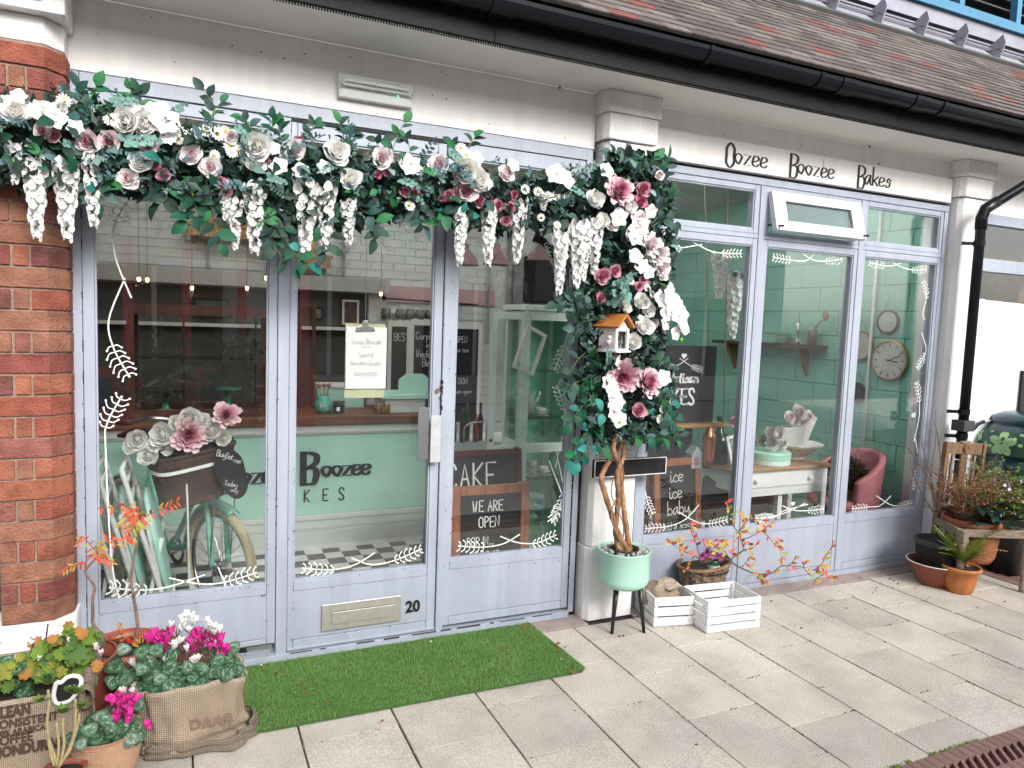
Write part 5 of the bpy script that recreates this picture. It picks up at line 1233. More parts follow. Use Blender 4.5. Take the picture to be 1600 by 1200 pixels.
for q in [(965,340,30),(996,356,34),(990,372,28),(955,608,28),(950,598,26),(960,628,30),(957,645,32),(966,655,26),(1035,590,26),(1028,596,20),(990,402,28),(1000,415,26),(1012,425,22),(965,570,18),(945,268,26),(1015,330,22)]: place_flower(colg, F_ORCH, *q, y=-.39)
for q in [(845,340,12),(870,352,12),(1010,450,14),(1018,460,12),(985,440,12),(1035,640,14),(1030,655,14)]: place_flower(colg, F_DAISY, *q, y=-.36)
for q in [(877,360,464,28),(905,345,452,30),(932,340,432,28),(850,300,330,20),(915,350,440,26)]: wist(colg, *q, y=-.36)
for P3 in [[(1020, 440), (1045, 450), (1060, 480), (1062, 520)]]:
    sp = smoothpts([at(a, b, 1, -.36) for a, b in P3], 5); MB().tube(sp, .004, 6).build('orchid_stem', M_STEMG, colg)
for q in [(1040,458,34),(1028,468,30),(1048,476,36),(1056,492,38),(1040,488,30),(1062,505,30),(1052,520,24),(1036,505,24),(1068,515,18)]: place_flower(colg, F_ORCH, *q, y=-.40, tilt=(R(0, .5), -1, R(-.2, .3)))
MB().ball(at(1064, 531, 1, -.39), .013, 8, 6).ball(at(968, 660, 1, -.4), .012, 8, 6).build('lime_buds', M_LIME, colg, smooth=True)
def cpick():
    y = R(245, 690); a, b = cband(y); return R(a, b), y
for _ in range(84):
    x, y = cpick(); rnd_leaf(colg, LV, at(x, y, 1, R(-.40, -.24)), R(.045, .085))
for _ in range(30):
    x, y = cpick(); rnd_leaf(colg, LS, at(x, y, 1, R(-.40, -.30)), R(.05, .08))
for _ in range(22):
    x = R(915, 1045); y = R(590, 690); rnd_leaf(colg, LT, at(x, y, 1, R(-.41, -.3)), R(.06, .09), V(R(-.6, .6), -.3, -1).normalized())
for x, y in [(958, 450), (970, 470), (950, 480), (975, 440), (966, 460), (980, 455), (955, 570), (948, 575)]:
    d = V(R(-.8, .8), -.6, R(-.5, 1)).normalized(); xx = d.cross(V(0, -1, .3)).normalized(); inst(random.choice(SP_E), 'eucalyptus_sprig', colg, at(x, y, 1, -.39), Matrix((xx, d, xx.cross(d))).transposed(), .13)
for P in [[(930, 540), (905, 560), (885, 590)], [(920, 590), (895, 600), (888, 612)], [(925, 620), (905, 640), (892, 660)], [(930, 660), (905, 690), (893, 715)], [(935, 670), (918, 700), (905, 722)], [(1020, 640), (1050, 660), (1062, 690)], [(1015, 660), (1035, 680), (1060, 680)], [(1030, 610), (1050, 640), (1048, 660)], [(990, 670), (1010, 690), (1030, 695)], [(970, 262), (965, 245), (955, 240)], [(975, 262), (980, 250), (985, 248)], [(990, 270), (1010, 262), (1022, 250)], [(1030, 280), (1040, 262), (1042, 250)], [(1010, 360), (1035, 345), (1052, 350)], [(925, 500), (905, 505), (895, 520)], [(920, 460), (900, 470), (895, 480)], [(1030, 330), (1045, 315), (1050, 300)], [(860, 340), (870, 380), (885, 410)], [(885, 330), (890, 370), (880, 400)], [(1020, 560), (1040, 570), (1050, 590)], [(905, 480), (890, 470), (872, 475)], [(940, 640), (930, 680), (940, 700)]]:
    shoot(colg, P, LT if P[0][1] > 600 and random.random() < .6 else LV, .08, n=7)
filler(colg, lambda: (lambda q: at(q[0], q[1], 1, R(-.35, -.26)))(cpick()), 110, 'mid_foliage', .045, .085, mat('mid_green_foliage', (.014, .07, .035)))
fine(colg, cpick, 260, M_F1, .012, .024, 'fine_foliage')
# short chalk painted ribbon board under the corner
rbn = T('painted_banner', tuple(at(858, 390, 1, -.14)), 'narrow curved black banner board with white lettering by the cabinet', 'banner')
pts = [at(a, b, 1, -.14) for a, b in [(838, 372), (852, 382), (868, 410), (874, 440)]]
P2 = smoothpts([(p.x, p.z, 0) for p in pts], 6); mb = MB(); ribbon(mb, [(p.x, p.y) for p in P2], .055, V(0, -.14, 0), U, W_, N, .004); mb.build('board', M_BOARD, rbn)
mb = MB()
for off in (-.024, .024):
    Q = []
    for i in range(len(P2)):
        t = (P2[min(i+1, len(P2)-1)]-P2[max(i-1, 0)]).normalized(); Q.append((P2[i].x-t.y*off, P2[i].y+t.x*off))
    ribbon(mb, Q, .004, V(0, -.1445, 0), U, W_, N, .001)
a_, b_ = pts[1], pts[3]; dd_ = (b_-a_).normalized(); write(mb, 'Celebrate', tuple(a_+V(-.012, -.006, 0)), dd_, dd_.cross(V(0, 1, 0))*-1 if False else V(0, -1, 0).cross(dd_), .030, .1, .02); mb.build('lettering', M_CHALK, rbn)

# ------------------------------------------------------------------ birdhouse, twisted stems, planter
bh = T('birdhouse', tuple(at(958, 548, 1, -.36)), 'little white birdhouse with orange wood roof among the flowers', 'birdhouse')
bx, bz = at(958, 548, 1, -.36).x, at(958, 548, 1, -.36).z
Mb = Matrix.Rotation(.35, 3, 'Z')
def hb(pts, y0, y1, m_, nm): MB().prism(pts, V(bx, -.36, bz)+Mb@V(0, y0, 0), Mb@V(1, 0, 0), (0, 0, 1), Mb@V(0, y1-y0, 0)).build(nm, m_, bh, bevel=.001)
M_PINKW = mat('pinkish_white_wood', (.66, .60, .61), .7, .1, 20)
def ob(c, s, m_, nm, Mx=None): MB().obox(V(bx, -.36, bz)+Mb@Vector(c), s, Mb@(Mx or Matrix.Identity(3))).build(nm, m_, bh, bevel=.001)
for k in range(7): ob((-.052, 0, .012+.0165*k), (.010, .11, .0155), M_PINKW, 'plank')
ob((.05, .02, .06), (.012, .08, .12), M_PINKW, 'side_wall'); ob((0, .05, .06), (.1, .012, .12), M_PINKW, 'rear_wall')
for dx in (-.048, .048): ob((dx, -.052, .06), (.016, .014, .12), M_WPAINT, 'window_post')
for dz in (.006, .112): ob((0, -.052, dz), (.079, .014, .014), M_WPAINT, 'window_bar')
ob((0, -.045, .06), (.08, .003, .09), CLEAR, 'window_pane'); ob((0, .0, .0), (.125, .14, .012), M_WPAINT, 'floor_board')
for sg in (-1, 1): ob((sg*.036, -.0, .158), (.100, .165, .012), W_ORANGE, 'roof_side', Matrix.Rotation(sg*.75, 3, 'Y'))
hb([(-.05, .12), (.05, .12), (0, .168)], -.055, -.045, M_PINKW, 'gable')
MB().ball(V(bx, -.36, bz)+Mb@V(-.075, -.02, .05), .020, 8, 6, sc=(.8, 1.1, 1)).ball(V(bx, -.36, bz)+Mb@V(-.082, -.035, .07), .012, 8, 6).build('bird_figure', M_PINKW, bh, smooth=True)
M_STEM = mat('twisted_bark', (.42, .22, .11), .75, .3, 18, .8, 40, col2=(.20, .10, .05))
tt = T('twisted_stem_tree', (2.22, -.28, .48), 'three twisted bare brown stems rising from the mint planter', 'stems')
for P in [[(982, 862, -.27), (965, 830, -.30), (945, 770, -.28), (940, 745, -.27), (955, 715, -.24), (972, 690, -.27), (970, 650, -.25)], [(968, 862, -.30), (962, 830, -.25), (966, 780, -.29), (965, 740, -.31), (975, 705, -.27), (965, 660, -.24)], [(984, 860, -.25), (978, 820, -.26), (972, 770, -.24), (968, 730, -.26), (958, 700, -.30), (968, 670, -.27)]]:
    S = smoothpts([at(a, b, 1, c) for a, b, c in P], 8); n = len(S)
    MB().tube(S, [(.017-.004*i/n)*(1+.12*math.sin(i*1.9)) for i in range(n)], 10).build('stem', M_STEM, tt, smooth=True)
mb = MB()
for ph in (0, 2): 
    P = smoothpts([at(965+10*math.sin(k*1.1+ph), 860-k*22, 1, -.32+.03*math.cos(k*1.1+ph)) for k in range(8)], 5); mb.tube(P, .004, 5)
mb.build('thin_vine', mat('vine_bark', (.28, .18, .12), .8), tt, smooth=True)
pt_ = T('planter', (2.255, -.28, 0), 'round mint metal planter on three black tapered legs', 'planter')
PC = (2.255, -.28)
MB().lathe([(.0001, .265), (.07, .266), (.115, .278), (.140, .30), (.146, .325), (.146, .478), (.149, .482), (.146, .486), (.142, .484), (.141, .47), (.12, .455), (.0001, .455)], (PC[0], PC[1], 0), 40).build('bowl', mat('mint_enamel', (.42, .70, .58), .3, .04, 4), pt_, smooth=True)
M_LEG = mat('black_leg', (.014, .014, .016), .35)
for fx, fy in ((2.192, -.289), (2.376, -.337), (2.262, -.185)):
    MB().tube([(PC[0]+(fx-PC[0])*.72, PC[1]+(fy-PC[1])*.72, .272), (fx, fy, .0)], [.017, .009], 12).build('leg', M_LEG, pt_, smooth=True)
MB().lathe([(.075, .455), (.082, .49), (.078, .49), (.07, .46)], (PC[0], PC[1], 0), 24).build('inner_pot', M_DARK, pt_, smooth=True)
M_PEB = mat('pebble', (.42, .40, .38), .6, .3, 5, .3, 60, rand=.4, col2=(.30, .28, .27))
pb = [MB().ball((0, 0, 0), 1, 8, 5, 0, (1, .75, .5)).mesh('pebble', M_PEB, True)]
for k in range(64):
    a = R(0, 6.3); r = R(.082, .128); inst(pb[0], 'pebble', pt_, (PC[0]+r*math.cos(a), PC[1]+r*math.sin(a), .468+R(0, .014)), Euler((R(-.4, .4), R(-.4, .4), R(0, 6))).to_matrix(), R(.009, .016))
# chalk shelf board on the pillar
sb = T('pillar_plaque', (2.36, -.14, .88), 'blank black slim board with chalky white edge on the middle pillar', 'board')
MB().box((2.11, -.150, .868), (2.612, -.128, .972)).build('board', M_BOARD, sb, bevel=.001)
mb = MB()
for a, b in [((2.115, .872), (2.607, .872)), ((2.607, .872), (2.607, .968)), ((2.607, .968), (2.115, .968)), ((2.115, .968), (2.115, .872))]: ribbon(mb, [a, ((a[0]+b[0])/2, (a[1]+b[1])/2+R(-.001, .001)), b], .005, V(0, -.1505, 0), U, W_, N, .0008)
mb.build('chalk_edge', M_CHALK, sb)
MB().box((2.20, -.126, .90), (2.40, -.092, .94)).build('bracket', M_DARK, sb)
lj = T('glass_jar_lamp', (2.27, -.33, .98), 'small clear glass jar hanging beside the stems', 'glass jar')
p = at(985, 695, 1, -.33)
MB().lathe([(.0001, -.03), (.022, -.03), (.026, 0), (.02, .03), (.022, .04)], p, 14).build('jar_body', CLEAR, lj, smooth=True, solid=.0015)
MB().tube([p+V(0, 0, .04), p+V(0, 0, .12)], .0015, 5).build('wire', M_STEEL, lj)
# ================================================================== window display, left bay: bicycle and folding chairs
M_CREAMT = mat('cream_tyre', (.62, .54, .34), .7, .12, 60, .8, 120)
M_BMINT = mat('bicycle_mint', (.22, .56, .44), .25, .05, 4)
bk = T('bicycle', (.15, .75, 0), 'mint bicycle with cream tyres standing in the left window', 'bicycle')
hd_ = Vector((.48, -.88, 0)).normalized(); sdv = Vector((0, 0, 1)).cross(hd_)
def wheel(c, r):
    Mx = Matrix((hd_, Vector((0, 0, 1)), hd_.cross(Vector((0, 0, 1))))).transposed()
    def ring(rr, tr, seg=36, a0=0, a1=2*PI): return [c+hd_*rr*math.cos(a0+(a1-a0)*k/seg)+ZU*rr*math.sin(a0+(a1-a0)*k/seg) for k in range(seg+1)]
    wh = MB().tube(ring(r-.026, 0), .027, 10, cap=False).build('wheel', M_CREAMT, bk, smooth=True)
    MB().tube(ring(r-.058, 0), .012, 6, cap=False).build('rim', M_STEEL, wh, smooth=True)
    mb = MB()
    for k in range(28):
        a = 2*PI*k/28; mb.tube([c+sdv*(.025 if k % 2 else -.025)+hd_*.02*math.cos(a+.8)+ZU*.02*math.sin(a+.8), c+hd_*(r-.055)*math.cos(a)+ZU*(r-.055)*math.sin(a)], 0.0018, 3, cap=False)
    mb.tube([c-sdv*.04, c+sdv*.04], .018, 8); mb.build('spokes', M_STEEL, wh)
    mg = MB(); A = ring(r+.018, 0, 20, 1.15, 3.1)
    vs = []
    for p in A:
        q = (p-c).normalized()
        for s, h in ((-.034, -.018), (-.02, .002), (0, .009), (.02, .002), (.034, -.018)): vs.append(p+sdv*s+q*h)
    mg.add(vs, [(5*i+j, 5*i+5+j, 5*i+6+j, 5*i+1+j) for i in range(len(A)-1) for j in range(4)]); mg.build('mudguard', M_BMINT, wh, smooth=True, solid=.002)
    return wh
wc = Vector((.17, .58, .335)); wheel(wc, .335); rc = wc-hd_*1.05; wheel(rc, .335)
ht = wc-hd_*.10+ZU*.42
for s in (-1, 1): MB().tube(smoothpts([wc+sdv*.05*s, wc+sdv*.05*s-hd_*.03+ZU*.25, ht+sdv*.035*s-ZU*.05, ht], 5), .016, 9).build('fork_blade', M_BMINT, bk, smooth=True)
h2 = ht-hd_*.06+ZU*.20; bb_ = wc-hd_*.58-ZU*.06; stt = wc-hd_*.78+ZU*.42
MB().tube([ht, h2], .022, 10).build('head_tube', M_BMINT, bk, smooth=True)
MB().tube(smoothpts([h2-ZU*.06, (h2+bb_)/2-ZU*.10, bb_], 6), .018, 9).build('down_tube', M_BMINT, bk, smooth=True)
MB().tube(smoothpts([ht+ZU*.03, (ht+bb_)/2-ZU*.13, bb_+ZU*.05], 6), .018, 9).build('down_tube', M_BMINT, bk, smooth=True)
MB().tube([bb_, stt], .018, 9).build('seat_tube', M_BMINT, bk, smooth=True)
for s in (-1, 1): MB().tube([bb_+sdv*.03*s, rc+sdv*.05*s], .010, 7).tube([stt, rc+sdv*.05*s], .009, 7).build('stay', M_BMINT, bk, smooth=True)
MB().tube([h2, h2-hd_*.02+ZU*.16], .012, 8).tube(smoothpts([h2+ZU*.16-sdv*.30-hd_*.22, h2+ZU*.20-sdv*.26-hd_*.05, h2+ZU*.16, h2+ZU*.20+sdv*.26-hd_*.05, h2+ZU*.16+sdv*.30-hd_*.22], 6), .011, 8).build('handlebar', M_STEEL, bk, smooth=True)
for s in (-1, 1): MB().tube([h2+ZU*.16+sdv*.30*s-hd_*.22, h2+ZU*.15+sdv*.31*s-hd_*.34], .017, 9).build('grip', mat('brown_grip', (.06, .025, .02), .5), bk, smooth=True)
MB().tube([stt, stt-hd_*.03+ZU*.18], .012, 8).build('seat_post', M_STEEL, bk)
sc_ = stt+ZU*.20
MB().grid(lambda i, j: sc_+hd_*(.16-.30*i)+sdv*((j-.5)*(.06+.20*i**1.5))+ZU*(.03*math.cos((j-.5)*3)-.0), 8, 6).build('saddle', mat('black_saddle', (.012, .012, .012), .4), bk, smooth=True, solid=.02)
MB().tube([bb_-sdv*.06, bb_+sdv*.06], .02, 8).lathe([(.06, -.002), (.09, -.002), (.09, .002), (.06, .002)], bb_+sdv*.06, 24, 0, facing(sdv)).build('chainset', M_STEEL, bk)
MB().tube([wc+sdv*.06, wc+sdv*.06+hd_*.05+ZU*.42], .004, 5).tube([wc-sdv*.06, wc-sdv*.06+hd_*.05+ZU*.42], .004, 5).tube([wc+sdv*.06+hd_*.05+ZU*.42, wc-sdv*.06+hd_*.05+ZU*.42], .004, 5).build('basket_stay', M_STEEL, bk)
# wicker basket on the handlebar
def wicker(name, c1, c2, sx=90, sz=110, rough=.75):
    m_ = mat(name, c1, rough, .1, 12, col2=c2)
    def fn(n, l, b):
        tc = [x for x in n if x.type == 'TEX_COORD'][0]
        ws = []
        for dr_, s in (('X', sx), ('Z', sz)):
            w_ = n.new('ShaderNodeTexWave'); w_.bands_direction = dr_; w_.inputs['Scale'].default_value = s/6.28; w_.inputs['Distortion'].default_value = 1.2; w_.inputs['Detail'].default_value = 1
            l.new(tc.outputs['Object'], w_.inputs['Vector']); ws.append(w_)
        mu = n.new('ShaderNodeMath'); mu.operation = 'MULTIPLY'; l.new(ws[0].outputs['Fac'], mu.inputs[0]); l.new(ws[1].outputs['Fac'], mu.inputs[1])
        bp = n.new('ShaderNodeBump'); bp.inputs['Strength'].default_value = .9; bp.inputs['Distance'].default_value = .004; l.new(mu.outputs[0], bp.inputs['Height']); l.new(bp.outputs[0], b.inputs['Normal'])
        src = b.inputs['Base Color'].links[0].from_socket; mr = n.new('ShaderNodeMapRange'); mr.inputs[3].default_value = .55; mr.inputs[4].default_value = 1.2; l.new(mu.outputs[0], mr.inputs[0])
        sc2 = n.new('ShaderNodeVectorMath'); sc2.operation = 'SCALE'; l.new(src, sc2.inputs[0]); l.new(mr.outputs[0], sc2.inputs['Scale']); l.new(sc2.outputs[0], b.inputs['Base Color'])
    return tweak(m_, fn)
M_WICK = wicker('brown_wicker', (.13, .07, .05), (.08, .045, .035), 260, 420)
Bc = (at(300, 740, 1, .45))
u_b = Vector((.93, .36, 0)).normalized(); v_b = ZU.cross(u_b)
bs = T('basket', tuple(Bc-ZU*.10), 'dark brown wicker basket with white ribbon full of flowers on the bicycle', 'basket')
def bring(z, k):
    hw, hd2 = .145+.055*k, .10+.03*k; out = []
    for q in range(28):
        a = 2*PI*q/28; cx_ = abs(math.cos(a))**.5*math.copysign(1, math.cos(a)); sy = abs(math.sin(a))**.5*math.copysign(1, math.sin(a))
        out.append(Bc+u_b*hw*cx_+v_b*hd2*sy+ZU*z)
    return out
vs = []; zs = [-.13+.26*i/8 for i in range(9)]
for i, z in enumerate(zs): vs += [p+ZU*(.03*(p-Bc).dot(u_b)/.2) for p in bring(z, i/8)]
mb = MB(); mb.add(vs, [(28*i+k, 28*i+(k+1) % 28, 28*i+28+(k+1) % 28, 28*i+28+k) for i in range(8) for k in range(28)]+[tuple(range(28))]); mb.build('wicker_body', M_WICK, bs, smooth=True, solid=.008)
MB().tube(vs[-28:]+[vs[-28]], .011, 6, cap=False).tube(vs[:28]+[vs[0]], .009, 6, cap=False).build('rim', M_WICK, bs, smooth=True)
rp = [p-v_b*.006 for p in bring(.055, .7)]
rr_ = [p+(p-Bc).normalized()*.014+ZU*(.03*(p-Bc).dot(u_b)/.2) for p in bring(.045, .70)]; r2 = [p+ZU*.018 for p in rr_]
mb = MB(); mb.add(rr_+r2, [(k, (k+1) % 28, 28+(k+1) % 28, 28+k) for k in range(28)]); mb.build('ribbon', M_WPAINT, bs, solid=.001)
bf = T('basket_flowers', tuple(Bc+ZU*.15), 'cream ranunculus and two pink peonies spilling over the bicycle basket', 'flowers')
filler(bf, lambda: Bc+u_b*R(-.2, .2)+v_b*R(-.08, .08)+ZU*R(.08, .16), 160, s0=.03, s1=.06)
for q, l_ in [((215,686,36),F_CREAM),((255,678,42),F_CREAM),((205,696,28),F_CREAM),((233,712,36),F_CREAM),((262,700,24),F_CREAM),((293,680,46),F_PEONY),((352,650,36),F_PEONY),((295,655,42),F_CREAM),((330,672,40),F_CREAM),((315,658,30),F_CREAM),((275,660,26),F_CREAM),((350,685,28),F_CREAM),((268,690,26),F_WHITE),((240,695,26),F_WHITE)]:
    place_flower(bf, l_, *q, y=.33, tilt=(R(-.3, .2), -1, R(0, .6)))
rnd_leaf(bf, LV, at(338, 662, 1, .34), .06, V(-.3, -.2, 1))
pl = T('palette_sign', tuple(at(362, 738, 1, .33)), 'black painter palette shaped sign with white handwriting hung on the basket', 'sign')
P = [at(a, b, 1, .31) for a, b in [(338, 700), (352, 697), (366, 704), (378, 716), (384, 738), (388, 755), (384, 770), (374, 779), (362, 777), (350, 765), (342, 750), (334, 730)]]
P = [p for p in smoothpts([(p.x, p.z, 0) for p in P+[P[0]]], 4)][:-1]
MB().prism([(p.x, p.y) for p in P], (0, .31, 0), (1, 0, 0), (0, 0, 1), (0, .006, 0)).build('board', M_BOARD, pl)
mb = MB()
for tx, px, py, h in [('Buy', 338, 712, .032), ('Get', 352, 716, .03), ('free', 363, 722, .026), ('Today', 350, 758, .026), ('only', 360, 768, .022)]:
    p = at(px, py, 1, .308); write(mb, tx, p, V(1, 0, -.25), V(.25, 0, 1), h, .08, .0)
mb.build('handwriting', M_CHALK, pl)
# folding chairs with cushions, leaning in a stack
M_CHW = mat('chair_white', (.66, .66, .64), .5, .1, 10, .2, 60); M_CUSH = mat('mint_satin', (.40, .68, .60), .45, .1, 6, .4, 20)
def fold_chair(x0, y0, lean, label, cush=True):
    t_ = T('folding_chair', (x0, y0, 0), label, 'folding chair', 'white folding chairs stacked in the window')
    for dy in (0, .34):
        MB().tube(smoothpts([(x0+.14, y0+dy, .012), (x0+.02, y0+dy, .45), (x0-lean, y0+dy, .97)], 5), .013, 7).build('leg', M_CHW, t_, smooth=True)
        MB().tube([(x0-.06, y0+dy+.02, .012), (x0+.05, y0+dy+.02, .62)], .011, 7).build('leg', M_CHW, t_, smooth=True)
    for z in (.97, .90, .82): MB().tube([(x0-lean*(z-.45)/.52, y0, z), (x0-lean*(z-.45)/.52, y0+.34, z)], .011, 7).build('back_slat', M_CHW, t_, smooth=True)
    MB().bar((x0+.06, y0+.17, .26), (x0-.02, y0+.17, .74), .02, .32, up=(0, 1, 0)).build('seat', M_CHW, t_, bevel=.004)
    for z in (.2, .32): MB().tube([(x0+.10, y0, z), (x0+.10, y0+.34, z)], .008, 6).build('stretcher', M_CHW, t_, smooth=True)
    if cush:
        def f(i, j):
            a = 2*PI*j; z = .30+.55*i; w_ = math.sin(PI*min(1, .04+i*.96))**.35
            return V(x0+.10-lean*.9*(i)-.02+.030*w_*math.cos(a)+.003*math.sin(z*70+a*3), y0+.16+.17*w_*math.sin(a), z)
        MB().grid(f, 22, 14).build('cushion', M_CUSH, t_, smooth=True)
fold_chair(-.16, .20, .12, 'white folding chair with mint cushion nearest the bicycle')
fold_chair(-.27, .24, .12, 'white folding chair with mint cushion second from the bicycle')
fold_chair(-.37, .28, .08, 'white folding chair furthest from the bicycle against the jamb', False)
# thin white metal rack beside the chairs
t_ = T('wire_rack', (-.02, .40, 0), 'thin white bent wire rack between chairs and bicycle', 'rack')
for y in (.32, .42, .52): MB().tube(smoothpts([(-.10, y, .9), (-.04, y, .92), (.0, y, .86), (.01, y, .5), (.02, y, .3), (.10, y, .06), (.16, y, .012)], 5), .006, 6).build('wire', M_CHW, t_, smooth=True)

# ================================================================== right bay interior
tb_ = T('side_table', (3.9, .38, 0), 'white painted table with oak top and one knobbed drawer', 'table')
TX0, TX1, TY0, TY1, TZ = 3.42, 4.37, .18, .58, .775
MB().box((TX0, TY0, TZ-.024), (TX1, TY1, TZ)).build('table_top', W_OAK, tb_, bevel=.005)
for x in (TX0+.03, TX1-.075):
    for y in (TY0+.02, TY1-.06): MB().box((x, y, 0), (x+.045, y+.045, TZ-.026)).build('leg', M_WPAINT, tb_, bevel=.003)
MB().box((TX0+.076, TY0+.028, TZ-.155), (TX1-.076, TY0+.045, TZ-.026)).build('apron', M_WPAINT, tb_)
MB().box((TX0+.10, TY0+.014, TZ-.14), (TX1-.10, TY0+.027, TZ-.042)).build('drawer', M_WPAINT, tb_, bevel=.002)
MB().box((TX0+.076, TY0+.022, TZ-.205), (TX1-.076, TY0+.04, TZ-.157)).build('lower_apron', M_WPAINT, tb_, bevel=.002)
for x in (TX0+.22, TX1-.22): MB().ball((x, TY0+.0, TZ-.09), .017, 12, 8).build('knob', M_WPAINT, tb_, smooth=True)
MB().box((TX0+.035, TY0+.07, TZ-.16), (TX0+.055, TY1-.06, TZ-.026)).box((TX1-.055, TY0+.07, TZ-.16), (TX1-.035, TY1-.06, TZ-.026)).build('end_apron', M_WPAINT, tb_)
MB().box((3.9, TY0+.05, 0), (3.94, TY0+.09, TZ-.206)).build('centre_leg', M_WPAINT, tb_)
MB().box((3.50, .70, .0), (4.5, 1.1, .5)).build('dark_crate', M_DARK, loc=(4, .9, 0), label='dark storage box standing behind the white table', cat='box')
def onTable(px, d=.3): return at(px, 722, 1, d).x
x = onTable(1204, .38)-.06
t_ = T('cake_tin', (x, .34, TZ), 'round pale mint two part cake tin on the oak table', 'cake tin')
MB().lathe([(.0001, 0), (.148, 0), (.15, .003), (.15, .045), (.0001, .046)], (x, .34, TZ+.001), 40).build('tin_body', M_MINTL, t_, smooth=False)
MB().lathe([(.153, .04), (.154, .085), (.150, .092), (.0001, .095)], (x, .34, TZ+.001), 40).build('tin_lid', mat('mint_lid', (.40, .72, .56), .35, .04, 4), t_)
xd = onTable(1200, .34)-.02
t_ = T('cloche', (x, .34, TZ+.1), 'clear glass cloche over white meringue roses on the mint tin', 'cloche')
MB().lathe([(.105, 0), (.107, .10), (.09, .155), (.05, .185), (.0001, .19)], (x, .34, TZ+.098), 28).build('glass_dome', CLEAR, t_, smooth=True)
MB().lathe([(.0001, .19), (.012, .195), (.012, .21), (.035, .222), (.03, .232), (.0001, .235)], (x, .34, TZ+.098), 16).build('dome_knob', CLEAR, t_, smooth=True)
M_MER = mat('meringue', (.68, .60, .58), .7, .15, 30)
F_MER = flower_meshes('meringue_rose', lambda: rose_mb(14, .7), [M_MER, M_MER, mat('pale_meringue', (.74, .70, .68), .7)], 2)
mr_ = T('meringue_roses', (x, .34, TZ+.1), 'ruffled white and blush sugar roses under the glass cloche', 'sugar roses')
for dx, dy, dz, r in [(-.045, -.05, .05, .055), (.045, -.055, .05, .055), (0, -.06, .11, .055), (-.05, .04, .06, .05), (.05, .04, .06, .05), (-.04, -.03, .13, .05), (.045, -.02, .13, .05)]:
    inst(random.choice(F_MER), 'meringue_rose', mr_, (x+dx, .34+dy, TZ+.1+dz), facing((dx*6, -1, .3)), r*1.25)
xv = at(1245, 700, 1, .40).x
M_PORC = mat('white_porcelain', (.76, .74, .72), .12, .05, 6)
t_ = T('porcelain_bowl', (xv, .42, TZ), 'wide white scalloped porcelain bowl with blush outside', 'bowl')
MB().lathe([(.0001, 0), (.07, 0), (.075, .012), (.06, .02), (.11, .05), (.165, .10), (.20, .125), (.196, .128), (.15, .10), (.09, .06), (.0001, .05)], (xv, .42, TZ+.001), 60, rfun=lambda a, z: 1+(.03*math.cos(a*20) if z > .05 else 0), mfun=lambda i, k: 1 if i in (3, 4) else 0).build('bowl_body', [M_PORC, mat('blush_glaze', (.66, .46, .38), .2, .15, 20, col2=(.72, .64, .56))], t_, smooth=True)
t_ = T('shell_vase', (xv, .42, TZ+.12), 'white porcelain shell shaped jug standing in the scalloped bowl', 'vase')
def shell(i, j):
    a = 2*PI*j; h = i; wx = .065+.095*h**.8; wy = .045+.02*h
    rip = 1+.05*math.sin(a*9+h*3)*h
    z = .20*h+(.05*h*h if math.cos(a) > 0 else -.02*h*h)*abs(math.cos(a))
    return V(xv+wx*rip*math.cos(a)+.03*h*h, .42+wy*rip*math.sin(a), TZ+.065+z)
MB().grid(shell, 14, 44).build('vase_body', M_PORC, t_, smooth=True, solid=.006)
MB().ball((xv-.10, .42, TZ+.20), .03, 10, 6, sc=(1.3, .7, 1)).tube(smoothpts([(xv-.07, .42, TZ+.12), (xv-.13, .42, TZ+.14), (xv-.13, .42, TZ+.22), (xv-.09, .42, TZ+.24)], 5), .010, 8).build('scroll_handle', M_PORC, t_, smooth=True)
vf = T('vase_roses', (xv, .42, TZ+.32), 'blush pink roses in the white shell vase', 'flowers')
for px, py, d in [(1232, 652, 24), (1246, 645, 28), (1260, 652, 24), (1240, 658, 22), (1252, 658, 22)]: place_flower(vf, F_BLUSH, px, py, d, y=.40, tilt=(R(-.3, .3), -1, .5))
xc = at(1108, 690, 1, .30).x
t_ = T('cocktail_shaker', (xc, .30, TZ), 'tall copper cocktail shaker at the left of the oak table', 'shaker')
MB().lathe([(.0001, 0), (.034, 0), (.040, .09), (.046, .19), (.047, .20), (.043, .235), (.028, .26), (.026, .30), (.022, .31), (.0001, .312)], (xc, .30, TZ+.001), 28).build('shaker_body', M_COPPER, t_, smooth=True)
xl = at(1090, 700, 1, .32).x-.01
t_ = T('lantern', (xl, .34, TZ), 'little grey roofed lantern box beside the copper shaker', 'lantern')
MB().box((xl-.04, .31, TZ+.001), (xl+.04, .38, TZ+.10)).build('lantern_box', mat('grey_blue_card', (.40, .42, .46), .6), t_); MB().prism([(-.045, .10), (.045, .10), (0, .155)], (xl, .305, TZ), (1, 0, 0), (0, 0, 1), (0, .08, 0)).build('lantern_roof', mat('grey_blue_roof', (.34, .38, .42), .6), t_)
MB().box((xl-.022, .308, TZ+.02), (xl+.022, .3095, TZ+.08)).build('pane', mat('pink_pane', (.30, .16, .17), .4), t_)
MB().tube(smoothpts([(xl, .345, TZ+.155), (xl-.012, .345, TZ+.17), (xl, .345, TZ+.185), (xl+.012, .345, TZ+.17), (xl, .345, TZ+.155)], 4), .002, 5).build('ring', M_STEEL, t_)
xb = at(1133, 690, 1, .38).x
t_ = T('wine_bottle', (xb, .42, TZ), 'fat dark green glass bottle behind the copper shaker', 'bottle')
MB().lathe([(.0001, 0), (.075, 0), (.08, .02), (.08, .16), (.06, .20), (.028, .23), (.026, .33), (.03, .34), (.0001, .34)], (xb, .44, TZ+.001), 24).build('bottle_body', mat('dark_green_glass', (.012, .035, .02), .1), t_, smooth=True)
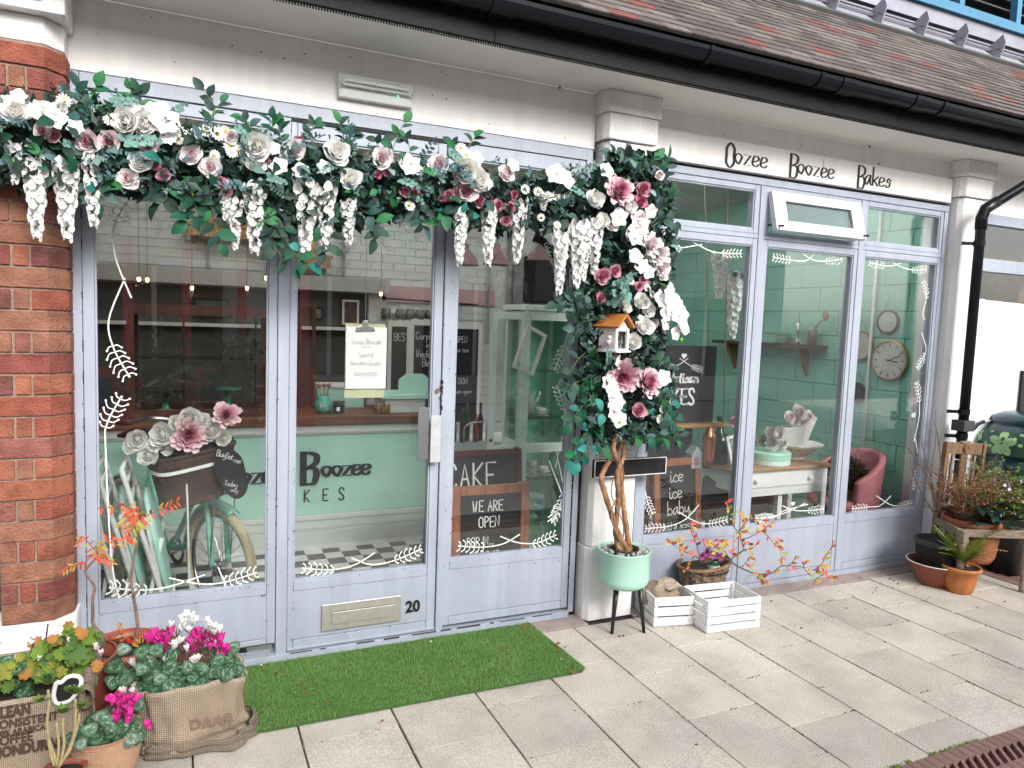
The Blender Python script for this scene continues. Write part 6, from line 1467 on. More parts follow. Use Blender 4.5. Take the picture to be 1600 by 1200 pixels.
place_flower(T('bottle_rose', (xb, .42, TZ+.33), 'single pink flower by the neck of the dark bottle', 'flower'), F_PINK, 1145, 658, 18, y=.36)
xf = at(1150, 705, 1, .24).x
t_ = T('photo_frame', (xf, .24, TZ), 'white photo frame leaning on the oak table beside the mullion', 'picture frame')
Mf = Matrix.Rotation(-.18, 3, 'Y')@Matrix.Rotation(-.15, 3, 'X'); pc = V(xf+.02, .24, TZ+.122)
for dx, dz, sx, sz in [(-.075, 0, .02, .235), (.075, 0, .02, .235), (0, .108, .129, .019), (0, -.108, .129, .019)]: MB().obox(pc+Mf@V(dx, 0, dz), (sx, .015, sz), Mf).build('frame_side', M_WPAINT, t_)
MB().obox(pc, (.13, .004, .197), Mf).build('photo', mat('grey_photo', (.35, .36, .36), .4, .7, 22, col2=(.08, .08, .09)), t_)
# swing board on ropes with dark sign
sw = T('swing_shelf', (3.2, .35, 1.08), 'oak swing shelf hanging on ropes from the ceiling', 'hanging shelf')
M_ROPE = mat('jute_rope', (.50, .42, .32), .85, .3, 120, .8, 200)
MB().box((2.72, .26, 1.066), (3.44, .44, 1.088)).build('board', W_OAK, sw, bevel=.003)
for x in (2.86, 3.43-.03):
    for y, tx in ((.28, 0), (.42, -.10)): MB().tube([(x, y, 1.08), (x+tx-.10*(x > 3)+.02, y+.02, 3.03)], .0055, 7).build('rope', M_ROPE, sw, smooth=True)
ar = T('artisan_sign', (3.1, .40, 1.09), 'dark board lettered Artisan CAKES standing on the swing shelf', 'sign')
x0 = at(1035, 600, 1, .36).x-.22; x1 = at(1117, 600, 1, .36).x; zt = at(1115, 541, 1, .36).z
MB().box((x0, .36, 1.0885), (x1, .372, zt)).build('board', mat('charcoal_board', (.028, .027, .034), .6, .2, 5), ar)
mb = MB(); ys = .358
p = at(1049, 598, 1, ys); write(mb, 'Artisan', p, (1, 0, 0), (0, 0, 1), .075, .15, .02, callig=True)
p = at(1064, 632, 1, ys); q = at(1046, 632, 1, ys)
write(mb, 'CAKES', V(q.x-.105, ys, q.z), (1, 0, 0), (0, 0, 1), .105, .15, .14, serif=True)
hp = at(1069, 556, 1, ys); heart(mb, (hp.x, hp.z), .024, V(0, ys, 0), U, W_, N)
for pts in ([(1062, 560), (1080, 572), (1090, 576), (1097, 578)], [(1075, 560), (1060, 570), (1045, 574), (1036, 577)]):
    P = [at(a, b, 1, ys) for a, b in pts]; vine(mb, [(p.x, p.z) for p in P], V(0, ys, 0), U, W_, N, .005, .028, 6)
mb.build('white_lettering', M_DECAL, ar)
wg = T('swing_flowers', tuple(at(1135, 430, 1, .33)), 'cream artificial wisteria sprays tied on the swing rope', 'flowers')
for q in [(1127, 395, 470, 30), (1150, 428, 530, 30)]: wist(wg, *q, y=.30)
for k in range(5): rnd_leaf(wg, LT, at(1150+R(-8, 8), 432+R(-8, 8), 1, .28), .06)
# ice ice baby A-board
aboard('ice_board', (2.84, .20, .06), V(1, .10, 0), .42, .80, .10, W_RED, .05, 'wooden chalkboard lettered ice ice baby in the right window', [('ice', .15, .64, .09, .06), ('ice', .14, .53, .09, .06), ('baby...', .12, .42, .09, .06), ('Add a scoop', .07, .32, .05, .07), ('ice cream', .07, .24, .05, .07), ('any time', .07, .16, .05, .07)])
mb = MB(); p0 = at(1112, 760, 1, .22); p1 = at(1132, 825, 1, .22)
MB().prism([(0, 0), (.105, 0), (.105, .27), (.03, .32), (0, .30)], (p0.x+.0, .30, .40), (1, 0, 0), (0, 0, 1), (0, .02, 0)).build('black_tag_board', M_BOARD, loc=(p0.x, .3, .4), label='small black house shaped board leaning between chalkboard and table', cat='sign')
MB().box((2.60, .95, 0), (3.15, 1.3, .75)).build('mint_cupboard', M_MINTD, loc=(2.85, 1.1, 0), bevel=.004, label='low mint green cupboard left of the ice board', cat='cupboard')
MB().box((3.2, 2.1, 0), (4.6, 2.5, .98)).build('back_bench', M_DARK, loc=(3.9, 2.3, 0), label='dark bench deep inside behind the swing shelf', cat='bench')
MB().box((2.9, 1.9, .985), (4.3, 2.4, 1.02)).build('bench_top', W_OAK, loc=(3.6, 2.2, .985), label='wooden worktop over the dark bench deep inside', cat='worktop')
MB().box((3.35, 2.9, 1.0), (4.0, 3.4, 1.75)).build('dark_oven', mat('oven_black', (.03, .03, .035), .3), loc=(3.7, 3.1, 1.0), bevel=.01, label='large black oven in the far corner', cat='oven')
# green wall things
sh = T('wall_shelf', (5.1, 1.7, 1.62), 'dark wood shelf on a bracket fixed to the mint block wall', 'shelf')
MB().box((5.03, 1.05, 1.60), (5.198, 2.40, 1.63)).build('board', W_DARKSH, sh)
for y in (1.25, 2.2): MB().prism([(0, 0), (-.14, 0), (-.02, -.22), (0, -.26)], (5.198, y, 1.598), (1, 0, 0), (0, 0, 1), (0, .03, 0)).build('bracket', W_OAK, sh)
zs_ = 1.631
def onshelf(px): 
    p = at(px, 530, 0, 5.11); return p.y
y = onshelf(1268); t_ = T('utensil_jar', (5.11, y, zs_), 'silver lettered jar with pink wooden spoon on the dark shelf', 'jar')
MB().lathe([(.0001, 0), (.04, 0), (.04, .13), (.043, .14), (.036, .14)], (5.11, y, zs_), 16).build('jar_body', mat('silver_pink', (.5, .38, .38), .3, .3, 40, metal=.4), t_, smooth=True)
MB().tube([(5.11, y, zs_+.12), (5.11, y-.10, zs_+.22)], .006, 6).ball((5.11, y-.14, zs_+.26), .035, 8, 6, sc=(.4, 1, 1.3)).build('wooden_spoon', mat('pinkish_wood', (.36, .13, .09), .6), t_, smooth=True)
y = onshelf(1246); t_ = T('silver_ornament', (5.11, y, zs_), 'silver candlestick ornament on the dark shelf', 'ornament')
MB().lathe([(.0001, 0), (.03, 0), (.012, .03), (.012, .10), (.03, .13), (.012, .15), (.025, .19), (.0001, .2)], (5.11, y, zs_), 14).build('candlestick', M_STEEL, t_, smooth=True)
for i, px in enumerate((1222,)):
    y = onshelf(px); t_ = T('plate_stack', (5.11, y, zs_), 'stack of grey cups and plates on the dark shelf', 'crockery')
    for k in range(4): MB().lathe([(.0001, 0), (.05, .0), (.07, .018), (.0001, .012)], (5.11, y, zs_+.022*k), 16).build('plate', mat('sage_china', (.30, .42, .38), .3), t_, smooth=True)
XW = 5.197
def on_wall(px, py): return at(px, py, 0, XW)
RX = Matrix.Rotation(-PI/2, 3, 'Y')     # lathe axis pointing to -x (into the room)
def wall_round(name, cat, label, px, py, r, rim, face, cord=True, th=.02):
    p = on_wall(px, py); t_ = T(name, tuple(p), label, cat)
    MB().lathe([(r, 0), (r, th), (r-.012, th+.002), (r-.014, th-.004)], p, 36, 0, RX).build('rim', rim, t_)
    MB().lathe([(r-.013, th-.006), (.0001, th-.006)], p, 36, 0, RX).build('face', face, t_)
    if cord:
        q = p+V(-.006, 0, r+.10); MB().tube([p+V(-.008, -r*.55, r*.83), q, p+V(-.008, r*.55, r*.83)], .003, 5).build('cord', M_ROPE, t_)
    return t_, p
M_MIRR = mat('mirror_glass', (.75, .78, .78), .04, .02, 3, metal=1)
wall_round('round_mirror', 'mirror', 'small round mirror on a cord high on the mint wall', 1389, 503, .098, M_DARK, mat('pale_print', (.52, .58, .57), .3))
ck, p = wall_round('wall_clock', 'clock', 'large round white clock with brass rim on the mint wall', 1392, 563, .165, M_BRASS, mat('clock_face', (.62, .62, .61), .5), False, .03)
for k in range(12):
    a = PI/6*k; d0 = V(0, math.sin(a), math.cos(a)); MB().bar(p+V(-.0265, 0, 0)+d0*.105, p+V(-.0265, 0, 0)+d0*.14, .004, .002, up=(1, 0, 0)).build('hour_mark', M_DARK, ck)
for a, L_, w_ in [(math.radians(98), .085, .008), (math.radians(68), .115, .005)]:
    d0 = V(0, -math.sin(a), math.cos(a)); MB().bar(p+V(-.029, 0, 0)-d0*.02, p+V(-.029, 0, 0)+d0*L_, w_, .002, up=(1, 0, 0)).build('clock_hand', M_DARK, ck)
wall_round('hoop_sign', 'sign', 'round pale hoop sign with lettering left of the white pipe', 1345, 540, .125, W_OAK, mat('hoop_cloth', (.50, .52, .50), .8))
wall_round('black_disc', 'sign', 'small round black chalk disc hanging under the hoop sign', 1340, 613, .085, M_DARK, M_BOARD)
p = on_wall(1373, 420); MB().tube([(5.17, p.y, .02), (5.17, p.y, 3.03)], .012, 10).build('white_pipe', M_WPAINT, loc=(5.17, p.y, 0), smooth=True, label='thin white vertical pipe on the mint block wall', cat='pipe')
# pink tub chair with black feather cushion
pc_ = T('tub_chair', (4.72, .42, 0), 'dusty pink quilted velvet tub chair with black legs', 'armchair')
M_VEL = mat('dusty_pink_velvet', (.52, .19, .22), .7, .25, 6, .5, 60, col2=(.42, .14, .165))
cxx, cyy = 4.78, .42
def tub(i, j):
    a = math.radians(-115+230*j); rr = .25+.03*i; h = .36+.46*i*(.55+.45*math.cos(a*.8))
    q = .006*math.sin(i*20+j*26)*math.sin(i*20-j*26)
    return V(cxx+(rr+q)*math.cos(a-.05), cyy+(rr+q)*math.sin(a-.05)*.9, h)
MB().grid(tub, 16, 30).build('shell_back', M_VEL, pc_, smooth=True, solid=.045)
MB().lathe([(.0001, .36), (.22, .36), (.25, .38), (.25, .43), (.22, .455), (.0001, .46)], (cxx-.02, cyy, 0), 28).build('seat', M_VEL, pc_, smooth=True)
for a in (.8, 2.4, 3.9, 5.5): MB().tube([(cxx+.14*math.cos(a), cyy+.14*math.sin(a), .37), (cxx+.21*math.cos(a), cyy+.2*math.sin(a), 0)], [.014, .009], 8).build('leg', M_LEG, pc_, smooth=True)
fc = T('feather_cushion', (cxx-.05, cyy-.05, .46), 'black feathery cushion lying on the pink tub chair', 'cushion')
M_FEA = mat('black_feather', (.012, .012, .014), .55); mb = MB()
MB().ball((cxx-.03, cyy-.03, .60), .14, 14, 9, sc=(1.3, .7, .95)).build('cushion_core', M_FEA, fc, smooth=True)
for _ in range(900):
    a, b = R(0, 2*PI), math.acos(R(-.6, 1)); d = V(math.sin(b)*math.cos(a), math.sin(b)*math.sin(a), math.cos(b)); c = V(cxx-.03+.18*d.x, cyy-.03+.10*d.y, .60+.135*d.z); x = d.cross(V(R(-1, 1), R(-1, 1), R(-1, 1))).normalized()*R(.008, .014)
    e = c+d*R(.02, .045)+V(R(-.02, .02), R(-.02, .02), R(-.02, .02)); mb.add([c-x, c+x, e+x*.7, e-x*.7], [(0, 1, 2, 3)])
mb.build('feathers', M_FEA, fc, kind='stuff')

# ================================================================== next shop bay at the far right
nb_ = T('shopfront', (7, 0, 0), 'neighbouring lavender window bay cut by the right photo edge', 'shopfront')
for z0, z1 in [(2.62, 2.70), (2.26, 2.36), (0, .35)]: MB().box((5.455, .0, z0), (9, .07, z1)).build('frame_rail', M_FRAME, nb_, bevel=.003)
for x in (5.455, 6.6, 7.8): MB().box((x, -.004, 0), (x+.06, .075, 2.70)).build('mullion', M_FRAME, nb_, bevel=.003)
MB().box((5.45, .03, .35), (9, .036, 2.62)).build('glass_pane', GLASS, nb_)
MB().box((XR+.11, .5, 0), (9, 2.6, 3.03)).build('neighbour_room', mat('grey_room', (.35, .34, .32), .8), nb_)
MB().box((5.5, .10, 1.98), (8.5, .45, 2.0)).build('window_shelf', M_INT, loc=(6.9, .25, 1.98), label='pale shelf behind the neighbouring window above the white sheet', cat='shelf')
p = at(1590, 400, 1, .25); t_ = T('cardboard_box', (6.65, .3, 2.0), 'brown printed cardboard box on the neighbour window shelf', 'box')
MB().box((p.x-.10, .15, 2.002), (p.x+.6, .43, 2.40)).build('carton', mat('brown_card', (.20, .11, .07), .8, .3, 14, col2=(.12, .07, .05)), t_)
M_SHEET = mat('white_sheet', (.70, .72, .74), .7, .06, 5, .1, 30)
def sheet(i, j):
    x = 5.44+1.6*i; return V(x, -.10+.012*math.sin(x*34)+.02*math.sin(x*7), .02+(2.02-.05*math.sin(min(1, i*1.0)*1.2))*j)
MB().grid(sheet, 60, 12).build('privacy_sheet', M_SHEET, loc=(6, -.1, 0), smooth=True, solid=.003, label='white fabric sheet hung across the neighbouring window', cat='sheet')
MB().box((5.44, -.116, 1.10), (7.0, -.108, 1.115)).build('sheet_seam', M_WPAINT, loc=(6, -.11, 1.1), label='white batten across the middle of the fabric sheet', cat='batten')
p = at(1588, 650, 1, -.12); MB().box((p.x, -.14, .0), (p.x+.06, -.12, 1.5)).build('dark_post', M_DARK, loc=(p.x, -.13, 0), label='dark upright post at the right edge of the sheet', cat='post')
# big decorated water butts
M_NAVY = mat('navy_enamel', (.010, .045, .065), .18, .1, 3)
M_LGRN = mat('pale_green_flower', (.22, .42, .18), .5, .2, 14, col2=(.34, .54, .28)); M_DGRN = mat('deep_green_band', (.02, .06, .04), .4, .2, 20)
def urn(cx_, cy_, prof, label, bands):
    t_ = T('water_butt', (cx_, cy_, 0), label, 'water butt')
    def rad(z):
        for i in range(len(prof)-1):
            if prof[i][1] <= z <= prof[i+1][1]: return prof[i][0]+(prof[i+1][0]-prof[i][0])*(z-prof[i][1])/(prof[i+1][1]-prof[i][1]+1e-9)
        return .2
    MB().lathe(prof, (cx_, cy_, 0), 48).build('body', M_NAVY, t_, smooth=True)
    for z0, z1 in bands:
        n = 8; MB().lathe([(rad(z0+(z1-z0)*k/n)+.003, z0+(z1-z0)*k/n) for k in range(n+1)], (cx_, cy_, 0), 60).build('printed_band', M_DGRN, t_, smooth=True)
        nf = 9
        for k in range(nf):
            a = -PI+2*PI*(k+.5*((z0*10) % 2 > 1))/nf; s = (z1-z0)*.60; zc = (z0+z1)/2+R(-.02, .02)
            mb = MB()
            def sp(du, dz): 
                z = max(z0+.004, min(z1-.004, zc+dz)); aa = a+du/rad(z); r_ = rad(z)+.0055; return V(cx_+r_*math.cos(aa), cy_+r_*math.sin(aa), z)
            for q in range(5):
                b = 2*PI*q/5+.3; ring = []
                for w_ in range(10):
                    g_ = 2*PI*w_/10; lx = .52*s+.46*s*math.cos(g_); ly = .30*s*math.sin(g_)
                    ring.append(sp(lx*math.cos(b)-ly*math.sin(b), lx*math.sin(b)+ly*math.cos(b)))
                mb.add([sp(.52*s*math.cos(b), .52*s*math.sin(b))]+ring, [(0, 1+w_, 1+(w_+1) % 10) for w_ in range(10)])
            mb.build('printed_flower', M_LGRN, t_)
            for _ in range(9):
                du, dz = R(-.10, .10)+.62*s*random.choice([-1, 1]), R(-.5, .5)*(z1-z0); s2 = R(.012, .022); m2 = MB()
                c_ = [sp(du+s2*math.cos(g_), dz+s2*.8*math.sin(g_)) for g_ in [k2*PI/3 for k2 in range(6)]]; m2.add(c_, [tuple(range(6))]); m2.build('printed_petal', M_LGRN, t_)
    return t_
bz = at(1545, 790, 1, -.25)
urn(5.94, -.30, [(.34, 0), (.37, .38), (.355, .39), (.36, .42), (.385, .60), (.40, .615), (.405, .80), (.378, .82), (.378, .86), (.398, .875), (.392, 1.0), (.35, 1.06), (.305, 1.095), (.30, 1.10), (.31, 1.11), (.29, 1.15), (.20, 1.185), (.0001, 1.19)], 'huge navy water butt with pale green flower print bands', [(.10, .36), (.62, .795), (.88, 1.055)])
# ------------------------------------------------------------------ wooden chair holding plants
wc_ = T('wooden_chair', (5.1, -.35, 0), 'old wooden dining chair used as plant stand by the pillar', 'chair')
fl0, fr0 = V(4.86, -.60, 0), V(5.30, -.72, 0); bl0, br0 = V(4.86, -.22, 0), V(5.22, -.28, 0)
def post(a, b, w_, nm, m_=W_OLD): MB().bar(a, b, w_, w_, up=(0, 1, 0)).build(nm, m_, wc_, bevel=.004)
tb1 = at(1480, 690, 1, -.26); tb2 = at(1537, 693, 1, -.30)
bl1, br1 = tb1, tb2
bl0 = V(bl1.x+.0, bl1.y+.05, 0); br0 = V(br1.x, br1.y+.05, 0)
post(bl0, bl1, .036, 'rear_post'); post(br0, br1, .036, 'rear_post')
ud = (br1-bl1); 
def cross(t, h, nm, dep=.02): 
    a = bl0+(bl1-bl0)*t; b = br0+(br1-br0)*t; MB().bar(a+V(.018, 0, 0), b-V(.018, 0, 0), dep, h).build(nm, W_OLD, wc_, bevel=.004)
cross(.955, .085, 'crest_rail'); cross(.50, .04, 'lower_rail')
a = bl0+(bl1-bl0)*.53; b = bl0+(bl1-bl0)*.91
for t, w_ in ((.5, .075),): 
    pa = a+(br0-bl0)*t; pb_ = b+(br1-bl1)*t; MB().bar(pa, pb_, .075, .014, up=(0, 1, 0)).build('back_splat', W_OLD, wc_, bevel=.002)
for t in (.2, .8):
    pa = a+(br0-bl0)*t; pb_ = b+(br1-bl1)*t; MB().bar(pa, pb_, .022, .012, up=(0, 1, 0)).build('back_slat', W_GREY, wc_)
cm = bl0+(bl1-bl0)*.957+(br1-bl1)*.5+V(0, -.012, 0)
MB().lathe([(.028, 0), (.028, .006), (.022, .006), (.020, .002), (.010, .002), (.008, .006), (.0001, .006)], cm, 16, 0, facing((0, -1, 0))).build('carved_roundel', W_OLD, wc_)
MB().box((cm.x-.05, cm.y-.0, cm.z+.040), (cm.x+.05, cm.y+.03, cm.z+.052)).build('crest_cap', W_GREY, wc_)
sz = .40
fL = at(1545, 790, 1, -.60); fL = V(4.98, -.62, 0); fR = V(5.45, -.70, 0)
fL = at(1493, 925, 2, 0)+V(.02, 0, 0); fR = at(1596, 925, 2, 0)
for pnt in (fL, fR):
    MB().lathe([(.016, 0), (.020, .03), (.016, .06), (.024, .16), (.026, .28), (.022, .30), (.028, .315), (.028, .33), (.024, .345)], (pnt.x, pnt.y, 0), 16).build('turned_leg', W_GREY, wc_, smooth=True)
    MB().box((pnt.x-.028, pnt.y-.028, .345), (pnt.x+.028, pnt.y+.028, .435)).build('leg_block', W_GREY, wc_, bevel=.003)
def srail(a, b, nm='seat_rail', z=.41): MB().bar(V(a.x, a.y, z), V(b.x, b.y, z), .022, .055).build(nm, W_GREY, wc_, bevel=.003)
srail(fL+V(.029, 0, 0), fR-V(.029, 0, 0)); srail(V(fL.x, fL.y+.029, 0), bl0); srail(V(fR.x, fR.y+.029, 0), br0)
# terracotta pot hanging through the seat
def pot(name, c, prof, m_, label, cat='plant pot', seg=36, rfun=None, soil=None, parent=None, smooth=True):
    t_ = T(name, c, label, cat)
    MB().lathe(prof, c, seg, rfun=rfun).build('pot_body', m_, t_, smooth=smooth)
    if soil: MB().lathe([(soil[0], 0), (soil[0]*.6, .008), (.0001, .012)], (c[0], c[1], c[2]+soil[1]), 20).build('soil', M_SOIL, t_, smooth=True)
    return t_
M_TERR = mat('terracotta', (.38, .13, .065), .75, .2, 8, .4, 60, col2=(.32, .105, .055))
M_TERRP = mat('plastic_terracotta', (.28, .075, .045), .45, .12, 5); M_TERRO = mat('orange_glazed_terracotta', (.52, .19, .055), .45, .25, 10, .3, 40, col2=(.40, .13, .035))
M_BUFF = mat('buff_terracotta', (.42, .255, .155), .8, .25, 10, .5, 70, col2=(.34, .20, .12))
M_BPOT = mat('black_pot_plastic', (.018, .02, .024), .4, .2, 5)
sc0 = (fL+fR+bl0+br0)/4
pot('plant_pot', (sc0.x, sc0.y, .17), [(.0001, 0), (.13, 0), (.15, .04), (.175, .24), (.185, .25), (.185, .30), (.175, .30), (.16, .25)], M_TERR, 'orange terracotta pot sunk through the wooden chair seat', soil=(.165, .26))
pot('plant_pot', (sc0.x+.50, sc0.y+.05, .0), [(.0001, 0), (.12, 0), (.16, .42), (.17, .44), (.16, .44)], M_BPOT, 'tall black plastic pot behind the right leg of the wooden chair')
def wiry(par, base, n, L, spread, lean, cols, leafn, ls, stem_m, wid=.0016, droop=.4, up=1.0):
    """many thin stems, each carrying small leaves"""
    st = MB(); lv = MB()
    for _ in range(n):
        a = R(0, 2*PI); d = V(math.cos(a)*spread*R(.1, 1), math.sin(a)*spread*R(.1, 1), up)+V(*lean); d.normalize(); l_ = L*R(.45, 1.1); b0 = Vector(base)+V(R(-1, 1), R(-1, 1), 0)*.05
        P = [b0]; dd_ = d.copy()
        for k in range(5): dd_ = (dd_+V(R(-.2, .2), R(-.2, .2), -droop*.22*k*.4)).normalized(); P.append(P[-1]+dd_*l_/5)
        S = smoothpts(P, 2); st.tube(S, [wid*(1.6-k/len(S)) for k in range(len(S))], 4, cap=False)
        for _k in range(leafn):
            p = random.choice(S[3:]); d2 = V(R(-1, 1), R(-1, 1), R(-.3, .9)).normalized(); x = d2.cross(V(R(-1, 1), R(-1, 1), 1)).normalized(); s = ls*R(.6, 1.3)
            lv.add([p, p+d2*s*.5+x*s*.3, p+d2*s, p+d2*s*.5-x*s*.3], [(0, 1, 2, 3)], random.randrange(len(cols)))
    st.build('stems', stem_m, par, kind='stuff'); lv.build('foliage', cols, par, kind='stuff')
M_LG = [mat('leaf_light', (.12, .20, .03), .5, .2, 20), mat('leaf_mid', (.06, .13, .03), .5, .2, 20), mat('leaf_olive', (.14, .15, .04), .5, .2, 20)]
M_DRY = [mat('dry_leaf', (.24, .12, .05), .8, .2, 20), mat('dry_leaf_tan', (.34, .20, .09), .8, .2, 20)]
fu = T('trailing_plant', (sc0.x, sc0.y, .45), 'bushy trailing plant with tiny lilac flowers on the wooden chair', 'plant')
wiry(fu, (sc0.x+.16, sc0.y-.06, .45), 230, .46, 1.3, (.35, -.15, 0), M_LG+[M_LG[0]], 20, .032, M_STEMG, droop=1.2)
wiry(fu, (sc0.x-.08, sc0.y+.0, .45), 190, .46, 1.0, (-.12, -.1, 0.2), M_DRY, 9, .018, mat('dry_stem', (.28, .13, .07), .8), droop=1.0)
M_LIL = mat('lilac_petal', (.60, .46, .66), .6, .1, 20); lm = MB()
for k in range(5): a = 2*PI*k/5; petal(lm, V(math.cos(a), math.sin(a), 0), ZU, .05, 0, 1, .8, 1.2, 1.6, .1, 0, 0, 2, 2)
lm = lm.mesh('lilac_flower', M_LIL, True)
for _ in range(46):
    p = V(sc0.x+R(-.05, .55), sc0.y+R(-.25, .2), .52+R(0, .24)); inst(lm, 'lilac_flower', fu, p, facing((R(-.6, .3), -1, R(0, .8))), R(.010, .017))
xx0 = at(1553, 815, 1, -.60)
dk = T('glossy_rosette_plant', tuple(xx0), 'dark glossy leaved rosette plant at the front of the chair seat', 'plant')
M_GLOS = leafmat('glossy_dark_leaf', [(.02, .07, .045), (.03, .10, .06), (.015, .05, .035)], .3); GLm = leaf_mb(1, .38, .15, .9, 5).mesh('leaf', M_GLOS, True)
for k in range(44):
    p = xx0+V(R(-.13, .20), R(-.05, .10), R(-.03, .10)); a = R(0, 2*PI); d = V(math.cos(a), math.sin(a)*.8-.2, R(-.1, .7)).normalized(); x = d.cross(ZU).normalized(); inst(GLm, 'leaf', dk, p, Matrix((x, d, x.cross(d))).transposed(), R(.085, .135))
# black pot with bare stems in terracotta bowl
p = at(1470, 910, 2, 0); bp0 = V(4.83, -.36, 0)
pot('plant_bowl', (bp0.x, bp0.y, 0), [(.0001, 0), (.105, 0), (.115, .01), (.165, .13), (.185, .15), (.190, .158), (.182, .160), (.16, .13), (.10, .02), (.0001, .02)], M_TERRP, 'wide terracotta coloured bowl with white rim under the black pot', 'bowl')
MB().lathe([(.183, .1585), (.1925, .1595), (.192, .164), (.182, .163)], (bp0.x, bp0.y, 0), 40).build('bowl_rim', M_WPAINT, loc=tuple(bp0), smooth=True, label='white painted rim ring on the terracotta bowl', cat='rim')
bpt = pot('plant_pot', (bp0.x, bp0.y, .022), [(.0001, 0), (.115, 0), (.12, .02), (.140, .26), (.150, .265), (.152, .295), (.144, .298), (.138, .26)], M_BPOT, 'round black plastic pot with bare stems standing in the bowl', soil=(.138, .265))
bs_ = T('bare_shrub', (bp0.x, bp0.y, .3), 'leafless upright brown twigs growing from the black pot', 'shrub')
for P in [[(1462, 800), (1455, 740), (1462, 690), (1462, 640)], [(1458, 800), (1440, 770), (1425, 735), (1422, 715)], [(1466, 800), (1470, 730), (1465, 680), (1460, 660)], [(1460, 798), (1452, 750), (1432, 720), (1418, 700), (1405, 690)], [(1468, 800), (1478, 775), (1495, 752)], [(1464, 800), (1458, 760), (1442, 700), (1440, 680)], [(1465, 800), (1475, 760), (1468, 700), (1472, 680)]]:
    S = smoothpts([at(a, b, 1, -.36+.04*R(-1, 1)) for a, b in P], 6); MB().tube(S, [.0045*(1-.75*k/len(S)) for k in range(len(S))], 5).build('twig', M_TWIG, bs_, smooth=True)
# swirl pot with fern
sp0 = at(1511, 930, 2, 0)+V(.02, .07, 0)
swp = pot('plant_pot', (sp0.x, sp0.y, 0), [(.0001, 0), (.070, 0), (.080, .01), (.094, .07), (.108, .150), (.122, .157), (.128, .172), (.120, .185), (.108, .18), (.104, .155)], M_TERRO, 'orange swirl patterned pot with yellowing fern', seg=72, rfun=lambda a, z: 1+(.035*math.sin(8*(a+z*9)) if .005 < z < .145 else 0), soil=(.104, .160))
fe = T('fern', (sp0.x, sp0.y, .19), 'yellow green feathery fern in the orange swirl pot', 'fern')
M_FERN = [mat('fern_green', (.26, .34, .05), .6, .2, 20), mat('fern_yellow', (.46, .38, .04), .6, .2, 20), mat('fern_mid', (.10, .18, .025), .6, .2, 20)]
for k in range(44):
    a = R(0, 2*PI); l_ = R(.18, .34); d = V(math.cos(a)*.26-.04, math.sin(a)*.26, 1).normalized(); P = [V(sp0.x, sp0.y, .17)]
    for q in range(6): d = (d+V(math.cos(a)*.09, math.sin(a)*.09, -.03-.09*(k % 3))).normalized(); P.append(P[-1]+d*l_/6)
    S = smoothpts(P, 3); mb = MB(); mb.tube(S, .0014, 3, 0, cap=False); mi = random.choice([0, 0, 1, 2])
    for q in range(2, len(S)):
        t = (S[min(q+1, len(S)-1)]-S[q-1]).normalized(); sd_ = t.cross(ZU).normalized(); ll = .045*math.sin(PI*(.15+.8*q/len(S)))
        for sg in (-1, 1):
            e = S[q]+sd_*sg*ll+t*ll*.5-ZU*ll*.2; mb.add([S[q]-t*.005, S[q]+t*.005, e], [(0, 1, 2)], mi)
            for z_ in (.35, .65): m_ = S[q]+(e-S[q])*z_; mb.add([m_-t*.004, m_+t*.010+ZU*.002, m_+sd_*sg*.004], [(0, 1, 2)], mi)
    mb.build('frond', M_FERN, fe)
# ================================================================== turf mat
M_TURF = mat('artificial_turf', (.125, .27, .055), .6, .3, 3, col2=(.175, .33, .085)); M_TURF2 = mat('turf_light', (.25, .42, .13), .6, .3, 9)
tf = T('turf_mat', (1.0, -.32, 0), 'strip of bright green artificial grass in front of the door', 'doormat')
TC = [(.178, -.012), (1.80, -.004), (1.835, -.60), (1.80, -.635), (.215, -.622)]
MB().prism(TC, (0, 0, .005), (1, 0, 0), (0, 1, 0), (0, 0, .005)).build('mat_backing', mat('turf_backing', (.05, .12, .025), .9), tf)
rg = random.Random(3); vs = []; fs = []; mi = []
def inmat(x, y): return .182+.03*(-y/.6) < x < 1.80+.03*(-y/.6) and -.625-.01*(x-1) < y < -.012
N_ = 0
while N_ < 46000:
    x = rg.uniform(.17, 1.85); y = rg.uniform(-.64, 0)
    if not inmat(x, y): continue
    N_ += 1; a = rg.uniform(0, 6.28); b = rg.uniform(0, 6.28); h = rg.uniform(.008, .016)+.004*math.sin(x*9)*math.sin(y*14); l = rg.uniform(.001, .009); w = .0011
    i = len(vs); vs += [(x-w*math.cos(a), y-w*math.sin(a), .010), (x+w*math.cos(a), y+w*math.sin(a), .010), (x+l*math.cos(b), y+l*math.sin(b), .010+h)]; fs.append((i, i+1, i+2)); mi.append(1 if rg.random() < .22 else 0)
mb = MB(); mb.v = vs; mb.f = fs; mb.m = mi; mb.build('turf_pile', [M_TURF, M_TURF2], tf, kind='stuff')
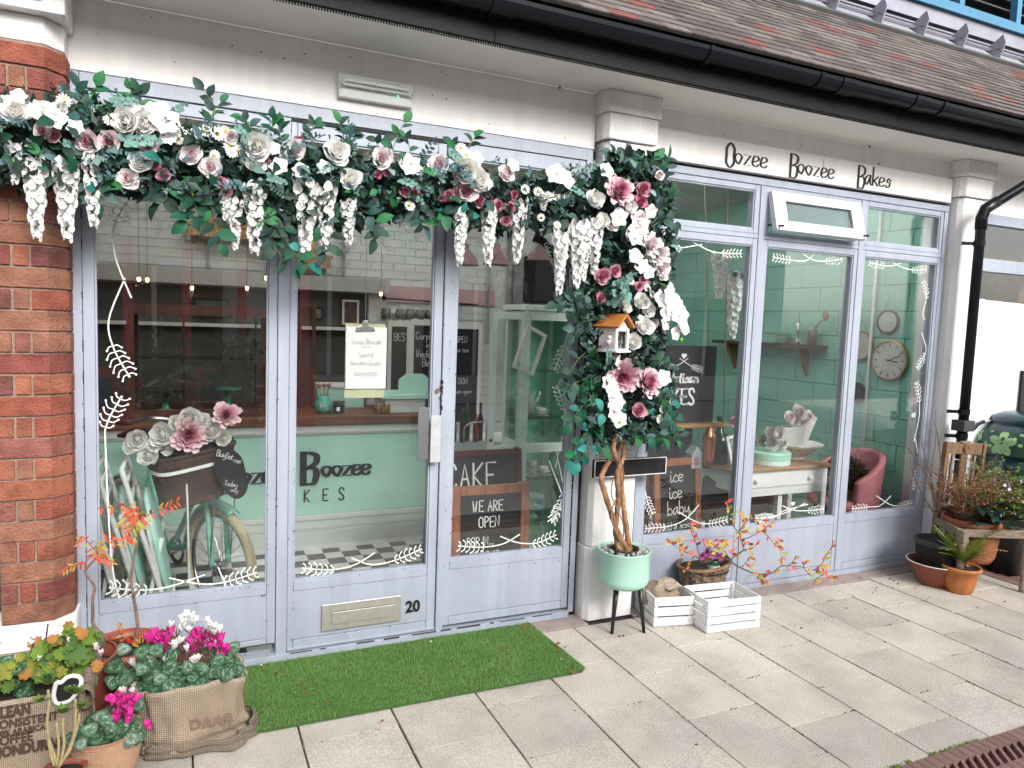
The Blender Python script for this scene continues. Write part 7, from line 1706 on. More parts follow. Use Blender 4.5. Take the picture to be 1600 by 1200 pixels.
# fallen leaves and grit
M_FALL = mat('fallen_leaf', (.30, .09, .03), .8, .3, 20); M_GRIT = mat('dark_grit', (.03, .025, .02), .9)
lfm = leaf_mb(1, .6, .3, 1.0, 4).mesh('fallen_leaf', M_FALL, True)
fal = T('fallen_leaves', (1, -.4, .01), 'scattered small red brown leaves on turf and paving', 'leaves')
for px, py, s in [(408,1047,.03),(435,1052,.034),(468,1072,.022),(480,1080,.022),(486,1071,.02),(436,1052,.02),(800,998,.02),(815,992,.024),(828,980,.03),(793,1010,.018),(895,1053,.03),(876,1005,.035),(882,1012,.03),(875,1018,.028),(600,1125,.022),(823,978,.03),(1340,903,.03),(1393,903,.03),(1400,908,.035),(512,1100,.02),(640,1060,.02)]:
    p = at(px, py, 2, .022 if px < 900 else .006); inst(lfm, 'fallen_leaf', fal, p, Euler((R(-.3, .3), R(-.3, .3), R(0, 6))).to_matrix(), s)
mb = MB()
def grit(px, py, s):
    p = at(px, py, 2, .004); mb.ball(p, s, 5, 3, 0, (R(.8, 1.6), R(.6, 1), .5))
for q in [(898,1110,.005),(1088,1163,.006),(1205,939,.007),(1323,950,.006),(1252,981,.007),(1570,940,.008),(1383,1003,.008),(1390,905,.008),(1403,912,.009),(968,994,.008),(974,993,.007),(1000,985,.006),(1370,918,.006),(1320,936,.005)]: grit(*q)
for _ in range(160): 
    x = R(2.1, 5); y = random.choice([-.14, -.09, -.345, -.555])+random.gauss(0, .02); s = R(.0015, .004); mb.ball((x, y, .003), s, 4, 3)
mb.build('loose_grit', M_GRIT, kind='stuff', label='dark crumbs of soil and grit on the paving')
mb = MB(); p = at(900, 1048, 2, .02)
for px, py in [(878, 1030), (407, 1040), (673, 1003)]:
    p = at(px, py, 2, .022)
    for k in range(3): mb.add([p+V(R(-.01, .01), R(-.01, .01), R(0, .006)) for _ in range(4)], [(0, 1, 2, 3)])
mb.build('white_petal', M_WPET, kind='stuff', label='few fallen white petals on the green turf')

# ================================================================== white slatted crates and basket
M_CRATE = mat('white_crate_paint', (.80, .80, .80), .55, .06, 9, .25, 70, col2=(.72, .72, .71))
def crate(o, a, L_, Wd, H_, n, label, missing=0):
    t_ = T('crate', (o[0], o[1], 0), label, 'crate', 'white slatted wooden crates'); u = V(math.cos(a), math.sin(a), 0); v = V(-math.sin(a), math.cos(a), 0); o = V(*o, 0)
    M = Matrix((u, v, ZU)).transposed(); g_ = .010; hs = (H_-g_*(n-1))/n
    def bx(x0, x1, y0, y1, z0, z1, nm): MB().obox(o+u*(x0+x1)/2+v*(y0+y1)/2+ZU*(z0+z1)/2, (x1-x0, y1-y0, z1-z0), M@Matrix.Rotation(R(-.006, .006), 3, 'Y')).build(nm, M_CRATE, t_, bevel=.0015)
    for k in range(n):
        z0 = .004+k*(hs+g_)
        bx(0, L_, 0, .009, z0, z0+hs, 'slat'); bx(0, L_, Wd-.009, Wd, z0, z0+hs, 'slat')
        bx(-.0, .009, .0095, Wd-.0095, z0, z0+hs, 'slat'); bx(L_-.009, L_, .0095, Wd-.0095, z0, z0+hs, 'slat')
    for x in (.010, L_-.028):
        for y in (.010, Wd-.028): bx(x, x+.018, y, y+.018, .004, H_-.006, 'corner_post')
    for k in range(5): bx(.01, L_-.01, .012+k*(Wd-.02)/5, .012+k*(Wd-.02)/5+(Wd-.02)/5-.008, .004, .010, 'floor_slat')
crate((2.705, -.482), math.radians(-5), .365, .26, .185, 4, 'empty white slatted crate at the front right of the pair')
crate((2.468, -.30), math.radians(-12), .25, .29, .17, 3, 'white slatted crate holding burlap sacking beside the mint planter')
# folded sack in the crate
def burlap(name, a, b, sc=300):
    m_ = mat(name, a, .95, .1, 5, col2=b)
    def fn(n, l, bs):
        tc = [x for x in n if x.type == 'TEX_COORD'][0]; ws = []
        for dr_ in ('X', 'Z'):
            w_ = n.new('ShaderNodeTexWave'); w_.bands_direction = dr_; w_.inputs['Scale'].default_value = sc/6.28; w_.inputs['Distortion'].default_value = 1.6; w_.inputs['Detail'].default_value = 2
            l.new(tc.outputs['Object'], w_.inputs['Vector']); ws.append(w_)
        ad = n.new('ShaderNodeMath'); ad.operation = 'ADD'; l.new(ws[0].outputs['Fac'], ad.inputs[0]); l.new(ws[1].outputs['Fac'], ad.inputs[1])
        bp = n.new('ShaderNodeBump'); bp.inputs['Strength'].default_value = .7; bp.inputs['Distance'].default_value = .003; l.new(ad.outputs[0], bp.inputs['Height']); l.new(bp.outputs[0], bs.inputs['Normal'])
        src = bs.inputs['Base Color'].links[0].from_socket; mr = n.new('ShaderNodeMapRange'); mr.inputs[2].default_value = 2; mr.inputs[3].default_value = .5; mr.inputs[4].default_value = 1.25; l.new(ad.outputs[0], mr.inputs[0])
        s2 = n.new('ShaderNodeVectorMath'); s2.operation = 'SCALE'; l.new(src, s2.inputs[0]); l.new(mr.outputs[0], s2.inputs['Scale']); l.new(s2.outputs[0], bs.inputs['Base Color'])
    return tweak(m_, fn)
M_BUR = burlap('burlap', (.45, .365, .27), (.36, .285, .205)); M_BURD = burlap('dark_burlap', (.27, .215, .165), (.20, .16, .12))
def lump(c, r, ax, seed, amp=.25, nu=18, nv=26):
    rg = random.Random(seed); ph = [rg.uniform(0, 6) for _ in range(8)]
    def f(i, j):
        t = PI*i; a = 2*PI*j; k = 1+amp*(math.sin(3*a+ph[0]+2*t)*.5+math.sin(5*t+ph[1]+a)*.4+math.sin(7*a+ph[2]-3*t)*.3)*math.sin(t)
        return Vector(c)+V(r*ax[0]*k*math.sin(t)*math.cos(a), r*ax[1]*k*math.sin(t)*math.sin(a), r*ax[2]*k*math.cos(t))
    return f
sk = T('burlap_sack', (2.60, -.17, .1), 'crumpled brown burlap sack stuffed in the left crate', 'sack')
MB().grid(lump((2.595, -.17, .13), .10, (1, 1.1, .85), 4, .28), 18, 26).build('sack_cloth', M_BUR, sk, smooth=True)
MB().grid(lump((2.62, -.20, .20), .07, (1.0, .8, .55), 9, .45), 18, 26).build('folded_cloth', burlap('light_burlap', (.50, .42, .33), (.42, .34, .26)), sk, smooth=True)
bC = at(1090, 905, 1, -.06); bC = V(bC.x, -.08, .10)
wb_ = T('wicker_basket', (bC.x, -.11, 0), 'weathered round woven basket planted with autumn leaved shrub', 'basket')
def bas(i, j):
    a = 2*PI*j; z = .22*i; r = .115+.055*i+(.006 if int(i*10) % 2 else 0)*math.copysign(1, math.sin(a*14)); return V(bC.x+r*math.cos(a), -.11+r*.8*math.sin(a), .05+z+.02*math.cos(a)*i)
MB().grid(bas, 20, 84).build('woven_side', wicker('weathered_wicker', (.34, .24, .17), (.20, .15, .12), 60, 200), wb_, smooth=False, solid=.006)
ring_ = [V(bC.x+.172*math.cos(2*PI*k/30), -.11+.140*math.sin(2*PI*k/30), .272+.02*math.cos(2*PI*k/30)) for k in range(31)]
MB().tube(ring_, .012, 6, cap=False).build('plaited_rim', wicker('rim_wicker', (.40, .22, .11), (.24, .14, .08), 120, 120), wb_, smooth=True)
MB().lathe([(.155, 0), (.08, .01), (.0001, .012)], (bC.x, -.11, .24), 20).build('soil', M_SOIL, wb_)
MB().box((bC.x-.1, -.17, 0), (bC.x+.1, -.04, .05)).build('base', M_TWIG, wb_)
p = at(1113, 893, 1, -.16); tn = T('glass_candle_jar', (p.x, -.17, .25), 'green labelled glass jar standing in the woven basket', 'jar')
MB().lathe([(.0001, 0), (.034, 0), (.036, .09), (.030, .10)], (p.x, -.17, p.z-.02), 18).build('jar_body', mat('bottle_green', (.02, .09, .05), .15), tn, smooth=True); MB().lathe([(.0365, .02), (.0372, .07)], (p.x, -.17, p.z-.02), 18).build('paper_label', mat('mint_label', (.5, .6, .55), .6), tn, smooth=True)
dp_ = T('dark_bloom', (bC.x, -.2, .27), 'purple pink small bloom cluster at the basket rim', 'flowers')
for px, py, d in [(1103, 862, 12), (1096, 868, 10), (1125, 870, 10), (1112, 866, 10)]: place_flower(dp_, [daisy_mb().mesh('purple_bloom', [mat('purple_petal', (.40, .04, .25), .5), M_DARK], True)], px, py, d*1.3, y=-.2)
shb = T('autumn_shrub', (bC.x, -.2, .26), 'spreading shrub with dark twigs and small red, orange and lime leaves', 'shrub')
M_AUT = leafmat('autumn_leaf', [(.55, .06, .05), (.60, .20, .04), (.50, .38, .06), (.30, .40, .05), (.62, .16, .16), (.45, .42, .08), (.60, .28, .07), (.55, .08, .09)], .45)
AL = [leaf_mb(1, .42, .25, c_, 4, .1).mesh('leaf', M_AUT, True) for c_ in (.3, .9)]
BR = [[(1098,880),(1126,871),(1140,877),(1157,887),(1176,895),(1190,897),(1205,896),(1220,885),(1232,884),(1255,886),(1272,891),(1289,896),(1301,906)],
[(1140,876),(1155,864),(1162,859),(1159,846),(1157,835),(1162,815),(1150,797)],[(1162,859),(1175,857),(1182,850)],[(1159,843),(1170,840),(1180,835),(1190,830),(1200,838),(1210,850),(1219,860),(1221,882)],
[(1190,830),(1200,822),(1205,815)],[(1100,880),(1085,868),(1070,862),(1050,850),(1040,842)],[(1095,880),(1088,850),(1080,830),(1078,815)],[(1105,878),(1110,850),(1125,845),(1135,850)],[(1140,877),(1133,862),(1122,858),(1115,848)],
[(1157,835),(1145,820),(1140,800),(1135,785)],[(1155,830),(1170,812),(1185,812),(1200,815)],[(1232,884),(1240,876),(1246,868)],[(1255,886),(1258,878)],[(1272,891),(1285,880),(1290,868),(1299,855),(1301,845)],[(1289,896),(1275,905),(1270,915)],[(1190,897),(1183,903),(1195,910)],[(1157,887),(1165,880),(1172,870)],[(1085,868),(1078,880),(1070,895)],[(1070,862),(1062,850),(1058,838)],[(1128,872),(1118,862),(1105,850),(1098,842)],[(1162,859),(1150,866),(1138,862)],[(1210,850),(1218,845)],[(1255,886),(1262,895),(1270,900)]]
for bi, P in enumerate(BR):
    yb = -.24-.03*(bi % 4); n = len(P)
    S = smoothpts([at(a, b, 1, yb-(.06*(k/n) if bi == 0 else 0)) for k, (a, b) in enumerate(P)], 5)
    r0 = .0055 if bi == 0 else .0032; MB().tube(S, [r0*(1-.7*k/len(S)) for k in range(len(S))], 5).build('twig', M_TWIG, shb, smooth=True)
    nl = 14 if bi == 0 else max(6, int(len(S)*.72))
    for _ in range(nl):
        k = random.randrange(len(S)//3, len(S)); d = V(R(-1, 1), R(-.7, .1), R(-.8, 1)).normalized(); x = d.cross(V(R(-.5, .5), -1, .3)).normalized()
        inst(random.choice(AL), 'leaf', shb, S[k], Matrix((x, d, x.cross(d))).transposed(), R(.024, .052))
for px, py in [(1280,885),(1290,890),(1296,900),(1300,903),(1288,880),(1275,893),(1190,900),(1187,905),(1194,908),(1171,885),(1192,905),(1204,892),(1182,818),(1190,822),(1150,842),(1165,846),(1172,850),(1155,800),(1165,825),(1150,832),(1180,852)]:
    for _ in range(2):
        d = V(R(-1, 1), R(-.7, .1), R(-1, .6)).normalized(); x = d.cross(V(R(-.5, .5), -1, .3)).normalized()
        inst(random.choice(AL), 'leaf', shb, at(px, py, 1, -.30), Matrix((x, d, x.cross(d))).transposed(), R(.03, .06))

# ================================================================== left pots
M_PRINT = mat('brown_sack_print', (.075, .04, .03), .9, .2, 60)
M_GERA = leafmat('geranium_leaf', [(.15, .24, .03), (.09, .17, .03), (.24, .24, .04), (.38, .17, .04), (.07, .14, .03), (.14, .22, .03)], .55)
def round_leaf(n=36, scal=.13, lob=9, cone=.18):
    mb = MB(); vs = [Vector((0, 0, 0))]
    for ring_ in (.5, 1):
        for k in range(n):
            a = 2*PI*k/n; r = ring_*(1+scal*math.cos(lob*a)*ring_); vs.append(Vector((r*math.cos(a), r*math.sin(a), cone*ring_*ring_+.05*math.sin(a*lob)*ring_)))
    fs = [(0, 1+k, 1+(k+1) % n) for k in range(n)]+[(1+k, 1+n+k, 1+n+(k+1) % n, 1+(k+1) % n) for k in range(n)]
    mb.add(vs, fs); return mb
GLf = [round_leaf().mesh('leaf', M_GERA, True), round_leaf(36, .12, 7, .35).mesh('leaf', M_GERA, True)]
def cyc_leafmat():
    m_ = mat('cyclamen_leaf', (.035, .11, .04), .5, .1, 7, col2=(.016, .055, .024), rand=.2)
    def fn(n, l, b):
        tc = [x for x in n if x.type == 'TEX_COORD'][0]; vl = n.new('ShaderNodeVectorMath'); vl.operation = 'LENGTH'
        sb_ = n.new('ShaderNodeVectorMath'); sb_.operation = 'MULTIPLY_ADD'; sb_.inputs[1].default_value = (1.3, 1, 0); sb_.inputs[2].default_value = (0, -.42, 0); l.new(tc.outputs['Object'], sb_.inputs[0]); l.new(sb_.outputs[0], vl.inputs[0])
        nz = [x for x in n if x.type == 'TEX_NOISE'][0]; ad = n.new('ShaderNodeMath'); ad.operation = 'MULTIPLY_ADD'; ad.inputs[1].default_value = .5; l.new(nz.outputs['Fac'], ad.inputs[0]); l.new(vl.outputs['Value'], ad.inputs[2])
        cr = n.new('ShaderNodeValToRGB'); e = cr.color_ramp.elements; e[0].position = .42; e[0].color = (0, 0, 0, 1); e[1].position = .50; e[1].color = (1, 1, 1, 1); q = e.new(.60); q.color = (1, 1, 1, 1); q = e.new(.70); q.color = (0, 0, 0, 1)
        l.new(ad.outputs[0], cr.inputs[0]); mx = n.new('ShaderNodeMix'); mx.data_type = 'RGBA'; src = b.inputs['Base Color'].links[0].from_socket
        sc = n.new('ShaderNodeMath'); sc.operation = 'MULTIPLY'; sc.inputs[1].default_value = .8; nm_ = n.new('ShaderNodeTexNoise'); nm_.inputs['Scale'].default_value = 7; nm_.inputs['Detail'].default_value = 3; geo_ = n.new('ShaderNodeObjectInfo'); av = n.new('ShaderNodeVectorMath'); av.operation = 'ADD'; l.new(tc.outputs['Object'], av.inputs[0]); l.new(geo_.outputs['Location'], av.inputs[1]); l.new(av.outputs[0], nm_.inputs['Vector']); mk = n.new('ShaderNodeMapRange'); mk.inputs[1].default_value = .42; mk.inputs[2].default_value = .58; l.new(nm_.outputs['Fac'], mk.inputs[0]); mm = n.new('ShaderNodeMath'); mm.operation = 'MULTIPLY'; l.new(cr.outputs[0], mm.inputs[0]); l.new(mk.outputs[0], mm.inputs[1]); l.new(mm.outputs[0], sc.inputs[0])
        l.new(sc.outputs[0], mx.inputs[0]); l.new(src, mx.inputs[6]); mx.inputs[7].default_value = (.24, .34, .27, 1); l.new(mx.outputs[2], b.inputs['Base Color'])
    return tweak(m_, fn)
M_CYL = cyc_leafmat()
def heart_leaf():
    mb = MB(); n = 18; pts = []
    for k in range(n):
        t = 2*PI*k/n; x = .5*math.sin(t)*(1-.1*math.cos(t)); y = .45-.55*math.cos(t)-.10*math.cos(2*t)+ .05*abs(math.sin(t)); pts.append(Vector((x*1.05, y, .10*abs(x)-.12*(y-.4)**2)))
    mb.add([Vector((0, .42, 0))]+[Vector((0, .42, 0)).lerp(p, .55) for p in pts]+pts, [(0, 1+k, 1+(k+1) % n) for k in range(n)]+[(1+k, 1+n+k, 1+n+(k+1) % n, 1+(k+1) % n) for k in range(n)]); return mb
CYL = [heart_leaf().mesh('leaf', M_CYL, True)]
def cyc_flower(mats, nm):
    mb = MB()
    for k in range(5):
        a = 2*PI*k/5+R(-.2, .2); F = V(math.cos(a), math.sin(a), 0); petal(mb, F, ZU, .08, 0, 1.0+R(-.1, .1), .62, .75, .05, .2, 0 if k else 1, .02, 4, 3, .78)
    mb.ball((0, 0, -.05), .14, 6, 4, 1); mb.tube([(0, 0, -.1), (.15, 0, -.3), (.1, 0, -.7)], .04, 4, 2)
    return mb.mesh(nm, mats, True)
CYM = [cyc_flower([M_MAG, mat('deep_magenta', (.55, .02, .22), .5), M_TWIG], 'magenta_bloom') for _ in range(3)]
CYW = [cyc_flower([M_WPET, M_CREAM, M_TWIG], 'white_bloom') for _ in range(2)]
CYP = [cyc_flower([M_PALEP, M_PINKL, M_TWIG], 'pink_bloom')]
def leaf_at(par, lst, p, s, nrm, dr=None):
    nrm = V(*nrm).normalized(); d = V(R(-1, 1), R(-1, .3), R(-.3, .3)) if dr is None else V(*dr); d = (d-nrm*d.dot(nrm)).normalized(); x = d.cross(nrm).normalized()
    return inst(random.choice(lst), 'leaf', par, p, Matrix((x, d, nrm)).transposed(), s)
def bloom(par, lst, px, py, s, y): return inst(random.choice(lst), random.choice(lst).name.split('.')[0], par, at(px, py, 1, y)-V(0, 0, s*.4), Euler((R(-.4, .4), R(-.4, .4), R(0, 6))).to_matrix(), s)
# sumac in terracotta pot
ps = V(-.235, -.30, 0); rz = .33
pot('plant_pot', tuple(ps), [(.0001, 0), (.10, 0), (.135, .26), (.15, .262), (.155, .33), (.145, .335), (.135, .30)], M_TERRP, 'terracotta pot of the sumac sapling standing behind the cyclamen', soil=(.138, .29))
su = T('sumac_sapling', (ps.x, ps.y, .3), 'thin forked sumac sapling with red and orange autumn fronds', 'sapling')
M_SUM = leafmat('sumac_leaflet', [(.60, .05, .03), (.55, .13, .03), (.42, .26, .04), (.60, .08, .04), (.34, .30, .05), (.55, .10, .03)], .45); SLf = leaf_mb(1, .27, .25, .6, 4, 0).mesh('leaflet', M_SUM, True)
M_SBARK = mat('sumac_bark', (.27, .17, .13), .8, .3, 25, .8, 80, col2=(.16, .10, .085))
stems = [[(182,1042),(172,1015),(165,1000),(160,993),(146,975),(145,960),(145,935),(148,918),(141,905),(133,893),(138,885),(150,870),(152,852)],
[(186,1042),(190,1010),(195,998)],[(180,1035),(200,1020),(214,990),(213,960),(209,935),(205,905),(208,880),(213,850),(216,830),(220,810)],[(209,930),(222,915),(226,908)],[(165,995),(172,992),(185,991),(192,990)]]
for k, P in enumerate(stems):
    S = smoothpts([at(a, b, 1, -.27 if k != 2 else -.24) for a, b in P], 5); MB().tube(S, [(.0085 if len(P) > 6 else .005)*(1-.55*q/len(S)) for q in range(len(S))], 7).build('stem', M_SBARK, su, smooth=True)
def frond(P, n, l_, y=-.30, droop=.5):
    S = smoothpts([at(a, b, 1, y) for a, b in P], 6); MB().tube(S, .0018, 4).build('frond_stalk', mat('red_stalk', (.4, .06, .04), .6), su)
    for k in range(n):
        q = S[int(k/(n-1)*(len(S)-1))]; i = min(int(k/(n-1)*(len(S)-1)), len(S)-2); t = (S[i+1]-S[i]).normalized(); sd_ = t.cross(V(0, -1, 0)).normalized()
        for sg in (-1, 1):
            d = (sd_*sg*.8+t*.5+V(0, R(-.6, .1), -droop)).normalized(); x = d.cross(V(R(-.4, .4), -1, .4)).normalized(); inst(SLf, 'leaflet', su, q, Matrix((x, d, x.cross(d))).transposed(), .86*l_*R(.8, 1.1)*(1-.35*k/n))
frond([(216,815),(235,803),(262,792),(277,785)], 9, .055); frond([(216,815),(205,800),(195,790),(160,795)], 7, .055); frond([(216,812),(208,825),(198,845),(205,840)], 7, .06); frond([(218,805),(206,795),(198,810),(190,820)], 6, .055)
frond([(150,862),(130,880),(112,885),(100,892)], 8, .042); frond([(152,858),(165,848),(178,838),(182,850)], 6, .05, droop=.1); frond([(150,862),(140,850),(128,838),(122,850)], 7, .038); frond([(152,870),(165,872),(175,880)], 6, .045)
frond([(172,1000),(165,990),(155,995)], 6, .04); frond([(195,998),(185,985),(190,975)], 5, .035); frond([(205,1005),(215,995),(230,1000)], 6, .045)
# burlap wrapped planter with cyclamen
def bag(cx_, cy_, prof, seed, fold=.035, sq=.6, ax=(1, .75), nu=22, nv=72, tilt=0):
    rg = random.Random(seed); ph = [rg.uniform(0, 6) for _ in range(9)]
    def f(i, j):
        a = 2*PI*j; q = i*(len(prof)-1); k = min(int(q), len(prof)-2); t = q-k; r = prof[k][0]*(1-t)+prof[k+1][0]*t; z = prof[k][1]*(1-t)+prof[k+1][1]*t
        cx2 = abs(math.cos(a))**sq*math.copysign(1, math.cos(a)); sy = abs(math.sin(a))**sq*math.copysign(1, math.sin(a))
        w_ = 1+fold*(math.sin(5*a+ph[0]+4*z)+.7*math.sin(9*a+ph[1]-8*z)+.5*math.sin(14*a+ph[2]+19*z)+.6*math.sin(z*34+ph[3]+2*math.sin(a*2))*(z < .14))
        return V(cx_+r*ax[0]*cx2*w_, cy_+r*ax[1]*sy*w_, z*(1+.05*math.sin(2*a+ph[4]))+tilt*cx2*max(0, z-.1))
    return MB().grid(f, nu, nv)
bgl = T('burlap_planter', (.02, -.52, 0), 'slouching burlap wrapped planter beside the turf with faded print', 'planter')
bag(.02, -.52, [(.185, .0), (.212, .02), (.195, .045), (.210, .07), (.195, .10), (.20, .16), (.205, .21), (.212, .235), (.218, .255), (.210, .265), (.195, .255), (.185, .22)], 5, .048, .66, (.96, .72), tilt=.0).build('burlap_wrap', M_BUR, bgl, smooth=True, solid=.004)
bag(.06, -.55, [(.19, .0), (.215, .010), (.20, .028), (.205, .038), (.185, .05)], 8, .06, .7, (1, .74), 14).build('slumped_hem', M_BURD, bgl, smooth=True)
MB().lathe([(.125, 0), (.08, .012), (.0001, .015)], (.02, -.52, .225), 24).build('soil', M_SOIL, bgl)
fonttext('DAAR', .062, at(296, 1142, 1, -.675), V(1, -.06, .10), V(-.02, .02, 1), mat('faded_print', (.22, .14, .11), .9), 'faded_lettering', bgl, bold=.0012)
cy = T('cyclamen', (.0, -.5, .25), 'large cyclamen with white and magenta blooms in the burlap planter', 'cyclamen')
for px, py in [(185,1055),(195,1068),(205,1058),(205,1078),(220,1070),(190,1045),(235,1060),(250,1070),(228,1080),(262,1062),(275,1060),(285,1072),(270,1075),(300,1070),(312,1060),(325,1068),(338,1060),(345,1050),(352,1045),(330,1045),(320,1075),(305,1080),(240,1035),(225,1030),(210,1020),(200,1015),(235,1015),(255,1045),(275,1045),(295,1050),(335,1035),(350,1058),(318,1040),(245,1050),(212,1042),(290,1035),(262,1030),(340,1072),(360,1050),(280,1085),(250,1085),(215,1090),(300,1060),(182,1065),(230,1045)]:
    leaf_at(cy, CYL, at(px+R(-3, 3), py+R(-3, 3), 1, R(-.64, -.50)), R(.042, .068), (R(-.7, .7), -1, R(.3, 1.4)))
for _ in range(110): leaf_at(cy, CYL, V(.0+R(-.19, .19), -.52+R(-.11, .10), .24+R(0, .07)), R(.035, .06), (R(-.6, .6), -.7, R(.6, 1.5)))
for px, py in [(238,990),(245,985),(250,995),(258,990),(240,1000),(262,998),(252,1005),(268,985),(245,1010),(258,1012),(232,996)]+[(300,990),(308,985),(298,1000),(312,995),(322,992),(330,998),(318,1002),(340,990),(345,998),(350,1010),(348,1022),(355,1015),(343,1008),(305,1008),(328,1008),(300,1012)]: bloom(cy, CYM, px, py, R(.028, .040), -.50)
for px, py in [(285,965),(292,960),(288,975),(298,970),(304,968),(283,980),(295,982),(326,968),(330,975),(338,978),(335,985),(343,982),(266,975),(275,1005),(280,1000),(270,1010),(208,1035),(212,1040),(222,1032),(232,1030),(236,1028),(262,1032),(272,1030),(255,1052),(305,1030),(308,1028),(302,1032),(318,1048),(312,1052),(322,1045),(192,1078),(208,1070),(292,1012),(248,1020),(284,970),(290,968),(299,962)]: bloom(cy, CYW, px, py, R(.024, .034), -.54)
st = MB()
for _ in range(70):
    x, y = R(230, 350), R(975, 1010); a = at(x, y, 1, -.50); b = V(.02+R(-.12, .12), -.5, .26); st.tube([b, b.lerp(a, .6)+V(0, 0, .02), a], .0014, 4, cap=False)
st.build('flower_stalks', mat('red_brown_stalk', (.14, .05, .04), .6), cy, kind='stuff')
# ribbed pot with magenta cyclamen
rp0 = at(165, 1200, 2, 0); rp0 = V(-.215, -.88, 0)
pc0 = at(165, 1165, 1, -.80)
rp0 = V(pc0.x, -.80, 0); zr = at(165, 1163, 1, -.885).z
prof = [(.0001, 0), (.065, 0)]
for k in range(25):
    z = .01+(zr-.01)*k/24; r = .070+.048*math.sin(PI*.5*k/24)**.8-.006*(k/24)**4; prof += [(r, z), (r+.0022, z+.0012), (r+.0022, z+(zr-.01)/48)]
prof += [(.116, zr+.004), (.118, zr+.012), (.108, zr+.012), (.104, zr-.02)]
pot('plant_pot', (rp0.x, rp0.y, 0), prof, M_BUFF, 'buff terracotta pot with fine ribs holding a magenta cyclamen', seg=48, soil=(.105, zr-.03), smooth=False)
c2 = T('cyclamen', (rp0.x, rp0.y, zr), 'small magenta cyclamen with silver marked leaves in the ribbed pot', 'cyclamen')
for px, py in [(130,1140),(140,1135),(132,1155),(150,1150),(145,1165),(160,1155),(158,1168),(170,1160),(180,1155),(190,1150),(200,1145),(205,1138),(210,1145),(165,1140),(180,1140),(150,1130),(158,1120),(170,1128),(190,1130),(148,1120),(152,1145),(175,1170),(138,1165),(165,1150),(195,1160),(128,1150)]:
    leaf_at(c2, CYL, at(px, py, 1, R(-.93, -.82)), R(.036, .052), (R(-.6, .6), -1, R(.4, 1.2)))
for _ in range(26): leaf_at(c2, CYL, V(rp0.x+R(-.10, .10), rp0.y+R(-.08, .08), zr+R(.0, .05)), R(.04, .06), (R(-.6, .6), -.7, R(.6, 1.4)))
for px, py in [(185,1085),(192,1082),(178,1090),(190,1095),(200,1090),(205,1088),(196,1102),(188,1108),(203,1105),(208,1098),(184,1112),(196,1115),(205,1112),(175,1095),(182,1122),(198,1122),(160,1132),(165,1136),(174,1092),(192,1092),(210,1092),(186,1098),(230,1130),(233,1136),(181,1120),(200,1128)]: bloom(c2, CYM, px, py, R(.022, .034), -.84)
for px, py in [(190,1078),(196,1078),(196,1134),(208,1078)]: bloom(c2, CYP, px, py, .02, -.85)
st = MB()
for _ in range(26): a = at(R(178, 205), R(1090, 1120), 1, -.84); b = V(rp0.x+R(-.05, .05), rp0.y, zr); st.tube([b, b.lerp(a, .6)+V(0, 0, .01), a], .0013, 4, cap=False)
a = at(230, 1130, 1, -.84); st.tube([V(rp0.x, rp0.y, zr), at(215, 1129, 1, -.84), a], .0013, 4); st.build('flower_stalks', mat('red_brown_stalk', (.14, .05, .04), .6), c2, kind='stuff')
# coffee sack planter
YS = -.80
def zx(px, py, y=YS): p = at(px, py, 1, y); return p.x, p.z
x1s, zt_ = zx(128, 1085)
sx1 = x1s; sx0 = sx1-.62
cs_ = T('coffee_sack_planter', ((sx0+sx1)/2, -.62, 0), 'hessian coffee sack planter printed clean consistent arabica coffee Honduras', 'planter')
def sackf(i, j):
    # i height, j around a rounded rectangle
    hw, hd2 = (sx1-sx0)/2, .20; a = 2*PI*j; c, s = math.cos(a), math.sin(a); k = .28
    x = abs(c)**k*math.copysign(1, c)*hw; y = abs(s)**k*math.copysign(1, s)*hd2
    w_ = .004*math.sin(a*9+i*5)+.004*math.sin(i*9+a*3)
    bul = .012*math.sin(PI*i)
    return V((sx0+sx1)/2+x*(1+w_/hw)+bul*c, -.60+y-(bul+w_)*(.5 if s < 0 else 1)*(0 if s > 0 else 1), zt_*i)
MB().grid(sackf, 16, 80).build('sack_side', burlap('hessian', (.46, .375, .27), (.40, .32, .225), 330), cs_, smooth=True, solid=.004)
def rimf(i, j):
    p = sackf(1, i); a = 2*PI*j; n_ = (p-V((sx0+sx1)/2, -.60, zt_)).normalized(); r = .010+.003*math.sin(i*60); return p+n_*r*math.cos(a)+ZU*(r*math.sin(a)+.006)
MB().grid(rimf, 120, 8).build('frayed_hem', M_BUR, cs_, smooth=True)
def sidef(i, j):
    y = -.80+.42*i; a = 2*PI*j; r = .035+.012*math.sin(i*30)+.006*math.sin(i*71); return V(sx1+.01+r*.6*math.cos(a), y, zt_-.02+.05*i+r*math.sin(a))
MB().grid(sidef, 46, 14).build('rolled_edge', M_BURD, cs_, smooth=True)
MB().box((sx0+.03, -.77, zt_-.05), (sx1-.03, -.42, zt_-.03)).build('soil', M_SOIL, cs_)
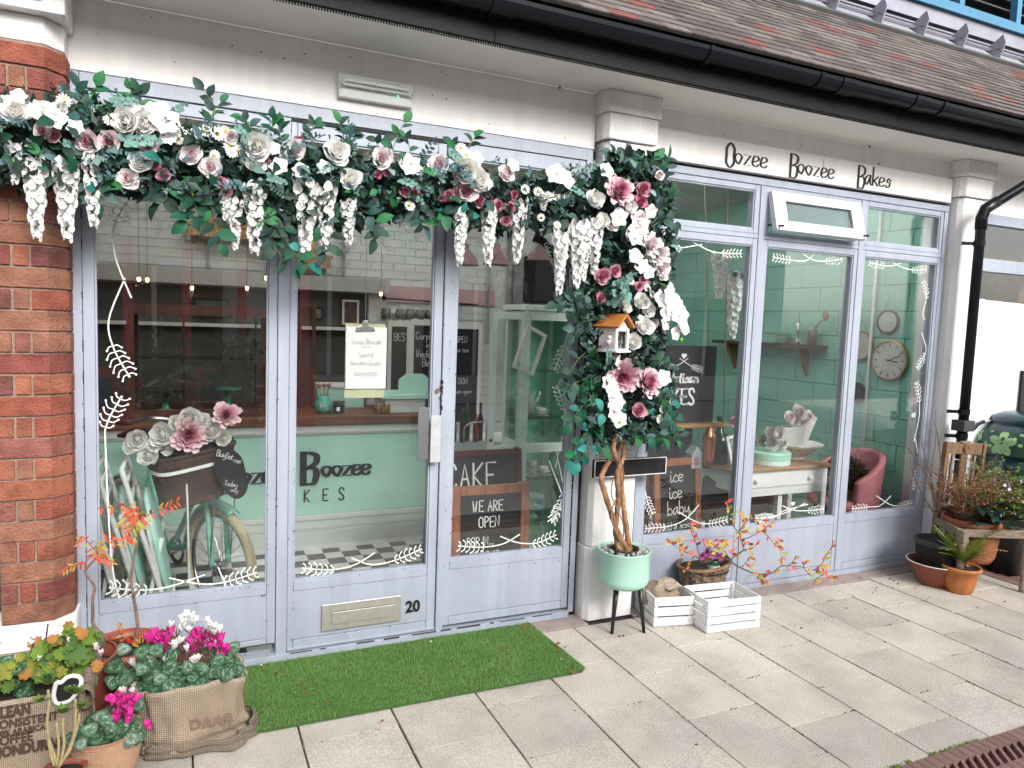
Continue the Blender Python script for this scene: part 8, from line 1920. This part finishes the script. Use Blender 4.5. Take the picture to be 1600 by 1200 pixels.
for tx, py, sz, b in [('CLEAN', 1124, .054, .0022), ('CONSiSTENT', 1141, .043, .0012), ('100% ARABICA', 1153, .030, .001), ('COFFEE', 1167, .045, .0016), ('HONDURAS', 1185, .050, .0030)]:
    q = {'CLEAN': (-14, 48), 'CONSiSTENT': (-14, 92), '100% ARABICA': (-12, 72), 'COFFEE': (-14, 52), 'HONDURAS': (-12, 97)}[tx]
    me = textmesh(tx, sz, b, .0006); wdt = max(v.co.x for v in me.vertices); xa_, za_ = zx(q[0], py, YS-.014); xb_, zb_ = zx(q[1], py-1, YS-.014)
    me.materials.clear(); me.materials.append(M_PRINT); inst(me, 'sack_lettering', cs_, V(xa_, YS-.017, za_), Matrix((V(1, 0, 0), V(0, 0, 1), V(0, -1, 0))).transposed(), ((xb_-xa_)/wdt, 1, 1))
hs_ = T('heart_slate', tuple(at(105, 1075, 1, -.80)), 'black heart shaped slate with thick white rim stuck in the sack', 'sign')
pts = [at(a, b, 1, -.815) for a, b in [(88, 1066), (96, 1066), (104, 1059), (114, 1056), (124, 1058), (127, 1066), (122, 1078), (112, 1092), (100, 1098), (88, 1098), (84, 1085)]]
S = smoothpts(pts+[pts[0]], 4); MB().tube(S, .0075, 8, cap=False).build('white_rim', M_WPAINT, hs_, smooth=True); MB().add([p for p in S[:-1]], [tuple(range(len(S)-1))]).build('slate_face', M_BOARD, hs_, solid=.003)
ge = T('geranium', ((sx0+sx1)/2, -.6, zt_), 'bushy geranium with green and orange tinged leaves in the coffee sack', 'geranium')
for px, py, s in [(48,1035,.05),(40,1055,.045),(65,1035,.04),(85,1045,.035),(100,1042,.04),(30,1045,.035),(75,1030,.035),(95,1020,.035),(110,1030,.035),(88,1010,.03),(78,1025,.028),(105,990,.03),(108,978,.032),(100,1000,.028),(128,990,.035),(135,1000,.032),(120,985,.03),(142,985,.03),(150,995,.028),(130,1035,.035),(142,1025,.03),(145,1048,.035),(150,1040,.03),(135,1045,.03),(60,1050,.03),(20,1040,.03),(95,1055,.03),(112,1010,.028),(82,1000,.026),(55,1020,.03),(70,1058,.028),(118,1000,.03),(125,1012,.028),(140,1010,.028),(15,1055,.03),(35,1030,.03)]:
    leaf_at(ge, GLf, at(px+R(-2, 2), py+R(-2, 2), 1, R(-.72, -.55)), s*R(.45, .7), (R(-.8, .8), -1, R(.0, 1.4)))
    leaf_at(ge, GLf, at(px+R(-10, 10), py+R(-8, 8), 1, R(-.70, -.55)), s*R(.35, .55), (R(-.8, .8), -1, R(.0, 1.4)))
for _ in range(60): leaf_at(ge, GLf, V(R(sx0+.1, sx1), R(-.72, -.5), zt_+R(0, .12)), R(.02, .04), (R(-.6, .6), -.7, R(.3, 1.4)))
st = MB()
for P in [[(90, 1060), (95, 1020), (106, 980)], [(115, 1060), (125, 1020), (130, 990)], [(70, 1060), (72, 1000), (75, 975)], [(130, 1060), (140, 1030), (148, 1000)], [(60, 1060), (52, 1030), (50, 1000)], [(55, 1055), (52, 1010), (52, 1000)], [(95, 1055), (85, 1030), (70, 1010)]]:
    st.tube(smoothpts([at(a, b, 1, -.64) for a, b in P], 4), .003, 5)
st.build('main_stems', M_TWIG, ge)
for px, py, l_ in [(25,1028,CYW),(22,1042,CYW),(60,1028,CYW),(120,1032,CYP),(112,1028,CYP),(152,1012,CYP),(157,1020,CYP),(150,1008,CYP),(48,1003,CYW),(52,995,CYP),(105,1030,CYP)]: bloom(ge, l_, px, py, .020, -.68)
for _ in range(18): leaf_at(ge, CYL, at(R(0, 60), R(1040, 1075), 1, R(-.70, -.6)), R(.04, .06), (R(-.5, .5), -.6, 1))
# leggy succulent in front
aeo = T('aeonium', tuple(at(95, 1200, 1, -.95)), 'leggy branching aeonium with bare stems and green leaf rosettes', 'succulent')
M_AE = leafmat('succulent_leaf', [(.11, .20, .04), (.08, .17, .04), (.17, .23, .05)], .4); AEL = leaf_mb(1, .42, .05, .3, 4, 0).mesh('leaf', M_AE, True); M_AST = mat('pale_succulent_stem', (.42, .33, .18), .7, .3, 30, .5, 60, col2=(.30, .26, .12))
for P in [[(85, 1198), (78, 1170), (74, 1130), (77, 1095), (75, 1078)], [(90, 1198), (80, 1165), (75, 1150)], [(92, 1200), (100, 1165), (98, 1130), (100, 1122)], [(92, 1200), (112, 1160), (118, 1125), (118, 1092)], [(90, 1200), (110, 1170), (122, 1130), (124, 1115)], [(88, 1200), (92, 1165), (88, 1130)]]:
    S = smoothpts([at(a, b, 1, -.93) for a, b in P], 5); MB().tube(S, .0045, 7).build('stem', M_AST, aeo, smooth=True)
for px, py, s in [(75,1070,.050),(118,1085,.045),(98,1115,.042),(62,1098,.035),(128,1105,.032),(74,1060,.035),(110,1080,.03)]:
    c = at(px, py, 1, -.94)
    for k in range(16):
        a = k*2.4; e = .25+.9*(k/16); d = V(math.cos(a)*math.cos(e*1.0)+.0, math.sin(a)*math.cos(e)*.8, math.sin(e)).normalized(); x = d.cross(ZU).normalized(); inst(AEL, 'leaf', aeo, c, Matrix((x, d, x.cross(d))).transposed(), s*R(.75, 1.05)*(1-.3*k/16))
q = at(100, 1200, 1, -.93); pot('plant_pot', (q.x, -.93, 0), [(.0001, 0), (.05, 0), (.062, q.z-.01), (.068, q.z), (.058, q.z), (.055, q.z-.02)], M_TERRP, 'small terracotta pot of the leggy succulent at the bottom edge', soil=(.055, q.z-.02))
pot('plant_pot', (-.40, -.42, 0), [(.0001, 0), (.11, 0), (.14, .34), (.15, .36), (.14, .36)], M_TERRP, 'brown pot in shade between coffee sack and cyclamen')

# ================================================================== across the lane (seen in the glass only)
M_OPW = mat('opposite_render', (.62, .60, .57), .8, .15, 2)
ob_ = T('opposite_building', (0, -10.4, 0), 'pale two storey building across the lane with dark shop windows', 'building')
MB().box((-9, -12.5, 0), (14, -10.4, 4.9)).build('wall', M_OPW, ob_)
for k in range(7): 
    x = -7.6+3.0*k; MB().box((x, -10.39, .6), (x+2.2, -10.36, 2.5)).build('window', M_DARK, ob_)
    MB().box((x+1.06, -10.36, .6), (x+1.14, -10.33, 2.5)).build('window_bar', M_WPAINT, ob_)
MB().box((-9, -10.8, 4.9), (14, -9.9, 5.05)).build('eaves', M_DARK, ob_)
st_ = T('market_stall', (0, -7.4, 0), 'red framed stall across the lane with patterned front panel', 'stall')
M_SRED = mat('stall_red', (.75, .06, .09), .5, .1, 3); M_SBLUE = mat('stall_blue', (.02, .05, .22), .5)
for x in (-1.6, -.77, -.05, .67, 1.54): MB().box((x, -7.4, 0), (x+.12, -7.28, 2.7)).build('post', M_SRED, st_)
MB().box((-1.6, -7.38, .0), (1.75, -7.30, .95)).build('front_panel', M_SRED, st_); MB().box((-1.6, -7.5, 2.7), (2.0, -7.2, 2.9)).build('beam', M_WPAINT, st_)
MB().box((-1.5, -7.299, .12), (-.9, -7.295, .8)).box((.2, -7.299, .1), (.45, -7.295, .85)).build('blue_patch', M_SBLUE, st_)
for cx0 in (-.4, .9):
    for s, m_, d in ((.42, M_WPAINT, 0), (.32, M_SRED, .004), (.2, M_WPAINT, .008), (.12, M_SRED, .012)): MB().prism([(-s*1.3, 0), (0, -s*.8), (s*1.3, 0), (0, s*.8)], (cx0, -7.297+d, .45), (1, 0, 0), (0, 0, 1), (0, .003, 0)).build('painted_diamond', m_, st_)
for i, x in enumerate((-.3, .7)):
    sh_ = T('potted_bush', (x, -7.0, 0), ['green potted bush at the left of the red stall', 'green potted bush at the right of the red stall'][i], 'bush')
    filler(sh_, lambda: V(x+random.gauss(0, .2), -7.0+random.gauss(0, .15), .9+random.gauss(0, .25)), 400, 'foliage', .08, .16, M_LG[1]); MB().lathe([(.0001, 0), (.2, 0), (.26, .5)], (x, -7.0, 0), 16).build('tub', M_DARK, sh_)
